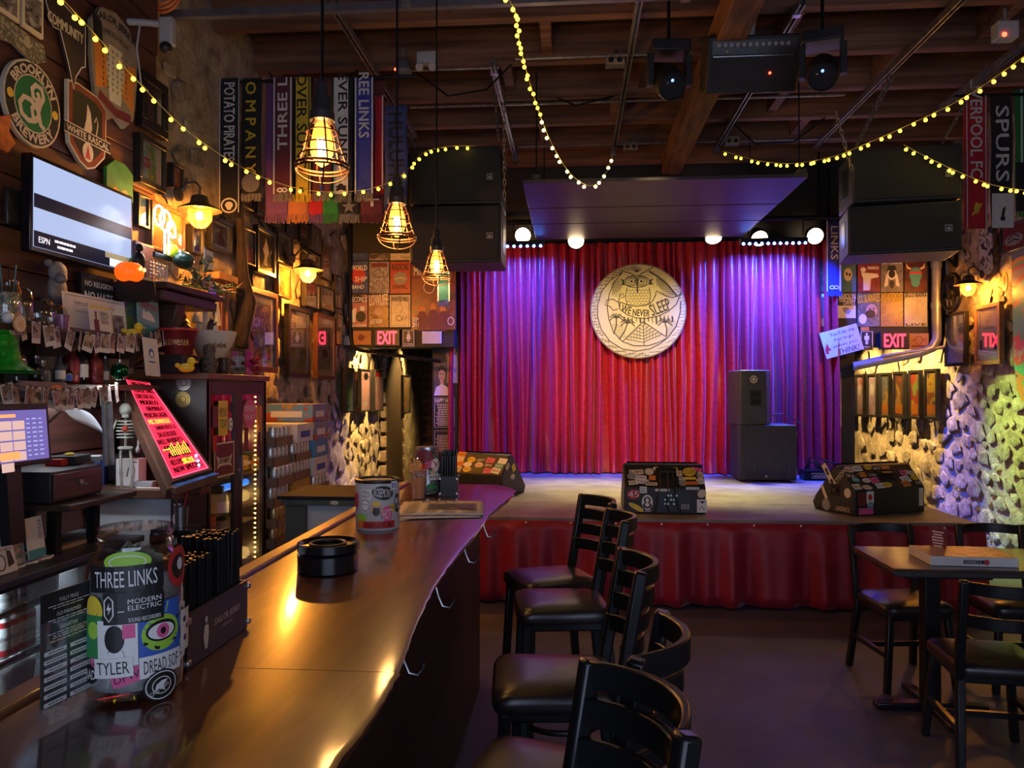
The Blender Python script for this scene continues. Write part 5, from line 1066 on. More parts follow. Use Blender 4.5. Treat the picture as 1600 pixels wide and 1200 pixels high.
def pendant(p, label, e, s=1):
    t = thing('pendant_lamp', label, 'pendant lamp', T(*p) @ Matrix.Scale(s, 4), 'caged pendant lamps over the bar')
    MB().lathe([(.012, .21), (.018, .2), (.02, .165), (.03, .16), (.034, .12), (.038, .115), (.038, .09), (.03, .085)], 20).build('socket', SOCK, t)
    MB().tube([(0, 0, .2), (0, 0, 4.2 - p[2])], .005, 6).build('cord', BLKMET, t)
    prof = [(.03, .088), (.04, .07), (.05, .045), (.056, .015), (.068, -.02), (.078, -.045), (.08, -.055)]
    for i in range(6):
        a = i * PI / 3; MB().tube([(r_ * math.cos(a), r_ * math.sin(a), z_) for r_, z_ in prof], .0028, 6).build('cage_rib', CAGE, t)
    for r_, z_, th in ((.047, .055, .0028), (.056, .015, .0028), (.067, -.018, .0028), (.079, -.047, .0045), (.08, -.058, .0035)): MB().torus(r_, th, 32, 6, T(0, 0, z_)).build('cage_ring', CAGE, t)
    for a in (0, PI / 2): MB().tube([(.08 * math.cos(q) * math.cos(a + .4), .08 * math.cos(q) * math.sin(a + .4), -.057 - .045 * math.sin(q)) for q in [PI * i / 12 for i in range(13)]], .0028, 6).build('cage_hoop', CAGE, t)
    MB().lathe([(.014, .088), (.024, .07), (.034, .02), (.034, -.01), (.022, -.038), (.006, -.05), (0, -.052)], 22, cap=False).build('bulb', EDGG, t)
    for i in range(5): a = i * 2 * PI / 5; MB().tube([(.009 * math.cos(a), .009 * math.sin(a), -.02), (.012 * math.cos(a), .012 * math.sin(a), .035)], .0032, 5).build('filament', FILA, t)
    lamp('pendant_light', 'POINT', Vector(p) + Vector((0, 0, -.012 * s)), e, (1, .5, .15), None, .05)
for px, py, Y, e, lab in ((503, 235, 2.3, 5, 'large caged pendant lamp nearest, in front of the scarves'), (620, 352, 3.2, 5, 'middle caged pendant lamp over the bar'), (682, 418, 4.2, 5, 'small far caged pendant lamp in front of the red poster')):
    q = onY(px, py, Y); pendant((q.x, q.y, q.z), lab, e)

# ================================================================ SCARVES
CLR = {'k': (.012, .012, .016), 'w': (.55, .55, .56), 'y': (.55, .4, .03), 'm': (.1, .02, .035), 'b': (.035, .05, .32), 'r': (.4, .015, .025), 'n': (.03, .045, .16), 'v': (.16, .06, .2), 'o': (.45, .17, .06), 'g': (.02, .18, .04), 't': (.02, .12, .14), 'G': (.16, .16, .17)}
def cloth(c): return mat('scarf_' + c, CLR[c], .9, var=.12, scale=60, bump=.15, sheen=.3)
SCG = 'football scarves hung from the joists'
def scarf(pl, pr, yt, yb, Y, c, label, txt=None, tc='w', stripes=(), ro=-1, ty=None, fringe=.05, fc=None, emblem=None, th=.5, patch=None, skew=0):
    M, w, h = rectB(pl, pr, yt, yb, Y); t = thing('scarf', label, 'scarf', M, SCG)
    def g(u, v): return ((u - .5) * w + .004 * math.sin(v * 9 + pl), (v - .5) * h, .006 * math.sin(u * PI * 2 + v * 6 + pl) * (1 - v))
    o = MB().grid(g, 6, 20).build('cloth', cloth(c), t); o.modifiers.new('t', 'SOLIDIFY').thickness = .006
    zf = .009
    for x0, x1, cc in stripes: draw(t, 'stripe', cloth(cc), [('r', x0 * w, -h / 2, x1 * w, h / 2)], zf)
    if patch: draw(t, 'end_patch', cloth(patch[0]), [('r', -w / 2, -h / 2, w / 2, -h / 2 + patch[1] * h)], zf + .0005)
    if txt:
        y0, y1 = ty; text(t, txt, cloth(tc), 0, (y0 + y1) / 2 * h, (y1 - y0) * h, w * th, zf + .001, ro * PI / 2, bold=.002)
    if emblem: draw(t, 'emblem', cloth(emblem[0]), [(k[0], *([k[1] * w, k[2] * w - h / 2, k[3] * w, k[4] * w] + list(k[5:]))) if k[0] in 'eo' else (k[0], [(a * w, b * w - h / 2) for a, b in k[1]], *k[2:]) for k in emblem[1]], zf + .0015)
    if fringe:
        n = 12; mb = MB()
        for i in range(n): x = (i + .5) / n * w - w / 2; mb.tube([(x, -h / 2 + .01, .0), (x + rnd.uniform(-.004, .004), -h / 2 - fringe * .5, .003), (x + rnd.uniform(-.008, .008), -h / 2 - fringe * rnd.uniform(.85, 1.1), .0)], w * .035, 5)
        mb.build('fringe', cloth(fc or c), t)
    return t
YF = 5.55
SK = [('e', 0, .36, .2, .17), ('o', 0, .34, .38, .34, .012), ('e', 0, .2, .12, .08)]
scarf(344, 374, 122, 332, YF, 'k', 'black white edged scarf with potato pirates lettering and a skull crest', 'POTATO PIRATES', 'w', ((-.5, -.46, 'w'), (.46, .5, 'w')), -1, (-.12, .46), .05, emblem=('w', SK), th=.55)
scarf(377, 408, 122, 304, YF + .05, 'k', 'black scarf with yellow lettering and a round grey crest', 'O M P A N Y', 'y', (), -1, (-.32, .46), .05, 'G', ('G', [('e', 0, .55, .45, .45)]), th=.5)
scarf(428, 456, 122, 303, YF, 'm', 'dark maroon scarf with white stripes and three lettering', 'THREE L', 'w', ((-.5, -.42, 'w'), (.42, .5, 'w')), 1, (-.12, .5), .06, 'G', ('w', [('o', -.12, .2, .14, .09, .012), ('o', .12, .2, .14, .09, .012)]), th=.5)
scarf(457, 487, 122, 305, YF + .05, 'k', 'yellow and black striped scarf behind the nearest pendant lamp', 'OVER SUND', 'k', ((-.3, .34, 'y'), (.4, .46, 'y')), -1, (-.3, .54), .05, 'y', ('k', [('e', -.02, .25, .15, .15)]), th=.5)
scarf(489, 517, 122, 303, YF, 'm', 'plain maroon scarf hidden behind the nearest pendant lamp', None, 'w', ((-.1, .06, 'b'),), fringe=.05, fc='G')
scarf(522, 550, 122, 303, YF + .05, 'k', 'white and black scarf with a small skull at its end', 'EVER SUND', 'k', ((-.5, .3, 'w'),), -1, (-.25, .54), .06, 'G', ('k', [('e', -.1, .4, .16, .16), ('l', [(-.35, .2), (.2, .4)], .02), ('l', [(-.35, .4), (.2, .2)], .02)]), th=.5)
scarf(555, 583, 122, 302, YF, 'b', 'bright blue scarf with white links lettering beside the pendant lamp', 'REE LINKS', 'w', ((-.5, -.42, 'w'), (.42, .5, 'w')), -1, (-.02, .54), .06, 'G', th=.55)
scarf(586, 600, 150, 295, YF + .05, 'r', 'narrow red scarf with a white edge line', None, 'w', ((.3, .42, 'w'),), fringe=.04)
scarf(601, 636, 165, 322, YF, 'n', 'navy scarf with outlined dark block lettering by the speaker', 'HULUHS', 'k', (), -1, (-.3, .42), .05, th=.62)
for a_, b_, c_, lab, cc in ((415, 449, 'v', 'purple scarf end hanging below the maroon striped scarf', 'v'), (450, 482, 'o', 'orange scarf end hanging lowest beside the purple one', 'o'), (483, 504, 'r', 'red scarf end between the orange and green ones', 'v'), (505, 529, 'g', 'green scarf end hanging lowest beside the red one', 'g'), (530, 562, 'k', 'black scarf end with a grey star', 'G'), (564, 600, 'm', 'maroon scarf end with a white letter', 'm')):
    scarf(a_, b_, 122, 336, YF + .12, c_, lab, 'T' if c_ == 'm' else None, 'w', (), 0, (-.46, -.36), .06, cc, ('G', [('p', [(0, .75), (.1, .5), (.35, .5), (.15, .35), (.22, .1), (0, .25), (-.22, .1), (-.15, .35), (-.35, .5), (-.1, .5)])]) if c_ == 'k' else None, th=.3)
ra_ = MB().tube([(-2.6, YF + .06, onY(400, 122, YF).z), (-1.15, YF + .06, onY(400, 122, YF).z)], .012, 8).build('scarf_rail', BLKMET); tag(ra_, 'thin black rail under the joists holding the row of scarves', 'rail')
scarf(1506, 1544, 150, 357, 6.7, 'r', 'long red football scarf with white lettering and a gold bird crest', 'LIVERPOOL FC', 'w', ((-.42, -.38, 'w'), (.38, .42, 'w')), -1, (-.12, .62), .0, emblem=('y', [('e', 0, .9, .12, .25), ('l', [(-.2, .6), (0, .8), (.2, 1.1)], .02)]), th=.5)
scarf(1548, 1583, 150, 356, 6.7, 'k', 'long black football scarf with white lettering and a white end patch', 'SPURS', 'w', (), -1, (-.15, .42), .0, patch=('w', .26), emblem=('k', [('e', 0, .45, .12, .12), ('p', [(-.06, .55), (.06, .55), (.14, 1.05), (-.02, .9)])]), th=.6)
scarf(1586, 1625, 140, 330, 6.75, 'g', 'dark green striped football scarf at the picture edge', None, 'w', ((-.3, -.22, 'w'), (-.1, -.05, 'k'), (.2, .28, 'k')), patch=('k', .4))
scarf(1291, 1316, 345, 455, YB - .12, 'b', 'glossy blue scarf with white links lettering hung beside the curtain', 'LINKS', 'w', ((-.5, -.42, 'w'), (.3, .42, 'w')), -1, (-.05, .42), .06, th=.45, emblem=('w', [('o', -.15, .25, .15, .1, .014), ('o', .1, .25, .15, .1, .014)]))
scarf(684, 703, 426, 471, 4.3, 't', 'tiny teal car scarf dangling under the far pendant lamp', None, 'w', ((-.5, -.4, 'w'), (.4, .5, 'w')), fringe=.03, fc='b')
sr = MB().tube([(3.2, 6.703, onY(1500, 150, 6.7).z), (4.2, 6.703, onY(1500, 150, 6.7).z)], .012, 8).build('scarf_rail', BLKMET); tag(sr, 'thin black rail under the joists holding the red and black scarves', 'rail')

# ================================================================ BULKHEAD POSTERS AND SIGNS
def poster(R_, label, cols, seed, art=(), txt=(), scale=10, group='gig posters on the bulkhead', name='poster', cat='poster', border=None):
    M, w, h = R_; t = thing(name, label, cat, M, group)
    o = MB().box(-w / 2, w / 2, -h / 2, h / 2, -.008, 0).build('sheet', picmat(cols, seed, scale), t)
    if border: draw(o, 'border', INK[border], [('c', [(-w / 2 + .006, -h / 2 + .006), (w / 2 - .006, -h / 2 + .006), (w / 2 - .006, h / 2 - .006), (-w / 2 + .006, h / 2 - .006)], .008)], .0006)
    for i, (c, ss) in enumerate(art): draw(o, 'print_figure', INK[c], [fit(s, w, h) for s in ss], .001 + .0006 * i)
    for q in txt: text(o, q[0], INK[q[1]], q[2] * w / 2, q[3] * h / 2, q[4] * w, q[5] * h, .004, q[6] if len(q) > 6 else 0, bold=.0012)
    return t
C1 = [(.04, .06, .2), (.06, .1, .3)]; 
poster(rectB(544, 575, 409, 458), 'blue gig poster with red blot and white lettering', C1, 1, [('r', [('e', 0, .1, .75, .5)])], [('WORLD', 'w', .1, .6, .8, .16), ('SHIP', 'w', .3, -.1, .6, .16), ('BAND', 'w', 0, -.6, .6, .12)])
poster(rectB(577, 608, 409, 458), 'grey sketch gig poster in the upper poster row', [(.36, .34, .35), (.2, .18, .2), (.45, .43, .42)], 2, [('m', [('r', -.8, .65, .8, .9)])], [], 20)
poster(rectB(610, 641, 409, 458), 'red gig poster with olive oval', [(.5, .06, .05), (.45, .05, .04)], 3, [('G', [('e', 0, -.05, .7, .4)]), ('y', [('l', [(-.5, -.1), (0, 0), (.5, -.1)], .1)])], [('RADICAL', 'k', 0, .65, .85, .2), ('SWIRL', 'k', 0, -.62, .8, .12)])
poster(rectB(543, 574, 461, 511), 'gig poster with 7 seconds lettering and a pale figure', [(.45, .2, .2), (.5, .26, .25)], 4, [('k', [('e', 0, .75, .95, .25), ('e', .35, -.35, .5, .35)]), ('w', [('e', .5, .15, .25, .16), ('p', [(-.8, -.7), (-.5, .1), (-.1, .2), (-.2, -.7)])])], [('7 SECONDS', 'w', 0, .72, .95, .16), ('AND OTHERS', 'w', 0, -.9, .9, .07)])
poster(rectB(576, 607, 461, 511), 'brown gig poster with white scrawled title', [(.3, .16, .06), (.42, .24, .1), (.2, .1, .05)], 5, [('s', [('e', 0, -.05, .4, .25)])], [('LOWLIFE', 'w', 0, .7, .95, .34, .05), ('LATE SHOW', 'w', -.2, -.65, .6, .14)])
poster(rectB(609, 641, 461, 511), 'cream gig poster with black ink sketch and border', [(.58, .54, .44), (.5, .46, .37)], 6, [('k', [('c', [(-.85, -.9), (.85, -.9), (.85, .92), (-.85, .92)], .04), ('o', -.1, -.45, .25, .16, .06), ('l', [(.2, -.6), (.35, -.3), (.5, -.55), (.65, -.3)], .08), ('l', [(-.3, .3), (0, .5), (.3, .1), (0, -.1)], .04)])], [('WANTED MAD', 'k', 0, .74, .8, .14)], 16)
poster(rectB(643, 712, 409, 515), 'large dark red concert poster with band portraits', [(.15, .02, .018), (.22, .03, .022), (.09, .015, .014)], 7, [('o', [('e', -.52, -.42, .13, .11), ('e', -.02, -.35, .13, .13), ('e', .42, -.4, .13, .12)]), ('m', [('e', -.52, -.75, .28, .3), ('e', 0, -.72, .28, .32), ('e', .45, -.75, .3, .3)]), ('w', [('o', -.2, .25, .24, .18, .03), ('o', .78, -.75, .13, .11, .03)])], [('Mo', 'w', -.72, .72, .16, .12), ('SEP', 'w', -.82, -.7, .14, .06), ('2011', 'w', -.82, -.85, .14, .07)], 5)
for i, (a_, b_) in enumerate(((544, 575), (577, 608), (610, 643))): poster(rectB(a_, b_, 396, 406), ('strip of dark gig poster above the blue one', 'strip of grey gig poster above the sketch', 'strip of cream gig poster above the red one')[i], (C1, G2, G3)[i], 8 + i)
# right side
poster(rectB(1283, 1305, 458, 511), 'gig poster with a green monster face by the curtain', [(.05, .06, .05), (.1, .07, .05)], 12, [('l', [('e', .1, .1, .4, .4)]), ('k', [('e', -.0, .15, .08, .05), ('e', .25, .15, .08, .05), ('r', -.3, .4, .5, .55)]), ('o', [('r', -1, -.95, .6, -.5)])], [('MONSTERS', 'w', 0, .85, .9, .1)])
poster(rectB(1312, 1338, 405, 456), 'teal gig poster with a cream skull beside the blue scarf', [(.08, .2, .24), (.1, .25, .28)], 13, [('y', [('r', -.7, .6, .7, .85)]), ('c', [('e', 0, .05, .5, .4)]), ('k', [('e', -.15, .1, .12, .1), ('e', .2, .05, .12, .1)])], [('BURGER', 'k', 0, .73, .6, .14)])
poster(rectB(1340, 1375, 405, 456), 'dark red gig poster with a white grappling figure and dwarves title', [(.22, .03, .045), (.3, .05, .06)], 14, [('w', [('e', -.5, .35, .25, .15), ('p', [(-.7, .2), (-.1, .15), (.8, .1), (.9, -.1), (.2, -.2), (.1, -.9), (-.5, -.9), (-.5, -.2)])])], [('DWARVES', 'w', 0, .87, .95, .15), ('PRESENTS', 'w', .4, .45, .5, .08)])
poster(rectB(1376, 1411, 405, 456), 'grey gig poster with a white masked figure in a top hat', [(.18, .17, .2), (.24, .23, .26)], 15, [('w', [('e', 0, .05, .42, .32), ('p', [(-.7, -.7), (-.5, .1), (-.3, .0), (-.35, -.6)]), ('p', [(.7, -.7), (.5, .1), (.3, 0), (.35, -.6)])]), ('k', [('e', 0, .1, .3, .25), ('r', -.35, .35, .35, .6), ('e', 0, .38, .5, .07), ('e', .0, -.55, .2, .25)])], [('EDMIERS', 'w', 0, .84, .9, .14)])
poster(rectB(1413, 1448, 405, 456), 'dark gig poster with a blue horned bull head', [(.07, .02, .03), (.12, .03, .03)], 16, [('t', [('e', 0, .05, .55, .45), ('e', 0, -.4, .4, .3)]), ('c', [('p', [(-.85, .75), (-.6, .5), (-.35, .45), (-.5, .35), (-.8, .45)]), ('p', [(.85, .75), (.6, .5), (.35, .45), (.5, .35), (.8, .45)])]), ('r', [('r', -.5, .1, .5, .25)])], [])
poster(rectB(1306, 1338, 458, 510), 'black gig poster with white baboon lettering and a bird sketch', [(.04, .035, .035), (.05, .045, .04)], 17, [('w', [('r', -.95, -.5, .95, .25)]), ('G', [('p', [(-.4, .1), (.1, .15), (.5, -.1), (.2, -.3), (-.2, -.15)])])], [('BABOON', 'w', .1, .8, .8, .17), ('DEATHRAY', 'w', .15, .6, .8, .13), ('DAVIES', 'w', .3, .4, .55, .12)])
poster(rectB(1340, 1375, 458, 510), 'grey green gig poster with a bearded face and yellow skarnales lettering', [(.1, .12, .11), (.16, .18, .16)], 18, [('s', [('e', .25, -.05, .5, .4)]), ('k', [('e', .15, -.25, .45, .25), ('e', .1, .05, .09, .05), ('e', .45, .05, .09, .05)]), ('w', [('e', -.55, -.55, .35, .3)])], [('LOS SKARNALES', 'y', 0, .68, 1.0, .24, .1)])
poster(rectB(1376, 1411, 458, 510), 'amber gig poster with yellow voodoo lettering', [(.25, .12, .05), (.4, .2, .08), (.3, .15, .07)], 19, [], [('VOODOO', 'y', 0, .82, .95, .18), ('GLOW SKULLS', 'y', 0, .6, .95, .13)], 6)
poster(rectB(1413, 1449, 458, 510), 'pale gig poster with a raised finger sketch and biafra lettering', [(.5, .48, .46), (.55, .53, .5)], 20, [('s', [('o', 0, -.3, .35, .3, .05), ('l', [(.1, 0), (.25, .7)], .12)]), ('G', [('l', [(-.3, -.5), (0, -.2), (.3, -.4)], .03)])], [('JELLO BIAFRA', 'k', 0, .84, .95, .15), ('LIVE', 'k', 0, -.88, .9, .07)])
poster(rectB(1283, 1300, 405, 456), 'dark gig poster strip with green lettering hidden by the blue scarf', [(.03, .04, .02), (.06, .08, .03)], 21, [('l', [('r', -.6, .2, .3, .35), ('r', -.6, -.3, .3, -.1)])])
EXR = mat('exit_red', (1, .02, .03), .4, em=3.2, var=0, emc=(1, .02, .045))
def exit_sign(R_, lab):
    M, w, h = R_; t = thing('exit_sign', lab, 'exit sign', M, 'lit exit signs'); MB().box(-w / 2, w / 2, -h / 2, h / 2, -.01, .05).build('housing', mat('exit_housing', (.02, .012, .014), .4, var=.1), t, bev=.004)
    text(t, 'EXIT', EXR, 0, 0, w * .74, h * .74, .0512, bold=.004)
exit_sign(rectB(587, 626, 515, 541), 'glowing red exit sign over the passage beside the bar'); exit_sign(rectB(1373, 1418, 519, 546), 'glowing red exit sign over the passage by the stone wall')
def plate(R_, name, lab, cat, bg, art, txt, d=.006, group='door signs under the posters'):
    M, w, h = R_; t = thing(name, lab, cat, M, group); o = MB().box(-w / 2, w / 2, -h / 2, h / 2, -.01, d).build('plate', bg, t, bev=.002)
    for i, (c, ss) in enumerate(art): draw(o, 'print', INK[c], [fit(s, w, h) for s in ss], d + .0008 + .0006 * i)
    for s, c, x, y, ww, hh in txt: text(o, s, INK[c], x * w / 2, y * h / 2, ww * w, hh * h, d + .002)
MAN = [('e', 0, .66, .16, .12), ('r', -.26, .1, .26, .5), ('r', -.2, -.4, -.03, .12), ('r', .03, -.4, .2, .12), ('r', -.38, .05, -.29, .48), ('r', .29, .05, .38, .48)]; WOM = [('e', 0, .66, .16, .12), ('p', [(-.2, .5), (.2, .5), (.4, -.1), (-.4, -.1)]), ('r', -.17, -.4, -.03, -.05), ('r', .03, -.4, .17, -.05)]
plate(rectB(629, 648, 515, 542), 'restroom_sign', 'black and white women restroom sign', 'sign', BLK, [('w', [('c', [(-.9, -.92), (.9, -.92), (.9, .92), (-.9, .92)], .1)] + WOM)], [('WOMEN', 'w', 0, -.7, .7, .12)])
plate(rectB(1344, 1364, 517, 547), 'restroom_sign', 'black and white men restroom sign', 'sign', BLK, [('w', [('c', [(-.9, -.92), (.9, -.92), (.9, .92), (-.9, .92)], .1)] + MAN)], [('MEN', 'w', 0, -.7, .5, .12)])
plate(rectB(552, 580, 517, 539), 'wood_plaque', 'orange wood plaque with a cup drawing beside the exit sign', 'plaque', mat('plaque_orange', (.45, .2, .06), .5, var=.1), [('m', [('e', -.1, .05, .35, .45), ('l', [(.2, .1), (.5, .15)], .12)])], [])
plate(rectB(1420, 1451, 521, 545), 'wood_plaque', 'orange wood plaque with an engraved crest beside the exit sign', 'plaque', mat('plaque_tan', (.42, .2, .1), .5, var=.1), [('m', [('o', 0, .1, .35, .5, .08), ('l', [(-.7, 0), (-.4, .3)], .1), ('l', [(.7, 0), (.4, .3)], .1), ('r', -.7, -.75, .7, -.55)])], [])
plate(rectB(660, 690, 518, 537), 'blank_plate', 'plain white electrical panel plate by the column of posters', 'panel', PAPER, [], [], .02); plate(rectB(538, 547, 525, 539), 'small_sensor', 'small white sensor box at the corner of the bulkhead', 'sensor', PAPER, [], [], .03)
plate(rectB(1345, 1358, 511, 517), 'small_label', 'tiny orange label above the men restroom sign', 'sign', ORG, [], [])
# poster columns
YC_ = YB - .0
struct('wall_column_left', MB().box(-1.66, -1.36, YB, YB + .1, 0, 2.3), BLKWALL); struct('wall_column_right', MB().box(2.93, 3.19, YB, YB + .1, 0, 2.3), BLKWALL)
poster(rectB(678, 703, 566, 618, YB - .006), 'black and white portrait poster of a short haired face on the column', [(.05, .05, .055), (.1, .1, .1)], 50, [('s', [('e', 0, .25, .42, .42), ('r', -.2, -.4, .2, .0)]), ('k', [('p', [(-.45, .35), (-.4, .7), (0, .85), (.4, .7), (.45, .35), (.2, .55), (-.2, .55)]), ('e', -.17, .3, .09, .04), ('e', .17, .3, .09, .04), ('r', -.12, -.02, .12, .02)]), ('w', [('p', [(-1, -1), (-.7, -.5), (0, -.3), (.7, -.5), (1, -1)])])], group='posters on the black columns')
poster(rectB(697, 716, 522, 600, YB - .03), 'tall cut out poster of a helmeted figure beside the curtain edge', [(.03, .03, .03), (.08, .08, .07)], 51, [('s', [('e', .2, .45, .4, .22)]), ('G', [('e', .1, .6, .55, .22), ('p', [(-.9, -.95), (-.7, .1), (0, .25), (.8, .1), (.9, -.95)])])], group='posters on the black columns')
for R_, lab, ttl, n, c in ((rectB(678, 711, 620, 669, YB - .006), 'black happy hour price list on the column beside the curtain', 'HAPPY HOUR', 13, 'w'), (rectB(678, 711, 672, 707, YB - .006), 'black drinks list under the happy hour list', None, 10, 'c')):
    M, w, h = R_; t = thing('price_list', lab, 'notice', M, 'posters on the black columns'); MB().box(-w / 2, w / 2, -h / 2, h / 2, -.006, 0).build('board', BLK, t); draw(t, 'border', INK[c], [('c', [(-w * .47, -h * .47), (w * .47, -h * .47), (w * .47, h * .47), (-w * .47, h * .47)], .005)], .001)
    if ttl: text(t, ttl, WHT, 0, h * .38, w * .86, h * .13, .002, bold=.001)
    lines(t, INK[c], 0, -h * .07, w * .84, h * .72, n, .002, seed=n)
M, w, h = rectB(1287, 1315, 580, 669, YB - .006); t = thing('price_list', 'black ticket notice with white lettering beside the blue lit curtain', 'notice', M, 'posters on the black columns'); MB().box(-w / 2, w / 2, -h / 2, h / 2, -.006, 0).build('board', BLK, t); draw(t, 'border', WHT, [('c', [(-w * .47, -h * .48), (w * .47, -h * .48), (w * .47, h * .48), (-w * .47, h * .48)], .006)], .001)
for i, s in enumerate(('HARD TICKETS', 'NOW AVAILABLE', 'AT THE BAR', 'FOR IN-HOUSE', 'SHOWS!')): text(t, s, WHT, 0, h * (.33 - i * .09), w * .85 if len(s) > 7 else w * .5, h * .06, .002)
lines(t, WHT, 0, -h * .28, w * .8, h * .34, 13, .002, seed=3)
M, w, h = rectB(1289, 1315, 672, 722, YB - .006); t = thing('price_list', 'dark green notice with pale green lettering below the ticket notice', 'notice', M, 'posters on the black columns'); MB().box(-w / 2, w / 2, -h / 2, h / 2, -.006, 0).build('board', mat('notice_green', (.015, .025, .015), .5), t)
for i, s in enumerate(('LAMORE', 'NEW')): text(t, s, LIM, 0, h * (.38 - i * .13), w * (.8 - .3 * i), h * .09, .002)
lines(t, LIM, 0, -h * .12, w * .7, h * .5, 8, .002, seed=7)
plate(rectB(1288, 1309, 563, 574, YB - .006), 'small_label', 'white paper label above the ticket notice', 'label', PAPER, [('y', [('r', -.6, -.5, .6, -.2)])], [], .002)
# handwritten sign
p = onY(1315, 533, YB - .13); t = thing('handwritten_sign', 'tilted white cardboard sign with handwriting beside the curtain', 'sign', wallB(p, .27)); w, h = .42, .3; MB().box(-w / 2, w / 2, -h / 2, h / 2, -.004, 0).build('card', mat('sign_card', (.62, .6, .56), .7, var=.06), t)
for i, s in enumerate(("You'll be the", 'first to go', 'unless you', 'THINK!')): text(t, s, BLK, .03 if i < 3 else .05, .1 - i * .07, (.28, .22, .27, .24)[i], (.042, .042, .04, .06)[i], .001, .02, shear=.15)
draw(t, 'red_mark', RED, [('p', [(-.2, -.05), (-.16, .02), (-.15, -.04), (-.13, -.06), (-.17, -.07)]), ('r', -.2, -.1, -.17, -.05)], .001)
# right wall
PL(rectR(1479, 1511, 492, 573), 'narrow framed blue and white poster on the stone wall beside the pipes', [(.2, .3, .45), (.4, .5, .6), (.3, .25, .3)], 60, 'k', .03, art=[('w', [('r', -.8, -.95, .8, -.35)]), ('r', [('r', -.1, -.2, .15, .2)])], group='framed pictures on the far stone wall')
PL(rectR(1526, 1566, 479, 571), 'wider brown framed certificate with a round seal on the stone wall', [(.5, .46, .44), (.55, .52, .5)], 61, 'o', .04, art=[('G', [('o', 0, .5, .35, .17, .05), ('e', 0, .5, .18, .09), ('r', -.5, .2, .5, .26)]), ('k', [('r', -.8, -.6, -.55, -.2), ('r', .55, -.6, .8, -.2)])], group='framed pictures on the far stone wall')
PW2 = [[(.55, .3, .25), (.6, .4, .4)], [(.5, .1, .08), (.6, .4, .45)], [(.6, .45, .55), (.5, .3, .4)], [(.6, .45, .08), (.2, .2, .22), (.65, .35, .08)], [(.4, .12, .05), (.2, .08, .05), (.5, .3, .08)], [(.65, .4, .05), (.5, .08, .04), (.3, .4, .1)], [(.12, .09, .08), (.55, .35, .06), (.3, .1, .06)]]
for i, (a_, b_, yt_, yb_) in enumerate(((1323, 1335, 587, 650), (1339, 1352, 585, 650), (1357, 1372, 584, 651), (1377, 1392, 583, 652), (1398, 1415, 581, 653), (1422, 1440, 579, 654), (1447, 1467, 577, 655))):
    PL(rectR(a_, b_, yt_, yb_), ('pale pink framed poster deepest in the far passage', 'framed pink poster with red top, second deepest in the far passage', 'framed mauve poster third from the deep end of the far passage', 'framed yellow and grey poster in the middle of the passage row', 'framed dark red poster next to the yellow bordered one', 'framed yellow and red poster second from the passage mouth', 'framed dark poster nearest the passage mouth')[i], PW2[i], 70 + i, 'k', .035, art=[('o', [('r', -1, -.9, 1, -.45)])] if i > 2 else [('w', [('e', -.2, .3, .5, .3)])], group='row of lit posters in the far passage', scale=4)
# far right things
PL(rectR(1566, 1606, 356, 398), 'red framed poster with white scribbled lettering high on the stone wall', [(.45, .03, .05), (.5, .05, .06)], 80, 'k', .02, art=[('w', [('e', 0, -.2, .8, .5)]), ('k', [('l', [(-.5, -.1), (0, .3), (.5, -.1)], .12), ('l', [(-.5, -.4), (0, -.2), (.5, -.4)], .12)])], group='framed pictures on the far stone wall')
M, w, h = rectR(1582, 1616, 392, 640); t = thing('painted_board', 'tall brightly painted surfboard shaped panel at the picture edge', 'painting', M); MB().prism([(-w / 2, .5 * h), (w / 2, .52 * h), (w / 2, -.5 * h), (-w * .2, -.42 * h), (-w * .42, -.2 * h)], -.02, .01).build('board', picmat([(.05, .08, .14), (.5, .2, .05), (.1, .35, .15), (.55, .1, .05), (.4, .3, .2)], 81, 2.2), t)
M, w, h = rectR(1565, 1574, 426, 456); t = thing('small_badge', 'small yellow oval badge on the stone wall beside the barn lamp', 'badge', M); MB().lathe([(1, -.01), (1, 0)], 24, Matrix.Diagonal((w / 2, h / 2, 1, 1))).build('plate', YEL, t); draw(t, 'print', RED, [('e', 0, 0, w * .25, h * .3)], .001)
c = onX(1487, 457, XR - .12); t = thing('wall_fan', 'round black metal fan on the stone wall beside the barn lamp', 'fan', wallR(c)); MB().torus(.2, .018, 36, 8).build('rim', BLKMET, t); MB().cyl(.05, -.05, .03, 16).build('hub', BLKMET, t)
for i in range(4): MB().prism([(.03, -.03), (.17, -.06), (.19, .03), (.03, .03)], -.004, .004, Matrix.Rotation(i * PI / 2 + .3, 4, 'Z') @ Matrix.Rotation(.4, 4, 'X')).build('blade', BLKMET, t)
MB().tube([(0, 0, -.05), (0, 0, -.14)], .02, 8).build('mount', BLKMET, t)
for i, (a_, b_, yt_, yb_, lab) in enumerate(((1533, 1551, 360, 431, 'tall narrow black and white painted skateboard on the stone wall'),)):
    M, w, h = rectR(a_, b_, yt_, yb_); t = thing('skateboard_deck', lab, 'skateboard', M); MB().prism([(-w / 2, -.42 * h), (-w * .3, -.5 * h), (w * .3, -.5 * h), (w / 2, -.42 * h), (w / 2, .5 * h), (-w / 2, .5 * h)], 0, .015).build('deck', picmat([(.03, .03, .03), (.5, .48, .45), (.1, .1, .1)], 84, 9), t)
t = thing('bracket', 'black iron bracket on the stone wall above the fan', 'bracket', T(XR - .01, onX(1497, 400, XR).y, onX(1497, 400, XR).z)); MB().box(-.02, 0, -.02, .02, -.12, .18).build('plate', BLKMET, t); MB().bar((-.02, 0, .16), (-.34, 0, .16), .03, .03).build('arm', BLKMET, t); MB().bar((-.02, 0, -.1), (-.3, 0, .15), .025, .025).build('brace', BLKMET, t)
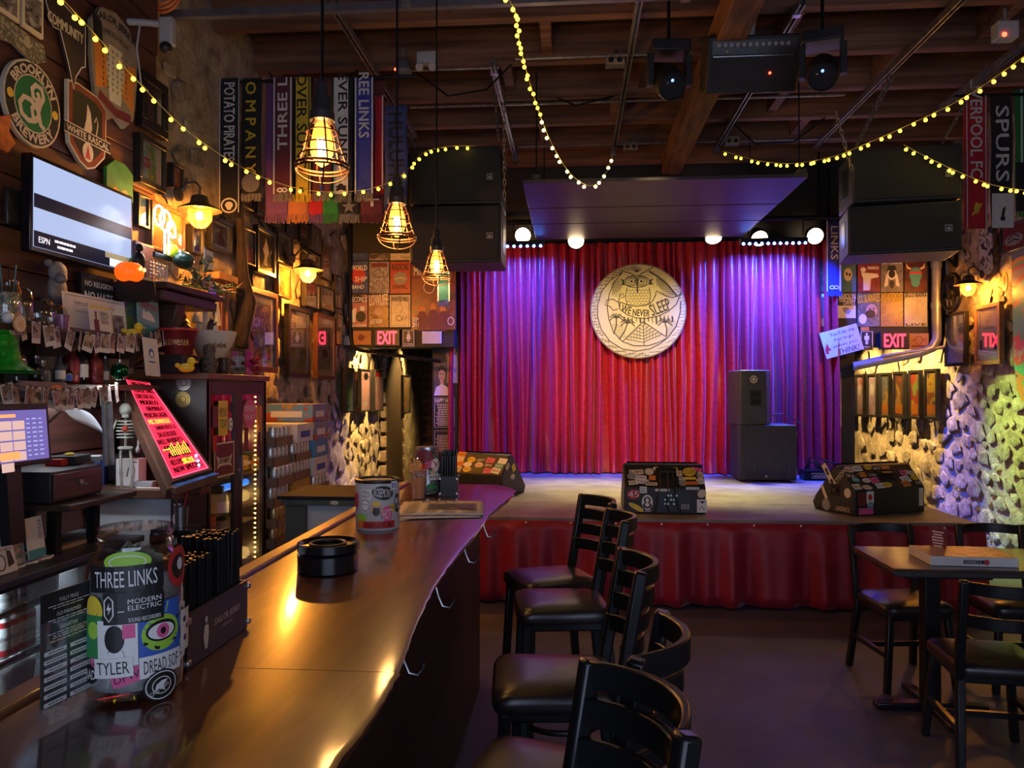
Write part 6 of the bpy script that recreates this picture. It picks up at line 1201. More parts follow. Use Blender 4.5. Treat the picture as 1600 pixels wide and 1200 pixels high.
# pipes beside the posters
PIPEM = mat('grey_pipe', (.3, .31, .33), .4, .5, var=.15)
p = onY(1463, 410, YB - .09); q = onY(1463, 530, YB - .09)
o = MB().tube([(p.x, p.y, 3.6), (p.x, p.y, q.z + .1), (p.x, p.y, q.z), (p.x - .05, p.y, q.z - .1), (p.x - .18, p.y, q.z - .15), (p.x - .9, p.y + .02, q.z - .3)], .05, 14).build('drain_pipe', PIPEM); tag(o, 'grey drain pipe bending under the bulkhead by the stone wall', 'pipe')
for zz in (3.0, 2.55): MB().cyl(.058, -.03, .03, 14).build('coupling', PIPEM, o, T(p.x, p.y, zz))
o = MB().tube([(p.x + .12, p.y + .02, 3.6), (p.x + .12, p.y + .02, 2.3), (p.x + .06, p.y - .03, 2.08), (p.x - .6, p.y - .03, 1.98)], .02, 8).build('conduit', PIPEM); tag(o, 'thin grey conduit running beside the drain pipe', 'pipe')
p = onY(547, 400, YBL - .06); o = MB().tube([(p.x, p.y, 3.75), (p.x, p.y, 2.25), (p.x + .03, p.y, 2.1), (p.x + .12, p.y, 2.06), (-1.5, p.y + .02, 1.93)], .02, 8).build('conduit', BLKMET); tag(o, 'black conduit running down the bulkhead corner beside the posters', 'pipe')
# passage lamps
for px, side in ((545, -1), (570, -1), (632, -1)):
    p = onX(px, 560, XL + .1)
    t = thing('passage_lamp', {545: 'warm ceiling spot lamp over the green passage poster', 570: 'warm ceiling spot lamp over the pink passage posters', 632: 'warm ceiling spot lamp beyond the arched door'}[px], 'ceiling lamp', T(XL + .62, p.y + .1, 2.45), 'passage spot lamps')
    MB().lathe([(.03, -.1), (.045, -.1), (.05, 0)], 16).build('can', BLKMET, t); MB().lathe([(0, -.099), (.03, -.099)], 14, cap=False).build('lens', BULBC, t)
    if p.y < YB: t.location.y = YB + .3; p.y = YB + .2
    t.location.z = 2.45
    lamp('passage_light', 'SPOT', (XL + .62, p.y + .1, 2.33), 110, (1, .64, .2), None, .04, (XL + .02, p.y + .1, 1.5), 100, .7)
for k, yy in enumerate((9.5, 10.4, 11.3)):
    t = thing('passage_lamp', ('warm ceiling spot lamp nearest the far passage mouth', 'warm ceiling spot lamp in the middle of the far passage', 'warm ceiling spot lamp deepest in the far passage')[k], 'ceiling lamp', T(XR - .62, yy, 2.45), 'passage spot lamps')
    MB().lathe([(.03, -.1), (.045, -.1), (.05, 0)], 16).build('can', BLKMET, t); MB().lathe([(0, -.099), (.03, -.099)], 14, cap=False).build('lens', BULBC, t)
    lamp('passage_light', 'SPOT', (XR - .62, yy, 2.33), 120, (1, .64, .2), None, .04, (XR - .02, yy, 1.5), 100, .7)
# ================================================================ BACK BAR
def atX(px, X, z): p = onX(px, 600, X); return Vector((X, p.y, z))
ORD = ['lowest', 'second', 'third', 'fourth', 'fifth', 'sixth', 'seventh', 'eighth', 'ninth', 'tenth', 'eleventh', 'twelfth', 'thirteenth', 'fourteenth', 'fifteenth', 'sixteenth', 'seventeenth', 'eighteenth']
FIRST = ['first'] + ORD[1:]
SHELFW = mat('shelf_wood', (.11, .05, .03), .5, var=.4, scale=4, stretch=(5, .6, 5))
# ---- glass fronted cooler under the counter
CX0, CX1, CY0, CY1, CZ = XL + .05, -2.12, 1.5, 3.56, .9
ck = thing('bottle_cooler', 'low black glass fronted cooler lit white inside behind the bar', 'cooler', T(0, 0, 0))
mb = MB(); mb.box(CX0, CX1, CY0, CY1, .84, CZ - .03); mb.box(CX0, CX1, CY0, CY1, .05, .14); mb.box(CX0, CX0 + .04, CY0, CY1, .14, .84); mb.box(CX0 + .04, CX1, 3.2, CY1, .14, .84); mb.box(CX0 + .04, CX1, CY0, CY0 + .05, .14, .84)
mb.build('body', mat('cooler_black', (.02, .02, .026), .4), ck)
MB().box(CX0, CX1 + .05, CY0, CY1 + .02, CZ - .03, CZ).build('counter_top', mat('counter_blue_black', (.05, .05, .075), .35, var=.2), ck, bev=.005)
MB().box(CX0 + .041, CX0 + .045, CY0 + .05, 3.2, .14, .84).build('liner', mat('cooler_liner', (.7, .74, .76), .4, var=.05), ck)
MB().box(CX1 - .006, CX1, CY0 + .05, 3.19, .15, .835).build('glass_door', PANE, ck)
for yy in (3.17, 2.4): MB().box(CX1 - .02, CX1 + .006, yy, yy + .025, .14, .84).build('door_frame', STEEL, ck)
for zz in (.745, .555, .36):
    sf = MB().box(CX1 - .05, CX1 - .035, CY0 + .06, 3.18, zz - .012, zz + .012).build('shelf_lip', BLKMET, ck)
    mb = MB()
    for i in range(9): mb.tube([(CX0 + .06 + i * .042, CY0 + .06, zz - .004), (CX0 + .06 + i * .042, 3.18, zz - .004)], .003, 5)
    mb.build('shelf_wires', STEEL, ck)['kind'] = 'stuff'
MB().box(CX0 + .06, CX0 + .09, CY0 + .1, 3.15, .815, .838).build('light_strip', mat('cooler_led', (.8, .93, 1), .4, em=9, var=0), ck)
lamp('cooler_light', 'AREA', (CX1 - .14, 2.5, .832), 16, (.8, .93, 1), None, 1.3, (CX1 - .2, 2.5, 0), sy=.04).rotation_euler = (0, 0, PI / 2)
CANW = mat('can_silver_white', (.68, .7, .72), .35, .3, var=.2, scale=50); CANR = mat('can_red', (.5, .02, .03), .35, .3, var=0)
def can(M, label, group, tall=.16, txt='Budweiser', red=True):
    t = thing('beer_can', label, 'can', M, group)
    MB().lathe([(.026, 0), (.031, .008), (.032, .014), (.032, tall - .016), (.026, tall - .002), (.025, tall), (.023, tall - .003), (0, tall - .003)], 18).build('can_body', CANW, t)
    if red:
        MB().lathe([(.0324, .012), (.0324, .035)], 18, cap=False).build('red_band', CANR, t); MB().lathe([(.0324, tall - .04), (.0324, tall - .018)], 18, cap=False).build('red_band', CANR, t)
        text(t, txt, BLK, 0, tall * .5, .075, .022, .0008, .1, bend=.0325)
    return t
cA = can(atX(4, CX1 - .09, .562).to_3d() and T(*atX(4, CX1 - .09, .562), rz=PI / 2 - .4), 'red and white beer can on the middle cooler shelf, first from the picture edge', 'beer cans in the cooler')
for i, px in enumerate((18, 33, 44)): dup(cA, T(*atX(px, CX1 - .09, .562), rz=PI / 2 - .4 + .6 * (i % 2)), 'red and white beer can on the middle cooler shelf, %s from the picture edge' % FIRST[i + 1])
cB = can(T(*atX(6, CX1 - .09, .752), rz=1.2), 'tall pale can on the top cooler shelf, first from the picture edge', 'tall cans in the cooler', .155, red=False)
cB['category'] = 'can'
draw(cB, 'can_print', GRY, [('e', 0, .08, .02, .02), ('r', -.025, .03, .025, .045)], .0008, bend=.0325)
for i, px in enumerate((16, 28, 38, 50, 60, 71, 80)): dup(cB, T(*atX(px, CX1 - .09 + .01 * (i % 2), .752), rz=1.2 + .5 * i), 'tall pale can on the top cooler shelf, %s from the picture edge' % FIRST[i + 1])
MB_c = MB().lathe([(.03, 0), (.045, .13), (.047, .132), (.045, .128), (.029, .004)], 18, cap=False).mesh('cup_stack', PCUP)
for i, px in enumerate((2, 14, 27, 38)):
    t = thing('cup_stack', 'stack of clear plastic cups on the low cooler shelf, %s from the picture edge' % FIRST[i], 'cups', T(*atX(px, CX1 - .1, .368)), 'cup stacks in the cooler')
    for k in range(3): link('cup', MB_c, t, T(0, 0, k * .014))
# ---- things on the counter top
def bx(name, label, cat, p, d, m, rz=0, bev=.003, group=None, z=None):
    t = thing(name, label, cat, T(*p, rz=rz), group); MB().box(-d[0] / 2, d[0] / 2, -d[1] / 2, d[1] / 2, 0, d[2]).build('body', m, t, bev=bev); return t
p = onZ(122, 846, CZ); t = bx('cutting_board', 'pale wooden cutting board on the dark counter end', 'cutting board', (p.x - .03, p.y, CZ + .001), (.2, .42, .018), mat('board_wood', (.42, .3, .2), .5, var=.15), 0); MB().box(-.085, .085, -.19, .19, .0185, .022).build('mat', mat('board_mat', (.1, .11, .13), .6), t)
p = onZ(40, 862, CZ); t = bx('tablet', 'blue edged phone lying on papers on the counter', 'phone', (p.x, p.y, CZ + .008), (.075, .15, .01), BLACK, -.3); MB().box(-.034, .034, -.07, .07, .0102, .0108).build('screen', TEA, t)
t = bx('paper_stack', 'small stack of papers under the blue phone', 'papers', (p.x - .02, p.y, CZ + .001), (.16, .24, .006), PAPER, -.2, 0)
p = onZ(12, 822, CZ + .0); t = thing('utensil_tin', 'grey steel tin full of bar utensils at the picture edge', 'utensil holder', T(p.x, p.y, CZ + .001)); MB().lathe([(.05, 0), (.055, .005), (.06, .13), (.055, .13), (.05, .01)], 22).build('tin', mat('tin_grey', (.2, .2, .21), .4, .7), t)
for i in range(7): a = i * .9; MB().tube([(.03 * math.cos(a), .03 * math.sin(a), .01), (.05 * math.cos(a), .05 * math.sin(a), .2 + .01 * i)], .004, 6).build('handle', STEEL, t); MB().torus(.025, .004, 14, 6, T(.052 * math.cos(a), .052 * math.sin(a), .215 + .01 * i, rx=PI / 2, rz=a)).build('loop', STEEL, t)
p = onX(18, 828, CX1 + .0); t = thing('counter_sticker', 'white sticker with a cartoonish black drawing propped on the counter edge', 'sticker', wallL((CX1 - .03, p.y, CZ + .055)) @ Matrix.Rotation(-.25, 4, 'X')); MB().box(-.06, .06, -.05, .05, -.004, 0).build('card', PAPER, t); draw(t, 'print', BLK, [('o', -.02, -.005, .025, .03, .005), ('p', [(.015, -.03), (.05, -.02), (.04, .03), (.02, .035)])], .001); text(t, 'TOY MACH', BLK, .01, .04, .08, .012, .001)
p = onX(70, 790, CX1 - .02); t = thing('flyer', 'white and teal flyer with food lettering leaning by the cash drawer', 'flyer', wallL((CX1 - .06, p.y, CZ + .1)) @ Matrix.Rotation(-.15, 4, 'X')); MB().box(-.05, .05, -.08, .085, -.004, 0).build('card', PAPER, t); draw(t, 'band', TEA, [('r', -.05, -.08, .05, -.045)], .001); text(t, 'FOOD', BLK, .03, .03, .075, .02, .001, -PI / 2)
p2 = onX(45, 780, CX1 - .02); t = thing('flyer', 'pale flyer with a blue picture behind the food flyer', 'flyer', wallL((CX1 - .09, p2.y, CZ + .11)) @ Matrix.Rotation(-.15, 4, 'X')); MB().box(-.06, .06, -.1, .1, -.004, 0).build('card', PAPER, t); draw(t, 'picture', picmat([(.2, .35, .5), (.6, .4, .3), (.7, .7, .7)], 90, 30), [('r', -.02, -.08, .05, .03)], .001)
# cash drawer on its own stand
a = onX(86, 805, CX1 - .02); b = onX(165, 800, CX1 - .02)
cs = thing('cash_drawer', 'dark brown cash drawer on a narrow stand behind the bar', 'cash drawer', T(CX1 - .2, (a.y + b.y) / 2, 1.13)); L_ = b.y - a.y
MB().box(-.2, .16, -L_ / 2, L_ / 2, 0, .13).build('case', mat('drawer_black', (.02, .018, .02), .4), cs, bev=.004); dr_ = MB().box(.16, .172, -L_ / 2 + .01, L_ / 2 - .01, .012, .118).build('drawer_front', mat('drawer_brown', (.1, .05, .045), .4, .3), cs, bev=.003)
MB().cyl(.012, 0, .008, 12, T(.172, .0, .07, ry=PI / 2)).build('lock', STEEL, dr_); MB().tube([(.176, .0, .07), (.2, .01, .06), (.19, .03, .045)], .003, 5).build('key', STEEL, dr_); MB().box(.172, .174, -.1, .1, .085, .09).build('slot', BLACK, dr_)
pk = thing('plank_shelf', 'dark plank shelf under the cash drawer', 'shelf', T(0, 0, 0)); MB().box(CX0, CX1 + .06, a.y - .02, b.y + .12, 1.1, 1.125).build('board', mat('plank_dark', (.045, .025, .02), .45, var=.3), pk, bev=.004)
for yy in (a.y + .06, b.y - .02): MB().box(CX0 + .02, CX0 + .06, yy, yy + .04, CZ, 1.1).build('support', BLKMET, pk); MB().box(CX1 - .1, CX1 - .06, yy, yy + .04, CZ, 1.1).build('support', BLKMET, pk)
for i, (px, lab, m_, d) in enumerate(((95, 'small red and green box lying on the cash drawer', RED, (.08, .1, .03)), (110, 'black folded cloth lying on the cash drawer', BLACK, (.12, .16, .04)), (140, 'flat grey box lying at the end of the cash drawer', GRY, (.1, .09, .025)))):
    q = atX(px, CX1 - .2, 1.261); t = bx('small_box', lab, 'box', q, d, m_, .2 * i)
    if i == 1: MB().ball((.01, -.03, .045), .022, 10, 6, sz=.5).build('yellow_tag', YEL, t)
    if i == 0: MB().box(-.035, .035, -.02, .03, .0302, .031).build('label', LIM, t)
# screen of the till
a = onX(0, 640, -2.15); b = onX(78, 640, -2.15)
M, w, h = rectL(-14, 79, 632, 735, -2.15); t = thing('till_screen', 'touch screen till with purple and orange buttons at the picture edge', 'monitor', M @ Matrix.Rotation(-.08, 4, 'X'))
MB().box(-w / 2, w / 2, -h / 2, h / 2, -.04, 0).build('housing', BLACK, t, bev=.006); s = MB().box(-w / 2 + .02, w / 2 - .02, -h / 2 + .02, h / 2 - .025, 0, .002).build('screen', mat('till_purple', (.14, .12, .4), .3, em=.5, var=0), t)
mw, mp_ = mat('till_white', (.8, .55, .5), .3, em=.4, var=0), mat('till_blue', (.5, .55, .9), .3, em=.4, var=0)
for i in range(5):
    for j in range(2):
        if i == 4 and j: continue
        draw(s, 'button', mw, [('r', -w / 2 + .04 + j * .07, h / 2 - .1 - i * .04, -w / 2 + .105 + j * .07, h / 2 - .066 - i * .04)], .003)
for c in range(3): lines(s, mp_, -w / 2 + .195 + c * .035, -.01, .026, h * .66, 9, .003, seed=c, fill=.3)
draw(s, 'button_strip', mat('till_orange', (.8, .25, .08), .3, em=.9, var=0), [('r', -w / 2 + .03, h / 2 - .052, -w / 2 + .13, h / 2 - .04), ('r', -w / 2 + .03, -h / 2 + .03, -w / 2 + .14, -h / 2 + .06)], .003)
MB().box(-.04, .04, -h / 2 - .3, -h / 2 + .06, -.09, -.045).build('stand', BLACK, t)

# ---- white counter, tall cabinet
wc = thing('white_counter', 'white panelled counter with brown wooden top behind the bar', 'counter', T(0, 0, 0)); Y4 = 3.85
MB().box(XL + .05, -2.06, Y4, 4.07, 0, 1.04).build('panel', mat('white_panel', (.62, .64, .66), .45, var=.12, scale=6), wc, bev=.003); MB().box(XL + .05, -1.98, Y4 - .05, 4.07, 1.04, 1.09).build('top', mat('counter_brown', (.11, .05, .03), .4, var=.3, stretch=(1, 6, 1)), wc, bev=.005)
CBX, CYa, CYb, CBZ = -2.02, 4.1, 4.93, 1.66
cb = thing('display_cabinet', 'tall dark wood cabinet with two glass doors covered in stickers', 'cabinet', T(0, 0, 0)); CW = mat('cabinet_dark', (.035, .02, .02), .4, var=.35, scale=5, stretch=(1, 1, .3))
mb = MB(); mb.box(XL + .05, CBX, CYa, CYa + .03, 0, CBZ); mb.box(XL + .05, CBX, CYb - .03, CYb, 0, CBZ); mb.box(XL + .05, XL + .08, CYa, CYb, 0, CBZ); mb.box(XL + .05, CBX, CYa, CYb, 0, .06); mb.build('case', CW, cb)
MB().box(XL + .05, CBX + .02, CYa - .02, CYb + .02, CBZ, CBZ + .035).build('cornice', mat('cornice_brown', (.16, .06, .03), .35, var=.3), cb, bev=.006)
for k, (ya, yb) in enumerate(((CYa + .005, (CYa + CYb) / 2 - .002), ((CYa + CYb) / 2 + .002, CYb - .005))):
    d_ = MB(); X_ = CBX; 
    for y0, y1, z0, z1 in ((ya, ya + .055, .06, CBZ - .005), (yb - .055, yb, .06, CBZ - .005), (ya + .055, yb - .055, CBZ - .085, CBZ - .005), (ya + .055, yb - .055, .06, .14)): d_.box(X_ - .025, X_, y0, y1, z0, z1)
    d_ = d_.build('door', CW, cb, bev=.003); MB().box(X_ - .014, X_ - .01, ya + .055, yb - .055, .14, CBZ - .085).build('pane', PANE, d_)
    MB().tube([(X_, (ya + .03, yb - .03)[1 - k], 1.12), (X_ + .02, (ya + .03, yb - .03)[1 - k], 1.12)], .012, 10).build('knob', STEEL, d_) if k == 0 else MB().box(X_, X_ + .012, ya + .02, ya + .035, 1.05, 1.2).build('handle', STEEL, d_)
for zz in (.4, .75, 1.05): MB().box(XL + .08, CBX - .04, CYa + .03, CYb - .03, zz, zz + .02).build('shelf', SHELFW, cb)
FC = basis((CBX + .001, 0, 0), (0, 1, 0), (0, 0, 1)); ym = (CYa + CYb) / 2
for i, (y, z, w, h, kd, c, tx, tc) in enumerate(((CYa + .11, 1.45, .07, .12, 'r', 'm', None, 'w'), (CYa + .2, 1.44, .12, .2, 'r', 'y', 'MENU|TODAY', 'k'), (CYa + .3, 1.5, .05, .07, 'e', 'k', None, 'w'), (CYa + .3, 1.4, .06, .08, 'e', 'w', 'C', 'k'), (CYa + .22, 1.2, .26, .2, 'r', 'c', None, 'k'), (CYa + .1, 1.3, .05, .09, 'r', 'r', None, 'k'), (ym + .16, 1.46, .2, .17, 'e', 'p', 'MASH|WAY', 'w'), (ym + .32, 1.42, .05, .16, 'r', 'o', None, 'k'), (ym + .1, 1.3, .06, .14, 'r', 'm', None, 'k'), (ym + .3, 1.25, .05, .16, 'r', 'm', None, 'k'))):
    sticker(cb, FC, y, z, w, h, kd, c, tx, tc, 0, i % 3, art=[('m', [('r', -.92, -.9, .92, .9)]), ('c', [('p', [(-.8, .3), (-.5, .1), (.5, .1), (.8, .3), (.6, -.2), (.75, -.5), (.4, -.35), (-.4, -.35), (-.75, -.5), (-.6, -.2)])]), ('k', [('r', -.5, -.2, .5, .05)])] if i == 4 else None)
text(cb, 'THREE LINKS', CRM, CYa + .22, 1.19, .14, .025, .006, M=FC)
# led strip inside the far door edge
LEDW = mat('warm_led', (1, .62, .15), .4, em=9, var=0, emc=(1, .6, .14)); lb = MB().ball((0, 0, 0), .006, 8, 6).mesh('led', LEDW)
for i in range(46): link('led', lb, cb, T(CBX - .04, CYb - .045 - .03, .14 + i * .0315))
for zz in (.55, .92, 1.3): lamp('cabinet_led_light', 'POINT', (CBX - .1, CYb - .1, zz), .7, (1, .6, .16), None, .04)
for i in range(12):
    q = random.Random(i); yy = CYa + .1 + (i % 4) * .19; zz = (.42, .77, 1.072)[i // 4]
    t = thing('cabinet_bottle', '%s dark bottle counting from the near door on the %s cabinet shelf' % (FIRST[i % 4], ('low', 'middle', 'high')[i // 4]), 'bottle', T(CBX - .28 + .06 * (i % 2), yy, zz), 'bottles inside the display cabinet')
    MB().lathe([(.036, 0), (.038, .01), (.038, .15), (.014, .19), (.013, .24), (.0, .24)], 14).build('glass', mat('dark_bottle_%d' % (i % 3), [(.12, .04, .02), (.05, .07, .03), (.16, .1, .05)][i % 3], .15, var=0), t)
    MB().cyl(.015, .236, .255, 10).build('cap', (STEEL, YEL, RED)[i % 3], t); MB().lathe([(.0386, .05), (.0386, .12)], 14, cap=False).build('label', (CRM, WHT, ORG)[i % 3], t)
bt = thing('light_tube', 'glowing blue tube light inside the display cabinet', 'light', T(CBX - .12, ym + .2, 1.0)); MB().tube([(0, -.18, 0), (0, .18, 0)], .022, 10).build('tube', mat('blue_tube', (.05, .25, .9), .4, em=1.2, var=0), bt); MB().box(-.02, .02, -.2, -.18, -.02, .02).build('end_cap', BLACK, bt)
# medals on the cabinet side
FCS = basis((0, CYa - .001, 0), (1, 0, 0), (0, 0, 1))
for i, (px, py, c, m2, lab) in enumerate(((287, 598, 'w', 'G', 'silver'), (286, 624, 'y', 'k', 'gold'))):
    p = onY(px, py, CYa); sticker(cb, FCS, p.x, p.z, .085, .085, 'e', STEEL if i == 0 else mat('gold_medal', (.45, .3, .08), .35, .7), None, art=[('k', [('o', 0, 0, .8, .8, .08), ('o', 0, 0, .45, .45, .1)])])
for i, (px, py, kd, c, tx) in enumerate(((288, 786, 'r', 'k', 'DEEP'), (288, 811, 'e', 'w', 'MUSIC'), (287, 845, 'r', 'k', 'LAND'))):
    p = onY(px, py, Y4 - .05); sticker(wc, basis((0, Y4 - .052, 0), (1, 0, 0), (0, 0, 1)), -2.02, p.z if i else 1.0, .05 if i != 1 else .055, .075, kd, c, tx, 'w' if c == 'k' else 'r')
MB().box(-2.06, -1.99, Y4 - .05, Y4 + .2, 0, 1.04).build('post', CW, wc)
# ---- fluorescent menu board
C4 = {'bl': onY(269, 752, 3.6), 'br': onY(329, 734, 3.76), 'tl': onY(194, 592, 3.95), 'tr': onY(233, 598, 4.03)}
def bil(u, v): return (C4['bl'] * (1 - u) + C4['br'] * u) * (1 - v) + (C4['tl'] * (1 - u) + C4['tr'] * u) * v
NB = ((C4['br'] - C4['bl']).cross(C4['tl'] - C4['bl'])).normalized()
mbd = thing('glow_menu_board', 'slanted glowing red marker board menu in a wooden frame', 'menu board', T(0, 0, 0))
def slabq(u0, u1, v0, v1, d0, d1): 
    P = [bil(u, v) for u, v in ((u0, v0), (u1, v0), (u1, v1), (u0, v1))]; return MB().add([p + NB * d0 for p in P] + [p + NB * d1 for p in P], [(3, 2, 1, 0), (4, 5, 6, 7), (0, 1, 5, 4), (1, 2, 6, 5), (2, 3, 7, 6), (3, 0, 4, 7)])
slabq(.03, .97, .01, .99, -.02, .004).build('panel', mat('board_glow_red', (.55, .015, .04), .3, em=.6, var=0, emc=(1, .03, .075)), mbd)
for a_, b_, c_, d_ in ((-.03, .03, -.01, 1.01), (.97, 1.03, -.01, 1.01), (.03, .97, -.01, .012), (.03, .97, .988, 1.01)): slabq(a_, b_, c_, d_, -.05, .008).build('frame', mat('board_edge_glow', (.9, .03, .08), .3, em=1.5, var=0, emc=(1, .04, .1)) if c_ < .9 and 0 else mat('board_frame', (.14, .06, .035), .5, var=.3), mbd)
ed = mat('board_edge_glow', (.9, .03, .08), .3, em=2.2, var=0, emc=(1, .04, .1))
for a_, b_, c_, d_ in ((.03, .06, .01, .99), (.94, .97, .01, .99), (.06, .94, .01, .025)): slabq(a_, b_, c_, d_, .004, .0055).build('glow_edge', ed, mbd)
def btext(s, m, u, v, wu, hv, name='lettering'):
    vs, fs, _ = tmesh(s); mb = MB()
    for e, du in enumerate((0, .014, -.014)): mb.add([bil(u + du + x * wu, v + y * hv) + NB * (.0065 - .0002 * e) for x, y, _z in vs], fs)
    mb.build(name, m, mbd, smooth=False)
DKR = mat('board_ink', (.008, .001, .003), .9, var=0, spec=.1); YG = mat('board_yellow', (.9, .85, .05), .4, em=.9, var=0); ORGG = mat('board_orange', (.9, .4, .05), .4, em=.6, var=0)
for i, s in enumerate(('BEERS', 'COCK TAILS', 'LONE STAR TALL', 'MODELO', 'FIREMANS 4', 'MEXICAN LAGER', 'MC DANGLE', 'SHINER BOCK  $', 'DALLAS BLONDE', 'WELL WHISKEY 5', 'FROZEN', 'ASK US!', 'RED LEMON ADE', 'NEW SPECIAL')):
    btext(s, ORGG if i == 6 else DKR, .48 + .05 * math.sin(i * 2), .945 - i * .067, .54 + .25 * ((i * 7) % 4) / 4, .048)
for i in range(9): slabq(.3 + .06 * i, .32 + .06 * i, .2, .28 + .02 * (i % 3), .006, .0068).build('marker_line', YG, mbd)
btext('SKULL', YG, .62, .135, .3, .05); slabq(.12, .3, .262, .27, .006, .0068).build('marker_line', YG, mbd)
for u, v in ((.86, .15), (.82, .1), (.78, .06)): MB().ball(bil(u, v) + NB * .01, .007, 8, 6).build('blue_sparkle', mat('blue_spark', (.2, .3, 1), .3, em=8, var=0), mbd)
e0, e1, e2, e3 = bil(-.03, -.01), bil(1.03, -.01), bil(-.03, 1.01), bil(1.03, 1.01)
for a_, b_ in ((e0, e2), (e1, e3)): MB().bar(a_ - NB * .08, b_ - NB * .08, .03, .07, up=NB).build('side_rail', mat('board_frame'), mbd)
tr_ = MB().bar(e0 + Vector((.02, -.02, -.035)), e1 + Vector((.02, -.02, -.035)), .07, .035).build('ledge', mat('board_frame'), mbd, bev=.004); MB().bar(e0 + Vector((.03, -.02, -.012)), e1 + Vector((.03, -.02, -.012)), .06, .004).build('ledge_film', mat('blue_film', (.1, .25, .7), .2, var=.5, scale=30), tr_)
MB().bar((e0 + e1) / 2 + Vector((0, .03, -.06)), ((e0 + e1) / 2).to_2d().to_3d() + Vector((-.03, .06, 1.09)), .05, .05).build('prop', mat('board_frame'), mbd)
# ---- shelves on the boards
for zz, nm, lab in ((1.87, 'wall_shelf', 'upper brown wall shelf with jars and leaning prints'), (1.63, 'wall_shelf', 'lower dark wall shelf with bottles above the till')):
    t = thing(nm, lab, 'shelf', T(0, 0, 0)); MB().box(XL + .035, -2.27, 2.7, 4.3, zz - .03, zz).build('board', SHELFW, t, bev=.004)
    for yy in (2.9, 3.5, 4.1): MB().prism([(0, 0), (.2, 0), (.2, -.03), (.03, -.18), (0, -.18)], -.012, .012, basis((XL + .035, yy, zz - .03), (1, 0, 0), (0, 0, 1))).build('bracket', SHELFW, t)
US, LS = 1.872, 1.632
def vase(name, label, cat, p, prof, m, group=None, n=22):
    t = thing(name, label, cat, T(*p), group); MB().lathe(prof, n, cap=False).build('body', m, t); return t
P_ = atX(10, -2.38, US); t = vase('candy_jar', 'glass jar with colourful labels and straws at the picture edge', 'jar', P_, [(.0, .0), (.05, 0), (.055, .01), (.055, .15), (.045, .17), (.045, .19)], TGLASS); MB().lathe([(.051, .01), (.051, .14)], 20, cap=False).build('contents', picmat([(.3, .08, .05), (.1, .25, .2), (.5, .4, .2), (.1, .1, .15)], 91, 40), t)
text(t, 'COLD', WHT, .02, .05, .06, .02, .001, bend=.056)
for i in range(5): MB().tube([(.02 * math.cos(i), .02 * math.sin(i), .1), (.035 * math.cos(i), .035 * math.sin(i), .26)], .003, 5).build('stick', TEA if i % 2 else BLK, t)
vase('bell_jar', 'tall slim clear glass jar on the upper shelf', 'jar', atX(33, -2.36, US), [(0, 0), (.035, 0), (.045, .02), (.047, .1), (.04, .15), (.025, .165), (0, .168)], TGLASS)
vase('bell_jar', 'wide round clear glass jar beside the slim one', 'jar', atX(58, -2.38, US), [(0, 0), (.06, 0), (.075, .04), (.075, .09), (.06, .125), (.03, .14), (0, .142)], TGLASS)
vase('bell_jar', 'round clear glass jar nearest the white certificate', 'jar', atX(80, -2.4, US), [(0, 0), (.055, 0), (.068, .04), (.065, .09), (.05, .12), (0, .135)], TGLASS)
vase('shot_glass', 'small pink striped shot glass on the upper shelf edge', 'glass', atX(97, -2.3, US), [(0, .004), (.02, .004), (.021, 0), (.028, .07), (.026, .07)], mat('pink_glass', (.45, .2, .4), .2, trans=.4, var=.5, scale=60, stretch=(6, 6, .1)))
for i, (px, c, lab) in enumerate(((12, WHT, 'white ball ornament beside the candy jar'), (26, SKN, 'small pinkish ball ornament under the slim jar'))):
    P_ = atX(px, -2.295, US + .024); o = MB().ball((0, 0, 0), .024, 16, 10).build('ball', c, None, Matrix.Translation(P_)); tag(o, lab, 'ball', 'ball ornaments')
def card(name, label, cat, px, py, X, w, h, m, roll=0, tilt=-.12, art=(), txt=(), group=None, border=None):
    p = onX(px, py, X); t = thing(name, label, cat, wallL(p, roll) @ Matrix.Rotation(tilt, 4, 'X'), group); o = MB().box(-w / 2, w / 2, -h / 2, h / 2, -.003, 0).build('sheet', m, t)
    if border: draw(o, 'border', INK[border], [('c', [(-w * .46, -h * .44), (w * .46, -h * .44), (w * .46, h * .44), (-w * .46, h * .44)], .005)], .0006)
    for i, (c, ss) in enumerate(art): draw(o, 'print', c if not isinstance(c, str) else INK[c], [fit(s, w, h) for s in ss], .001 + .0006 * i)
    for s, c, x, y, ww, hh in txt: text(o, s, INK[c], x * w / 2, y * h / 2, ww * w, hh * h, .004)
    return t
card('certificate', 'white employee of the month certificate leaning on the upper shelf', 'certificate', 152, 498, -2.36, .5, .22, PAPER, -.0, art=[(picmat(G2, 92, 30), [('r', .5, -.75, .9, .3)])], txt=[('EMPLOYEE OF THE MONTH', 'k', -.05, .55, .62, .08), ('AWARDED TO', 'G', -.45, .2, .25, .05)], border='G')
card('beer_card', 'small white card with a brown beer bottle in front of the certificate', 'card', 157, 498, -2.29, .17, .13, PAPER, 0, art=[('y', [('r', -.9, .75, .9, .9)]), ('m', [('r', -.65, -.95, -.2, -.1), ('r', -.5, -.1, -.35, .4)]), ('k', [('r', -.5, .35, -.35, .5)])], txt=[('REAL', 'k', .35, .4, .35, .13), ('LIGHT', 'k', .35, .08, .35, .13), ('BEER', 'k', .35, -.25, .35, .13)])
card('magazine', 'purple and green magazine leaning behind the teal one', 'magazine', 206, 497, -2.4, .16, .24, picmat([(.3, .1, .3), (.3, .4, .12), (.2, .3, .3)], 93, 12), -.08)
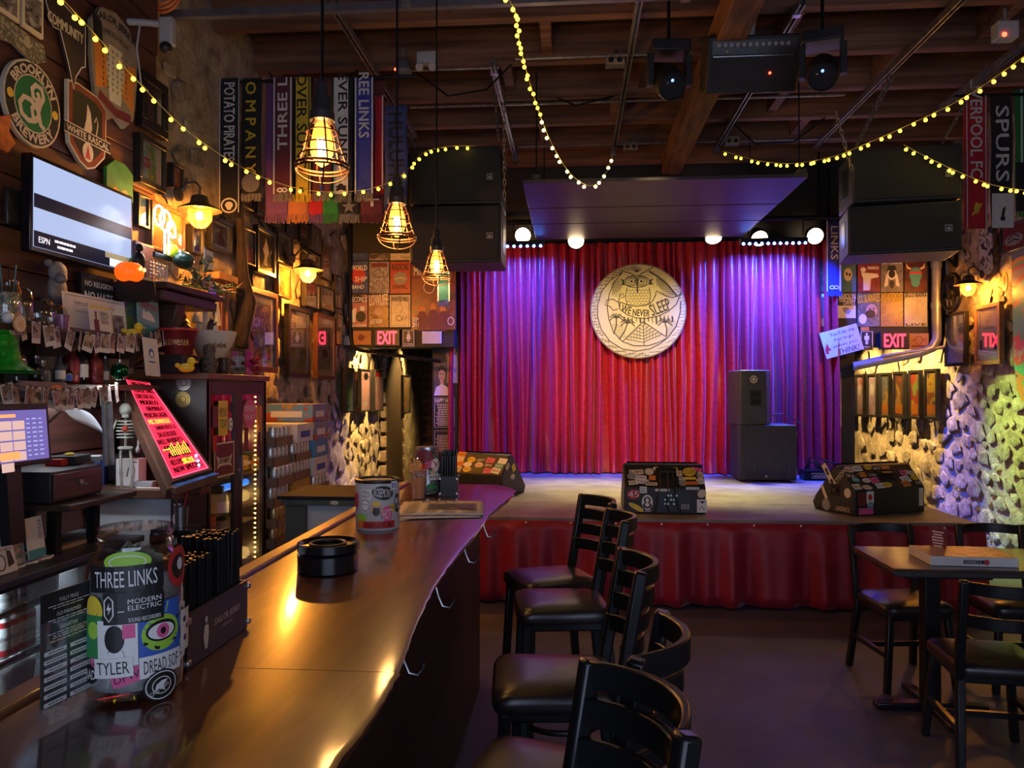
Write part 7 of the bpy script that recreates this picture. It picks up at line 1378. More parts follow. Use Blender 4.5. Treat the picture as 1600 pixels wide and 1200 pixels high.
card('magazine', 'teal weekly magazine with red masthead leaning on the shelf', 'magazine', 232, 497, -2.33, .22, .27, mat('magazine_teal', (.16, .36, .42), .4), -.12, art=[('p', [('r', -.95, .8, .95, .95)]), ('w', [('p', [(-.6, -.1), (-.5, .3), (-.2, .2), (0, .3), (.3, .2), (.5, .1), (.6, -.1)])]), ('t', [('r', -.9, -.6, .9, -.3)])], txt=[('Observer', 'r', 0, .55, .85, .2)])
card('notice_card', 'white notice with a small blue face print under the magazine', 'notice', 237, 558, -2.2, .14, .2, PAPER, -.03, art=[('b', [('e', -.0, .2, .35, .25), ('r', -.4, -.3, .4, -.22)]), ('w', [('e', 0, .15, .2, .14)])])
card('black_box_card', 'dark box with a small label below the certificate', 'box', 142, 525, -2.27, .3, .06, mat('dark_box', (.06, .04, .045), .4), 0, 0, art=[('w', [('r', -.05, 0, .1, .35)])])
def duck(p, label, s=1, rz=0):
    t = thing('rubber_duck', label, 'toy duck', T(*p, rz=rz) @ Matrix.Scale(s, 4), 'yellow rubber ducks'); DY = mat('duck_yellow', (.85, .6, .03), .35, var=0)
    MB().ball((0, 0, .025), .034, 16, 10, sx=1.25, sz=.75).build('body', DY, t); MB().ball((-.024, 0, .06), .022, 14, 10).build('head', DY, t); MB().ball((-.048, 0, .056), .009, 10, 6, sx=1.4, sz=.6).build('beak', ORG, t); MB().ball((.045, 0, .038), .014, 8, 6).build('tail', DY, t)
duck(atX(208, -2.29, US), 'yellow rubber duck beside the teal magazine', 1.0, PI * 1.2)
# ---- instant photos on two strings
PFR = mat('photo_white', (.62, .6, .57), .5, var=.05)
def photos(A, B, n, zsag, lab, seed, w=.055, h=.09):
    A, B = Vector(A), Vector(B); q = random.Random(seed); pts = []
    for i in range(25): u = i / 24; p = A.lerp(B, u); p.z -= zsag * 4 * u * (1 - u); pts.append(p)
    o = MB().tube(pts, .0015, 5).build('photo_string', BLKMET); tag(o, 'thin string holding the %s row of instant photos' % lab, 'string')
    for i in range(n):
        u = (i + .5 + q.uniform(-.2, .2)) / n; p = A.lerp(B, u); p.z -= zsag * 4 * u * (1 - u)
        t = thing('instant_photo', '%s instant photo from the picture edge in the %s hanging row' % (FIRST[i] if i < 18 else 'last', lab), 'photo', wallL(p + Vector((.004 * (i % 3), 0, -h * .45)), q.uniform(-.35, .35)) @ Matrix.Rotation(q.uniform(-.3, .5), 4, 'Y'), 'instant photos on strings')
        MB().box(-w / 2, w / 2, -h / 2, h / 2, -.001, 0).build('card', PFR, t); MB().box(-w * .42, w * .42, -h * .26, h * .44, 0, .001).build('image', picmat([(.03, .025, .025), (.2, .12, .1), (.35, .28, .24), (.08, .06, .08)], 100 + i % 9, 26), t)
        MB().box(-.004, .004, h * .44, h * .56, -.004, .005).build('peg', SHELFW, t)
photos(onX(30, 497, -2.24), onX(262, 515, -2.24), 17, -.0 + .05, 'upper', 1)
photos(onX(2, 598, -2.2), onX(185, 600, -2.2), 14, .03, 'lower', 2)
# ---- lower shelf bottles etc
def bottle(px, X, z, h, r, m, label, cap=BLACK, lab=None, group='bottles on the lower shelf'):
    t = thing('bottle', label, 'bottle', T(*atX(px, X, z)), group)
    MB().lathe([(r * .9, 0), (r, .008), (r, h * .55), (r * .9, h * .62), (r * .36, h * .74), (r * .33, h * .95), (r * .38, h * .95), (r * .38, h), (0, h)], 18).build('glass', m, t); MB().cyl(r * .4, h * .94, h * 1.03, 12).build('cap', cap, t)
    if lab: MB().lathe([(r * 1.02, h * .16), (r * 1.02, h * .48)], 18, cap=False).build('label', lab, t)
RW = mat('red_foil', (.25, .03, .03), .3, .3, var=.5, scale=40, bump=.5); BG = mat('bottle_black', (.012, .012, .014), .15, var=0); CLG = mat('bottle_clear', (.3, .33, .35), .08, trans=.6, var=0)
for px, h, r, m_, lab, cp, lb_ in ((56, .12, .03, BG, 'short black bottle on the lower shelf', STEEL, None), (66, .1, .035, CLG, 'small clear bottle on the lower shelf', STEEL, None), (94, .13, .022, CLG, 'slim clear bottle on the lower shelf', BLACK, WHT), (103, .09, .028, BG, 'tiny dark bottle on the lower shelf', BLACK, BLU), (113, .2, .032, RW, 'red foil wrapped bottle beside the striped bottle', RW, None), (126, .2, .034, BG, 'black bottle with white stripes and a round tag', BLACK, WHT), (149, .19, .036, RW, 'red gift wrapped bottle on the lower shelf', RW, None), (164, .14, .02, CLG, 'slim pale bottle near the green ball ornament', STEEL, PAPER)):
    bottle(px, -2.4, LS, h, r, m_, lab, cp, lb_)
vase('snifter', 'clear snifter glass on the lower shelf', 'glass', atX(26, -2.35, LS), [(0, 0), (.032, 0), (.005, .01), (.005, .03), (.035, .05), (.042, .08), (.03, .12), (.028, .12)], TGLASS)
t = bx('grey_device', 'dark grey set top device on the lower shelf', 'device', atX(52, -2.48, LS), (.12, .22, .07), mat('device_grey', (.07, .07, .075), .4)); t2 = bx('kraft_box', 'small brown kraft box behind the bottles', 'box', atX(82, -2.5, LS), (.08, .1, .13), CARD); t3 = bx('kraft_box', 'tan cardboard box behind the green ball ornament', 'box', atX(180, -2.5, LS), (.08, .22, .14), CARD)
HG = mat('green_foil', (.01, .3, .02), .25, .1, var=.3, scale=30, bump=.6, coat=.5); P_ = onX(12, 560, -2.25); t = thing('foil_hat', 'shiny green party hat at the picture edge', 'hat', T(-2.25, P_.y - .03, P_.z - .05)); MB().lathe([(.12, 0), (.09, .02), (.065, .05), (.055, .12), (.03, .16), (0, .165)], 20, cap=False).build('crown', HG, t); MB().lathe([(.145, -.012), (.1, .0), (.06, .03)], 20, cap=False).build('brim', HG, t)
o = MB().cyl(.035, 0, .004, 24).build('badge', BLACK, None, wallL(onX(24, 522, -2.24))); tag(o, 'round black campaign badge with white lettering', 'badge'); text(o, 'BETO', WHT, 0, .006, .045, .016, .005)
o = MB().cyl(.032, 0, .006, 26).build('citrus_ornament', CRM, None, wallL(onX(30, 506, -2.23))); tag(o, 'dried citrus slice ornament hanging above the black badge', 'ornament'); MB().torus(.031, .004, 26, 6).build('rim', ORG, o)
for i in range(8): MB().box(.004, .028, -.0015, .0015, .006, .0068).build('segment_line', ORG, o, Matrix.Rotation(i * PI / 4, 4, 'Z'))
P_ = onX(187, 580, -2.15); t = thing('ball_ornament', 'shiny dark green glass ball ornament hanging over the bar', 'ornament', Matrix.Translation(P_)); MB().ball((0, 0, 0), .042, 20, 14).build('ball', mat('green_mirror', (.01, .12, .05), .08, .8, var=0), t); MB().cyl(.008, .04, .055, 10).build('cap', STEEL, t); MB().tube([(0, 0, .05), (0, 0, .13)], .0015, 5).build('wire', STEEL, t)
t = thing('fill_light', 'slim white work light fixed under the lower wall shelf', 'light', T(-2.5, 3.5, 1.57)); MB().box(.03, .036, -.4, .4, -.03, .028).build('lip', BLKMET, t); MB().box(-.03, .03, -.4, .4, 0, .028).build('housing', BLKMET, t); MB().box(-.02, .02, -.38, .38, -.006, 0).build('diffuser', mat('fill_led', (.85, .92, 1), .4, em=1.5, var=0), t)  # added fill strip, tucked out of sight to brighten drawer and white panel
lamp('fill_light_lamp', 'AREA', (-2.5, 3.5, 1.555), 6, (.82, .9, 1), None, .05, (-2.2, 3.55, .5), sy=.7)
# license plate, hanging cloth
card('number_plate', 'old state number plate with a rider picture above the till', 'number plate', 68, 612, -2.23, .3, .085, mat('plate_mauve', (.22, .17, .2), .5, var=.3), -.02, 0, art=[('m', [('r', -1, -1, 1, -.6)]), ('c', [('e', .55, .1, .16, .5)]), ('o', [('e', .55, .5, .25, .22)])], txt=[('TEXAS', 'c', -.2, .05, .4, .32)])
bx('long_box', 'long narrow cardboard box under the lower shelf above the number plate', 'box', atX(65, -2.33, 1.575), (.1, .4, .022), CARD)
def dr(u, v): return (-2.2 - .12 * v + .02 * math.sin(u * 9), onX(70, 600, -2.2).y + u * .42, 1.53 - .06 * u + .05 * math.sin(v * 2.5) - .1 * (1 - v) * (u * u))
o = MB().grid(dr, 16, 10).build('white_cloth', mat('cloth_white', (.5, .52, .55), .8, var=.08)); tag(o, 'white plastic sheet draped above the till', 'cloth'); o.modifiers.new('t', 'SOLIDIFY').thickness = .003
def dr2(u, v): return (-2.16 + .015 * math.sin(u * 11), onX(158, 600, -2.16).y + u * .09 + .02 * (1 - v), 1.25 + .3 * v)
o = MB().grid(dr2, 12, 10).build('plastic_bag', mat('bag_grey', (.4, .45, .47), .3, trans=.3, var=.3, scale=14, bump=.4)); tag(o, 'pale crumpled plastic bag hanging by the skeleton', 'bag'); o.modifiers.new('t', 'SOLIDIFY').thickness = .004
# skeleton
BONE = mat('bone', (.36, .37, .31), .5, var=.25, scale=30); P_ = onY(196, 640, 3.85); t = thing('skeleton', 'small hanging plastic skeleton with a red heart beside the menu board', 'decoration', Matrix.Translation(P_) @ Matrix.Rotation(.5, 4, 'Z'))
MB().ball((0, 0, 0), .03, 14, 10, sz=1.15).build('skull', BONE, t); MB().box(-.016, .016, -.03, -.005, -.042, -.024).build('jaw', BONE, t, bev=.004); MB().tube([(0, .01, -.03), (0, .012, -.2)], .007, 7).build('spine', BONE, t)
for i in range(6): MB().torus(.036 + .006 * math.sin(i * .5), .0035, 18, 5, T(0, 0, -.06 - i * .017) @ Matrix.Diagonal((1, .7, 1, 1))).build('rib', BONE, t)
MB().ball((0, -.02, -.1), .018, 10, 8).build('heart', mat('heart_red', (.5, .05, .03), .4), t); MB().torus(.03, .008, 16, 6, T(0, 0, -.2) @ Matrix.Diagonal((1, .7, 1, 1))).build('pelvis', BONE, t)
for s in (-1, 1):
    MB().tube([(s * .04, 0, -.05), (s * .065, -.01, -.13), (s * .06, -.03, -.2)], .0055, 6).build('arm', BONE, t); MB().ball((s * .06, -.03, -.21), .012, 8, 6, sz=1.5).build('hand', SKN if s < 0 else BONE, t)
    MB().tube([(s * .022, 0, -.21), (s * .03 + .01, -.02, -.32), (s * .02 + .005, 0, -.42)], .007, 6).build('leg', BONE, t); MB().ball((s * .02 + .005, -.012, -.425), .012, 8, 6, sy=1.8, sz=.6).build('foot', BONE, t)
MB().tube([(0, 0, .03), (0, 0, .1)], .002, 5).build('cord', BLKMET, t)
# things on the white counter
P_ = onY(205, 764, 3.95); t = bx('router_box', 'white product box with a black antenna picture on the brown counter', 'box', (P_.x, 3.95, 1.091), (.125, .08, .145), PAPER, 0); FBx = basis((0, -.041, .07), (1, 0, 0), (0, 0, 1)); draw(t, 'print', BLK, [('l', [(.0, -.02), (.01, .03)], .006), ('r', .03, .055, .055, .06)], .0005, M=FBx); lines(t, GRY, -.03, -.005, .03, .02, 2, .0006).matrix_basis = FBx
P_ = onY(155, 748, 3.98); t = bx('vodka_box', 'blue and black bottle box on the brown counter', 'box', (P_.x - .01, 3.98, 1.091), (.09, .08, .15), mat('box_blue', (.02, .05, .2), .4), .3); FBx = basis((0, -.041, .075), (1, 0, 0), (0, 0, 1)); text(t, 'SKYY', WHT, .0, .05, .05, .02, .0006, M=FBx); text(t, 'SKYY BLUE', WHT, -.03, -.01, .11, .016, .0006, -PI / 2, M=FBx)
P_ = onY(230, 760, 3.92); bx('flat_tin', 'flat clear plastic case lying beside the white box', 'case', (P_.x + .0, 3.9, 1.091), (.1, .06, .03), mat('case_clear', (.35, .38, .42), .2), .1)
o = bx('black_bag', 'black cloth bag slumped behind the white box', 'bag', (-2.42, 4.0, 1.091), (.18, .12, .17), BLACK, .2, .05)
o = bx('shelf_strip', 'pale wooden strip lying on the brown counter edge', 'strip', (onY(235, 766, 3.83).x, 3.82, 1.0905), (.14, .02, .008), CRM)
# ---- carved mantel with its clutter
mn = thing('mantel_shelf', 'dark carved mantel shelf with a scrolled bracket behind the bar', 'mantel', T(0, 0, 0)); MZ = 2.2
MB().box(XL + .035, -2.22, 4.05, 4.75, MZ - .035, MZ).build('ledge', DKWOOD, mn, bev=.006); MB().box(XL + .035, -2.26, 4.07, 4.73, MZ - .1, MZ - .035).build('frieze', DKWOOD, mn, bev=.01)
for r_, z_ in ((.12, 0), (.095, .02), (.07, .035), (.04, .05)): MB().torus(r_, .018, 30, 8, basis((-2.36, 4.42, MZ - .25), (0, 1, 0), (0, 0, 1)) @ T(0, 0, z_)).build('scroll', DKWOOD, mn)
MB().cyl(.12, -.08, .04, 28, basis((-2.42, 4.42, MZ - .25), (0, 1, 0), (0, 0, 1))).build('boss', DKWOOD, mn, bev=.02); MB().prism([(0, 0), (.3, 0), (.28, -.1), (.1, -.3), (0, -.36)], -.05, .05, basis((XL + .035, 4.3, MZ - .1), (1, 0, 0), (0, 0, 1))).build('corbel', DKWOOD, mn, bev=.01)
P_ = onX(214, 425, -2.2); t = thing('pumpkin_light', 'glowing orange pumpkin light on the mantel end', 'decoration', Matrix.Translation((-2.24, P_.y, P_.z))); mb = MB()
for i in range(9): a = i * 2 * PI / 9; mb.ball((.03 * math.cos(a), .03 * math.sin(a), 0), .04, 10, 8, sz=1.2)
mb.build('pumpkin', mat('pumpkin_glow', (.5, .06, .005), .4, em=.55, var=.3, scale=30, emc=(1, .12, .005)), t); MB().tube([(0, 0, .04), (.01, 0, .07)], .008, 7).build('stem', GRN, t)
for sy in (-.025, .012): MB().box(.066, .072, sy, sy + .014, .005, .02).build('eye', mat('pumpkin_eye', (1, .5, .1), .4, em=3, var=0), t)
P_ = atX(212, -2.26, 0); t = thing('black_cauldron', 'black felt hat under the pumpkin light', 'hat', T(-2.26, P_.y, onX(212, 470, -2.26).z)); MB().lathe([(.0, .0), (.07, 0), (.095, .03), (.09, .1), (.06, .12), (0, .125)], 20, cap=False).build('body', mat('felt_black', (.015, .012, .014), .95), t)
NEON = mat('white_neon', (.75, .85, 1), .3, em=14, var=0, emc=(.8, .88, 1)); Xn = -2.32; pn = onX(260, 362, Xn); t = thing('neon_sign', 'white neon palm shaped sign glowing above the mantel', 'neon sign', Matrix.Translation(pn)); kk = pn.y / 1200 * 1.0
def NP(pts): return [(.0, (x - 260) * kk * 1.25, -(y - 362) * kk) for x, y in pts]
for nm, pts in (('neon_loop', ell(243, 341, 12, 16, 18)), ('neon_loop', ell(258, 345, 13, 17, 18)), ('neon_loop', [(265, 345), (275, 341), (282, 352), (283, 365), (276, 368), (266, 360), (262, 352)]), ('neon_trunk', [(256, 398), (256, 362), (261, 357), (266, 362), (266, 398)])):
    MB().tube(NP(pts), .005, 8, nm == 'neon_loop').build(nm, NEON, t)
MB().box(-.03, -.015, -.09, .09, -.16, -.13).build('base', BLKMET, t); MB().tube([(-.02, 0, -.13), (-.005, 0, -.02)], .004, 6).build('standoff', BLKMET, t)
lamp('neon_light', 'POINT', pn + Vector((.09, 0, 0)), .7, (.8, .88, 1), None, .06)
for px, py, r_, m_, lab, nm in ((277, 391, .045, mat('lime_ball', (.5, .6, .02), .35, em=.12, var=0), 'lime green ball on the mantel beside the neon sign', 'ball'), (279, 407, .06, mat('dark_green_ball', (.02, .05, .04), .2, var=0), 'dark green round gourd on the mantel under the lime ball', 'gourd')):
    P_ = onX(px, py, -2.3); o = MB().ball((0, 0, 0), r_, 18, 12, sz=.85).build(nm, m_, None, T(-2.3 + (.03 if nm == 'gourd' else -.04), P_.y, max(P_.z, MZ + r_ * .86))); tag(o, lab, 'ornament')
    MB().tube([(0, 0, r_ * .8), (.005, 0, r_ * .8 + .02)], .005, 6).build('stem', GRN, o)
P_ = onX(229, 375, -2.42); t = bx('album_box', 'dark red rounded board leaning behind the wire basket', 'board', (-2.44, P_.y, MZ), (.03, .2, .24), mat('album_red', (.1, .025, .03), .5), 0, .03)
P_ = onX(237, 412, -2.3); t = thing('wire_basket', 'small wire basket on the mantel under the neon sign', 'basket', T(-2.31, P_.y, MZ + .001))
for i in range(5): MB().tube([(-.05, -.09, .01 + i * .02), (.05, -.09, .01 + i * .02), (.05, .09, .01 + i * .02), (-.05, .09, .01 + i * .02)], .002, 5, True).build('wire', STEEL, t)
for i in range(7): MB().tube([(.05, -.09 + i * .03, 0), (.05, -.09 + i * .03, .1)], .002, 5).build('wire', STEEL, t)
P_ = onX(219, 398, -2.27); o = thing('black_bird', 'small black crow figure at the mantel end above the pumpkin', 'ornament', T(-2.28, P_.y, MZ + .02)); MB().ball((0, 0, .06), .035, 14, 10, sz=1.5).build('body', BLACK, o); MB().ball((.01, -.01, .13), .022, 12, 8).build('head', BLACK, o); MB().lathe([(.008, 0), (0, .03)], 8, T(.02, -.02, .13, rx=PI / 2)).build('beak', BLACK, o); MB().box(-.03, .03, -.02, .02, -.02, .012).build('base', BLACK, o)
q = random.Random(8); t = thing('leaf_garland', 'leafy artificial garland lying along the mantel edge', 'garland', T(0, 0, 0)); gm = MB().prism([(0, -.012), (.03, -.004), (.045, 0), (.03, .006), (0, .012)], -.0006, .0006).mesh('leaf', mat('garland_green', (.05, .09, .045), .6, var=.5, scale=30), False); gm2 = MB().prism([(0, -.012), (.03, -.004), (.045, 0), (.03, .006), (0, .012)], -.0006, .0006).mesh('leaf', mat('garland_pink', (.3, .17, .17), .6, var=.4, scale=30), False)
for i in range(120):
    u = q.random(); link('leaf', gm if i % 3 else gm2, t, T(-2.25 + q.uniform(-.05, .05), 4.3 + u * .65, MZ + .02 + q.random() * .05 + (.1 * max(0, u - .7)), rx=q.uniform(-1, 1), ry=q.uniform(-1.2, .6), rz=q.uniform(-3, 3)))
MB().tube([(-2.25, 4.28, MZ + .012), (-2.24, 4.6, MZ + .02), (-2.26, 4.97, MZ + .05)], .005, 6).build('stem', GRN, t)
P_ = onX(318, 410, -2.27); t = thing('wire_plant', 'bunch of dark green sprigs with a white lettered flag on the mantel', 'decoration', T(-2.28, P_.y, MZ + .001))
for i in range(46): a = q.uniform(0, 6.28); r0 = q.uniform(.01, .07); link('leaf', gm, t, T(r0 * math.cos(a), r0 * math.sin(a), q.uniform(.03, .2), rx=q.uniform(-2, 2), ry=q.uniform(-1.5, 1), rz=a) @ Matrix.Scale(1.1, 4))
fl = MB().box(.02, .023, -.01, .1, .16, .27).build('flag', PAPER, t); text(fl, 'WM', BLK, .045, .215, .08, .05, .0006, M=basis((.0232, 0, 0), (0, 1, 0), (0, 0, 1))); MB().tube([(.02, -.01, 0), (.02, -.01, .28)], .003, 6).build('flag_pole', STEEL, t)
# ---- on the cabinet top
KZ = CBZ + .036
def fr(px): return atX(px, -2.2, KZ)
P_ = atX(292, -2.16, KZ); t = thing('beer_bucket', 'dark red beer bucket with gold lettering on the cabinet top', 'bucket', T(-2.2, P_.y - .02, KZ + .1)); MB().lathe([(.07, 0), (.1, .13), (.106, .135), (.106, .15), (.1, .145), (.098, .13), (.066, .006), (0, .006)], 30).build('pail', mat('bucket_red', (.16, .015, .02), .35, .2, var=.2), t); text(t, 'BUDWEISER', mat('gold_print', (.6, .45, .2), .4, .4, var=0), .03, .07, .14, .035, .002, .0, bend=.087); MB().torus(.103, .006, 30, 6, T(0, 0, .14)).build('rim', RED, t)
t2 = bx('crate', 'low dark box lifting the red bucket on the cabinet top', 'box', (-2.2, P_.y - .02, KZ), (.16, .2, .1), BLACK)
P_ = atX(341, -2.2, KZ); t = thing('paper_lamp', 'white flared paper shade with a camel caravan print', 'lampshade', T(-2.24, P_.y, KZ + .1)); MB().lathe([(.06, 0), (.085, .02), (.13, .11), (.145, .17)], 30, cap=False).build('shade', mat('shade_white', (.62, .6, .55), .7, var=.06), t); MB().lathe([(.05, -.1), (.06, -.09), (.03, -.03), (.055, 0)], 20).build('foot', BLACK, t)
for dx in (-.035, 0, .03): draw(t, 'camel_print', mat('camel_brown', (.2, .1, .06), .7, var=0), [('p', [(dx - .012, .075), (dx - .006, .092), (dx, .084), (dx + .006, .094), (dx + .012, .08), (dx + .014, .1), (dx + .018, .1), (dx + .014, .07), (dx + .01, .055), (dx + .006, .07), (dx - .006, .07), (dx - .01, .055)])], .009, M=Matrix.Rotation(.75, 4, 'Z'), bend=.118)
P_ = atX(327, -2.06, KZ); t = vase('cut_glass_vase', 'dark pineapple shaped glass vase on the cabinet top', 'vase', (-2.06, P_.y, KZ), [(0, 0), (.03, 0), (.042, .03), (.045, .07), (.03, .1), (.036, .13), (.03, .16), (.0, .175)], mat('smoked_glass', (.1, .09, .08), .1, var=.6, scale=60, bump=1, trans=.3))
duck((-2.06, atX(287, -2.06, KZ).y + .03, KZ), 'yellow rubber duck on the cabinet top', 1.0, PI * 1.1); vase('round_vase', 'black round pot behind the yellow duck on the cabinet top', 'pot', (-2.16, atX(270, -2.16, KZ).y + .25, KZ), [(0, 0), (.04, 0), (.06, .04), (.05, .08), (.03, .1)], BG); vase('small_pot', 'small dark pot beside the glass vase', 'pot', (-2.1, atX(350, -2.1, KZ).y, KZ), [(0, 0), (.025, 0), (.04, .03), (.03, .08), (.035, .1)], mat('pot_brown', (.06, .04, .03), .4))
t = bx('glass_case', 'small glass display case on the cabinet top by the red flowers', 'case', (-2.12, atX(372, -2.12, KZ).y + .06, KZ), (.1, .11, .16), PANE, 0, 0); MB().box(-.05, .05, -.065, .065, .16, .166).build('lid', BRASS, t); MB().box(-.048, .048, -.06, .06, .002, .05).build('contents', picmat([(.3, .25, .15), (.1, .08, .06), (.5, .45, .4)], 95, 40), t)
for a_ in (-.05, .05):
    for b_ in (-.065, .065): MB().tube([(a_, b_, 0), (a_, b_, .16)], .003, 5).build('edge', BRASS, t)
t = thing('red_flowers', 'bunch of red artificial flowers at the cabinet top corner', 'flowers', T(-2.1, atX(396, -2.1, KZ).y - .05, KZ)); q = random.Random(5); pm = MB().ball((0, 0, 0), .02, 8, 6, sz=.7).mesh('blossom', mat('flower_red', (.3, .015, .025), .7, var=.4, scale=60))
for i in range(26): link('blossom', pm, t, T(q.uniform(-.04, .04), q.uniform(-.05, .05), .02 + q.uniform(0, .1)))
P_ = onX(323, 490, -2.42); t = thing('white_shirt', 'small white shirt with a black leaf print hung on the wall', 'shirt', wallL((-2.44, P_.y, P_.z))); 
def shf(u, v): wv = .075 + .05 * (1 - v); return ((u - .5) * 2 * wv, (v - .5) * .27, .03 * math.sin(u * PI) + .012 * math.sin(u * 14 + v * 3))
MB().grid(shf, 18, 10).build('cloth', mat('shirt_white', (.55, .57, .6), .85, var=.08), t).modifiers.new('t', 'SOLIDIFY').thickness = .004
for s in (-1, 1): MB().tube([(s * .06, .11, .02), (s * .12, .03, .02), (s * .13, -.07, .02)], [.03, .032, .035], 8).build('sleeve', mat('shirt_white'), t)
draw(t, 'leaf_print', BLK, [('p', [(.02, .08), (.05, .03), (.06, -.04), (.035, -.02), (.015, .03)])], .05)
P_ = onX(343, 512, -2.25); t = thing('owl_figure', 'small dark owl figure with a white belly', 'ornament', T(-2.3, P_.y, P_.z - .045)); MB().ball((0, 0, .05), .032, 14, 10, sz=1.5).build('body', mat('owl_brown', (.07, .04, .035), .5), t); MB().ball((.018, -.004, .04), .02, 10, 8, sz=1.4).build('belly', PAPER, t)
for s in (-1, 1): MB().ball((.024, s * .012, .08), .008, 8, 6).build('eye', PAPER, t); MB().lathe([(.008, 0), (0, .02)], 6, T(0, s * .018, .092)).build('ear', mat('owl_brown'), t)
MB().box(-.03, .03, -.03, .03, -.1, .003).build('plinth', DKWOOD, t)
P_ = onX(376, 380, XL + .08); q0 = onX(372, 540, XL + .08); o = MB().tube([(XL + .08, P_.y - .03, 3.05), (XL + .1, P_.y - .03, P_.z), (XL + .09, P_.y, P_.z - .25), (XL + .12, P_.y + .02, P_.z - .45), (XL + .1, P_.y - .02, P_.z - .7), (XL + .09, P_.y, q0.z)], [.03, .035, .05, .075, .06, .035], 10).build('driftwood', mat('driftwood_dark', (.045, .03, .022), .9, var=.5, scale=14, stretch=(3, 3, .6), bump=1)); tag(o, 'dark twisted driftwood post hanging against the stone wall', 'driftwood')
for k in range(3): MB().tube([(XL + .1, P_.y + .01 * k, P_.z - .3 - .12 * k), (XL + .15, P_.y + .07 - .1 * (k % 2), P_.z - .5 - .12 * k)], [.02, .008], 7).build('knot', mat('driftwood_dark'), o)
P_ = onX(352, 440, XL + .1); o = bx('terracotta_ledge', 'small terracotta ledge tile on the stone wall above the white shirt', 'ledge', (XL + .1, onX(345, 435, XL + .1).y, onX(345, 440, XL + .1).z), (.12, .3, .05), mat('terracotta', (.38, .14, .06), .7, var=.25))
PL(rectL(318, 338, 443, 525, XL + .05), 'tall dark framed print behind the white shirt', G3, 96, 'o', .02); PL(rectL(341, 352, 452, 520, XL + .05), 'narrow oak framed print beside the driftwood post', PW, 97, 'o', .02)

# ================================================================ CASES OF CANS
TRAY = mat('tray_cardboard', (.24, .15, .11), .8, var=.15); canm = {}
for nm, c in (('silver', (.6, .62, .64)), ('gold', (.5, .36, .18)), ('green', (.35, .42, .2)), ('blue', (.25, .4, .65)), ('red', (.55, .12, .1)), ('violet', (.35, .33, .5))):
    m_ = mat('canskin_' + nm, c, .3, .55, var=.5, scale=45); canm[nm] = MB().lathe([(.024, 0), (.03, .01), (.031, .11), (.025, .125), (0, .123)], 12).mesh('can', m_)
def case(x0, x1, y0, y1, z, kind, label, group, h=.125):
    t = thing('can_case', label, 'beer case', T((x0 + x1) / 2, (y0 + y1) / 2, z), group); w, d = x1 - x0, y1 - y0
    if kind in canm:
        mb = MB(); mb.box(-w / 2, w / 2, -d / 2, d / 2, 0, .008); mb.box(-w / 2, w / 2, -d / 2, -d / 2 + .004, .008, .06); mb.box(-w / 2, w / 2, d / 2 - .004, d / 2, .008, .06); mb.box(-w / 2, -w / 2 + .004, -d / 2, d / 2, .008, .06); mb.box(w / 2 - .004, w / 2, -d / 2, d / 2, .008, .06); mb.build('tray', TRAY, t)
        n1, n2 = max(2, int(w / .066)), max(2, int(d / .066))
        for i in range(n1):
            for j in range(n2):
                if i < n1 - 1 and j > 0: continue
                link('can', canm[kind], t, T(-w / 2 + (i + .5) * w / n1, -d / 2 + (j + .5) * d / n2, .008))
    else:
        MB().box(-w / 2, w / 2, -d / 2, d / 2, 0, h).build('carton', kind, t, bev=.003)
        draw(t, 'carton_print', WHT if kind is not PAPER else BLU, [('r', -w * .3, h * .25, w * .3, h * .6)], .001, M=basis((0, -d / 2 - .0005, 0), (1, 0, 0), (0, 0, 1))); draw(t, 'carton_print', WHT if kind is not PAPER else BLU, [('r', -d * .3, h * .25, d * .3, h * .6)], .001, M=basis((w / 2 + .0005, 0, 0), (0, 1, 0), (0, 0, 1)))
    return t
YC = mat('carton_yellow', (.55, .33, .03), .5, var=.2, scale=12); RBc = picmat([(.5, .1, .05), (.15, .35, .6), (.55, .3, .06)], 98, 12); BLc = mat('carton_blue', (.08, .3, .6), .5); MV = mat('carton_mauve', (.3, .25, .33), .5, var=.2)
stacks = [('beside the cabinet', -2.34, -1.97, 4.97, 5.28, ['violet', 'gold', YC, 'gold', 'gold', 'gold', 'silver', 'silver', 'silver', 'silver']), ('in the middle of the can stacks', -2.34, -1.96, 5.31, 5.64, ['violet', 'green', 'violet', 'gold', 'green', YC, YC, 'silver', 'silver', PAPER]), ('nearest the passage', -2.36, -1.95, 5.68, 6.0, [YC, 'blue', YC, 'silver', 'red', 'violet', 'silver', PAPER, BLc, RBc, RBc])]
for nm, xa, xb, ya, yb, ks in stacks:
    for i, kd in enumerate(ks):
        q = random.Random(i + int(ya * 10)); dx = q.uniform(-.015, .015)
        case(xa + dx, xb + dx, ya, yb, .002 + i * .136, kd, '%s case up from the floor in the stack %s' % (ORD[i], nm), 'stacks of beer cases', .134)
case(-1.97, -1.74, 4.66, 4.93, .002, YC, 'yellow beer carton on the floor in front of the can stacks', 'stacks of beer cases', .2); case(-1.97, -1.75, 4.66, 4.92, .204, YC, 'yellow beer carton lying on top of another in front of the can stacks', 'stacks of beer cases', .2)
case(-1.93, -1.7, 4.97, 5.25, .002, MV, 'mauve beer carton on the floor before the middle stack', 'stacks of beer cases', .25); case(-1.93, -1.7, 4.97, 5.25, .254, MV, 'mauve beer carton on top of another before the middle stack', 'stacks of beer cases', .25)
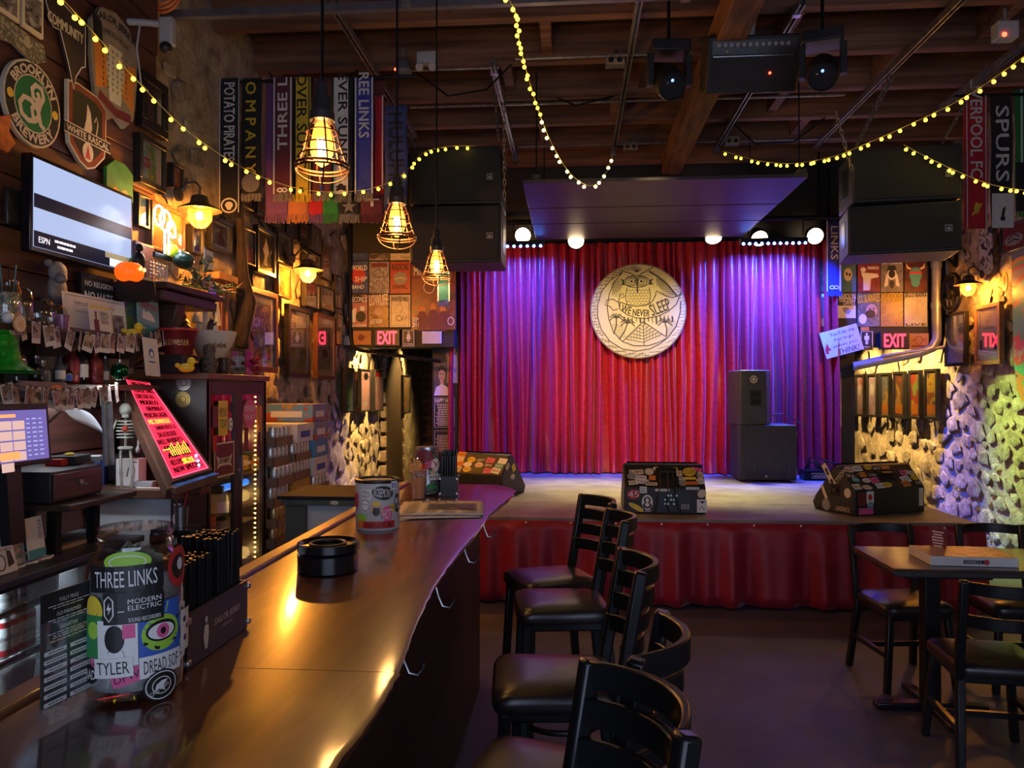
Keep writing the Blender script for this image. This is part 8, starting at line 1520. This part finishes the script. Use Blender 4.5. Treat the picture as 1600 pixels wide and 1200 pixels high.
# ---- bar return
a = onZ(492, 775, .98); rt = thing('bar_return', 'white sided counter with dark top closing the far end of the bar', 'counter', T(0, 0, 0)); yR = 4.42
MB().box(-1.56, -.94, yR, yR + .4, 0, .93).build('panel', mat('white_panel'), rt, bev=.003); MB().box(-1.7, -.9, yR - .05, yR + .45, .93, .965).build('apron', mat('apron_green_grey', (.09, .1, .085), .5, var=.2), rt, bev=.003); MB().box(-1.72, -.88, yR - .06, yR + .47, .965, .985).build('top', mat('return_top', (.02, .018, .02), .7, spec=.2), rt, bev=.003)
MB().box(-1.68, -1.56, yR - .03, yR + .4, 0, .93).build('post', mat('apron_green_grey'), rt); sticker(rt, basis((0, yR - .051, 0), (1, 0, 0), (0, 0, 1)), -1.38, .948, .05, .025, 'e', 'c')
p = onZ(565, 800, 1.0); o = MB().box(-.12, .12, -.01, .01, 0, .012).build('bar_knife', STEEL, None, T(-1.05, 4.5, .987, rz=.3)); tag(o, 'thin steel bar tool lying on the dark end counter', 'bar tool')
# glass with utensils on the floor cooler behind the tip jar
p = onZ(216, 845, CZ); t = thing('bar_spoons', 'cup of bar tools with a red handle behind the tip jar', 'utensil holder', T(-1.95, 3.7, .92)); MB().lathe([(.03, 0), (.035, .1), (.033, .1), (.028, .005)], 16).build('cup', STEEL, t)
for i in range(4): MB().tube([(0, 0, .02), (.03 * math.cos(i * 1.8), .05 * math.sin(i * 1.8), .18)], .004, 6).build('handle', (RED, BLACK, STEEL, STEEL)[i], t); MB().ball((.03 * math.cos(i * 1.8), .05 * math.sin(i * 1.8), .185), .012, 8, 6).build('knob', (RED, BLACK, STEEL, STEEL)[i], t)
sk_ = thing('speed_rail', 'narrow steel work shelf between the cooler and the white counter', 'shelf', T(0, 0, 0)); MB().box(-2.06, -1.86, 3.61, 3.78, .895, .918).build('board', BLKMET, sk_); MB().box(-2.07, -2.03, 3.62, 3.67, 0, .895).build('leg', BLKMET, sk_); MB().box(-2.07, -2.03, 3.73, 3.77, 0, .895).build('leg', BLKMET, sk_)
for yy in (3.62, 3.72): MB().box(-1.93, -1.89, yy, yy + .05, 0, .895).build('leg', BLKMET, sk_)
# ================================================================ UNDER THE CEILING
for i, (x, lab, y0, y1) in enumerate(((-1.6, 'steel strut channel above the row of scarves', 4.9, 7.7), (-.63, 'steel strut channel above the speaker by the string lights', 6.0, 8.6), (.44, 'steel strut channel with a loop of string lights at its end', 4.9, 8.5), (1.52, 'steel strut channel beside the rough main beam', 5.2, 8.4), (2.55, 'steel strut channel above the looped chain', 4.9, 8.3), (3.35, 'steel strut channel beside the red football scarf', 4.6, 7.4))):
    t = thing('strut_channel', lab, 'steel channel', T(x, 0, 4.16), 'steel strut channels'); mb = MB(); mb.box(-.022, .022, y0, y1, .034, .04); mb.box(-.022, -.017, y0, y1, -.004, .034); mb.box(.017, .022, y0, y1, -.004, .034); mb.box(-.022, -.01, y0, y1, -.008, -.004); mb.box(.01, .022, y0, y1, -.008, -.004); mb.build('channel', GALV, t)
    for yy in (y0 + .15, y1 - .1): MB().box(-.03, .03, yy - .025, yy + .025, -.012, .06).build('bracket', STEEL, t)
t = thing('steel_beam', 'long grey steel strut crossing under the joists near the top edge', 'steel beam', T(0, 0, 0)); p = onY(180, 28, 4.75); q_ = onY(790, 12, 4.75); mb = MB(); mb.bar(p + Vector((-.3, 0, .0)), q_ + Vector((1.6, 0, .04)), .045, .05); mb.build('beam', mat('beam_steel', (.22, .21, .24), .45, .7, var=.2), t)
for k in (.05, .5, .95): a_ = p.lerp(q_ + Vector((1.3, 0, 0)), k); MB().box(a_.x - .03, a_.x + .03, 4.72, 4.78, a_.z, ZC - .27).build('hanger', GALV, t)
for i, (Y, py, pa_, pb_, lab) in enumerate(((6.9, 196, 640, 1320, 'thin conduit crossing below the joists behind the string lights'), (5.95, 63, 805, 1080, 'thin conduit crossing the joists near the moving light'), (8.1, 214, 810, 1320, 'thin conduit crossing the far joists above the stage'), (6.1, 118, 640, 780, 'short conduit on the joist by the scarves'))):
    a_ = onY(pa_, py, Y); b_ = onY(pb_, py, Y); zz = min(max(a_.z, 4.2), 4.2); o = MB().tube([(a_.x, Y, zz - .015), (b_.x, Y, zz - .015)], .012, 7).build('conduit', GALV); tag(o, lab, 'pipe', 'ceiling conduits')
def jbox(px, py, Y, lab, outlets=True):
    p = onY(px, py, Y); t = thing('outlet_box', lab, 'outlet box', T(p.x, Y, 4.14), 'outlet boxes under the joists'); MB().box(-.075, .075, -.04, .04, 0, .09).build('box', GALV, t, bev=.004); MB().box(-.07, .07, -.045, -.04, -.0, .085).build('plate', mat('plate_tan', (.35, .27, .17), .5), t)
    if outlets:
        for s in (-1, 1): MB().cyl(.022, 0, .006, 12, T(s * .033, -.045, .035, rx=PI / 2)).build('outlet', BLACK, t)
    MB().tube([(.0, 0, .09), (.01, 0, .13)], .01, 7).build('connector', STEEL, t)
jbox(961, 92, 6.05, 'grey outlet box with two sockets beside the string light strut'); jbox(985, 226, 8.2, 'grey outlet box above the plank canopy'); jbox(1143, 220, 8.1, 'grey outlet box beside the second string light swag')
# camera on the wall
p = onX(262, 50, XL + .25); t = thing('security_camera', 'white wall mounted security camera high above the frames', 'camera', T(XL + .25, p.y, p.z)); W_ = mat('camera_white', (.42, .42, .43), .4, var=.05); MB().box(-.04, .04, -.03, .03, -.08, .08).build('housing', W_, t, bev=.01); MB().ball((0, -.02, -.1), .035, 14, 10).build('dome', BLACK, t); MB().tube([(0, 0, .04), (-.12, -.02, .05), (-.28, -.05, .05)], .02, 8).build('arm', W_, t); MB().tube([(-.15, -.03, .04), (-.17, -.03, -.1), (-.16, -.0, -.3), (-.12, 0, -.34)], .006, 6).build('cable', W_, t)
p = onY(240, 5, 4.6); o = MB()
for k in range(3): o.tube([(p.x + (.16 - .02 * k) * math.cos(a) + .01 * k, p.y + .03 * k, p.z + .09 + (.1 + .01 * k) * math.sin(a)) for a in [2 * PI * i / 24 for i in range(24)]], .009, 7, True)
o = o.build('cable_coil', mat('orange_cable', (.55, .14, .04), .5, var=.1)); tag(o, 'coil of orange extension cable hung on the steel strut', 'cable'); o['kind'] = 'thing'
# emergency light and a red status light
p = onY(1570, 42, 5.5); t = thing('alarm_light', 'small grey alarm box with a glowing red light under the joists', 'alarm', T(p.x, 5.5, 4.0)); MB().box(-.07, .07, -.05, .05, 0, .12).build('box', W_, t, bev=.01); MB().ball((-.03, -.05, .02), .016, 10, 6).build('lamp', mat('red_glow'), t); MB().tube([(0, 0, .12), (0, 0, .22)], .015, 8).build('stem', GALV, t)
p = onY(630, 92, 5.8); t = thing('ceiling_speaker_light', 'small grey fixture with a red indicator beside the scarf strut', 'ceiling fixture', T(p.x, 5.8, 4.05)); MB().lathe([(.03, .1), (.05, .08), (.07, 0), (.05, -.03), (0, -.04)], 18).build('dome', mat('fixture_grey', (.12, .11, .12), .5), t); MB().ball((-.05, -.05, .0), .01, 8, 6).build('lamp', mat('red_glow'), t); MB().tube([(0, 0, .1), (0, 0, .18)], .012, 7).build('stem', GALV, t)
p = onY(668, 85, 5.8); t = thing('emergency_light', 'small two headed emergency light beside the grey fixture', 'emergency light', T(p.x, 5.8, 4.1)); MB().box(-.08, .08, -.04, .04, 0, .09).build('box', W_, t, bev=.01)
for s in (-1, 1): MB().lathe([(.02, 0), (.03, .05), (.0, .05)], 12, T(s * .05, -.03, -.02, rx=2.2)).build('head', W_, t)
# slack wires
WG = 'slack wires under the joists'
for i, (pts, lab) in enumerate((([(420, 130, 6.13), (450, 165, 6.13), (520, 150, 6.13), (560, 100, 6.13)], 'slack black wire looping in front of the scarf tops'), ([(640, 120, 6.13), (700, 150, 6.13), (760, 140, 6.13), (800, 105, 6.13)], 'slack black wire looping beside the scarf strut'), ([(1140, 205, 7.57), (1180, 225, 7.57), (1240, 222, 7.57), (1290, 205, 7.57)], 'slack black wire looping above the second light swag'), ([(870, 150, 6.87), (900, 165, 6.87), (960, 150, 6.87)], 'slack wire over the plank canopy'))):
    P3 = [onY(a_, b_, Y) for a_, b_, Y in pts]; P3[0].z = P3[-1].z = 4.225; P3 = [P3[0]] + [p for j in range(len(P3) - 1) for p in (P3[j].lerp(P3[j + 1], .33), P3[j].lerp(P3[j + 1], .66), P3[j + 1])]; o = MB().tube(P3, .008, 6).build('slack_wire', BLKMET); tag(o, lab, 'wire', WG)
# ---- string lights
WIRE = mat('string_wire', (.45, .38, .15), .5, var=0); BULB = mat('yellow_bulb', (1, .72, .05), .3, em=4.2, var=0, emc=(1, .66, .03)); BULBW = mat('yellow_bulb_hot', (1, .8, .25), .3, em=7, var=0, emc=(1, .76, .2))
for m_ in (BULB, BULBW): m_.cycles.emission_sampling = 'NONE'
bme = [MB().ball((0, 0, -.021), .0125, 10, 8).mesh('bulb', m_) for m_ in (BULB, BULBW)]
def strand(pts, n, label, hot=0):
    P3 = [onY(*p) for p in pts]; k = len(P3); crv = []
    for i in range(k - 1):
        a, b, c, d = P3[max(i - 1, 0)], P3[i], P3[i + 1], P3[min(i + 2, k - 1)]
        for j in range(14):
            t_ = j / 14; crv.append(.5 * ((2 * b) + (c - a) * t_ + (2 * a - 5 * b + 4 * c - d) * t_ ** 2 + (3 * b - a - 3 * c + d) * t_ ** 3))
    crv.append(P3[-1]); t = thing('string_lights', label, 'string lights', T(0, 0, 0), 'yellow string lights')
    MB().tube(crv, .0028, 5).build('wire', WIRE, t)
    ln = [0]
    for a, b in zip(crv, crv[1:]): ln.append(ln[-1] + (b - a).length)
    q = random.Random(n)
    for i in range(n):
        s = ln[-1] * (i + .5 + q.uniform(-.3, .3)) / n; j = max(jj for jj in range(len(ln)) if ln[jj] <= s); j = min(j, len(crv) - 2); p = crv[j].lerp(crv[j + 1], (s - ln[j]) / max(1e-6, ln[j + 1] - ln[j]))
        b = link('bulb', bme[1 if hot and i > n * hot else 0], t, Matrix.Translation(p) @ T(0, 0, 0, rx=q.uniform(-.5, .5), ry=q.uniform(-.5, .5)))
    return t
strand([(88, -12, 3.2), (150, 55, 3.6), (218, 130, 4.0), (300, 210, 4.4), (395, 270, 4.9), (480, 297, 5.25), (560, 298, 5.42), (610, 284, 5.5), (640, 262, 5.6), (662, 238, 5.9), (700, 229, 6.2), (745, 228, 6.32)], 36, 'string of yellow bulbs swagged across the scarves')
strand([(788, -12, 4.2), (806, 22, 4.4), (813, 72, 4.8), (834, 150, 5.3), (860, 220, 5.65), (892, 272, 5.8), (925, 290, 5.88), (948, 268, 5.92), (958, 238, 5.95)], 34, 'string of yellow bulbs hanging in a deep loop before the stage', .55)
strand([(1130, 236, 7.0), (1185, 251, 6.8), (1240, 255, 6.5), (1300, 245, 6.1), (1345, 228, 5.8), (1420, 195, 5.55), (1510, 150, 5.2), (1600, 88, 4.8), (1640, 55, 4.6)], 36, 'string of yellow bulbs rising from the stage to the picture edge')
strand([(1412, 226, 5.9), (1440, 241, 5.88), (1490, 265, 5.85), (1545, 287, 5.85), (1600, 297, 5.85), (1640, 298, 5.85)], 17, 'short string of yellow bulbs crossing the speaker and red scarf')
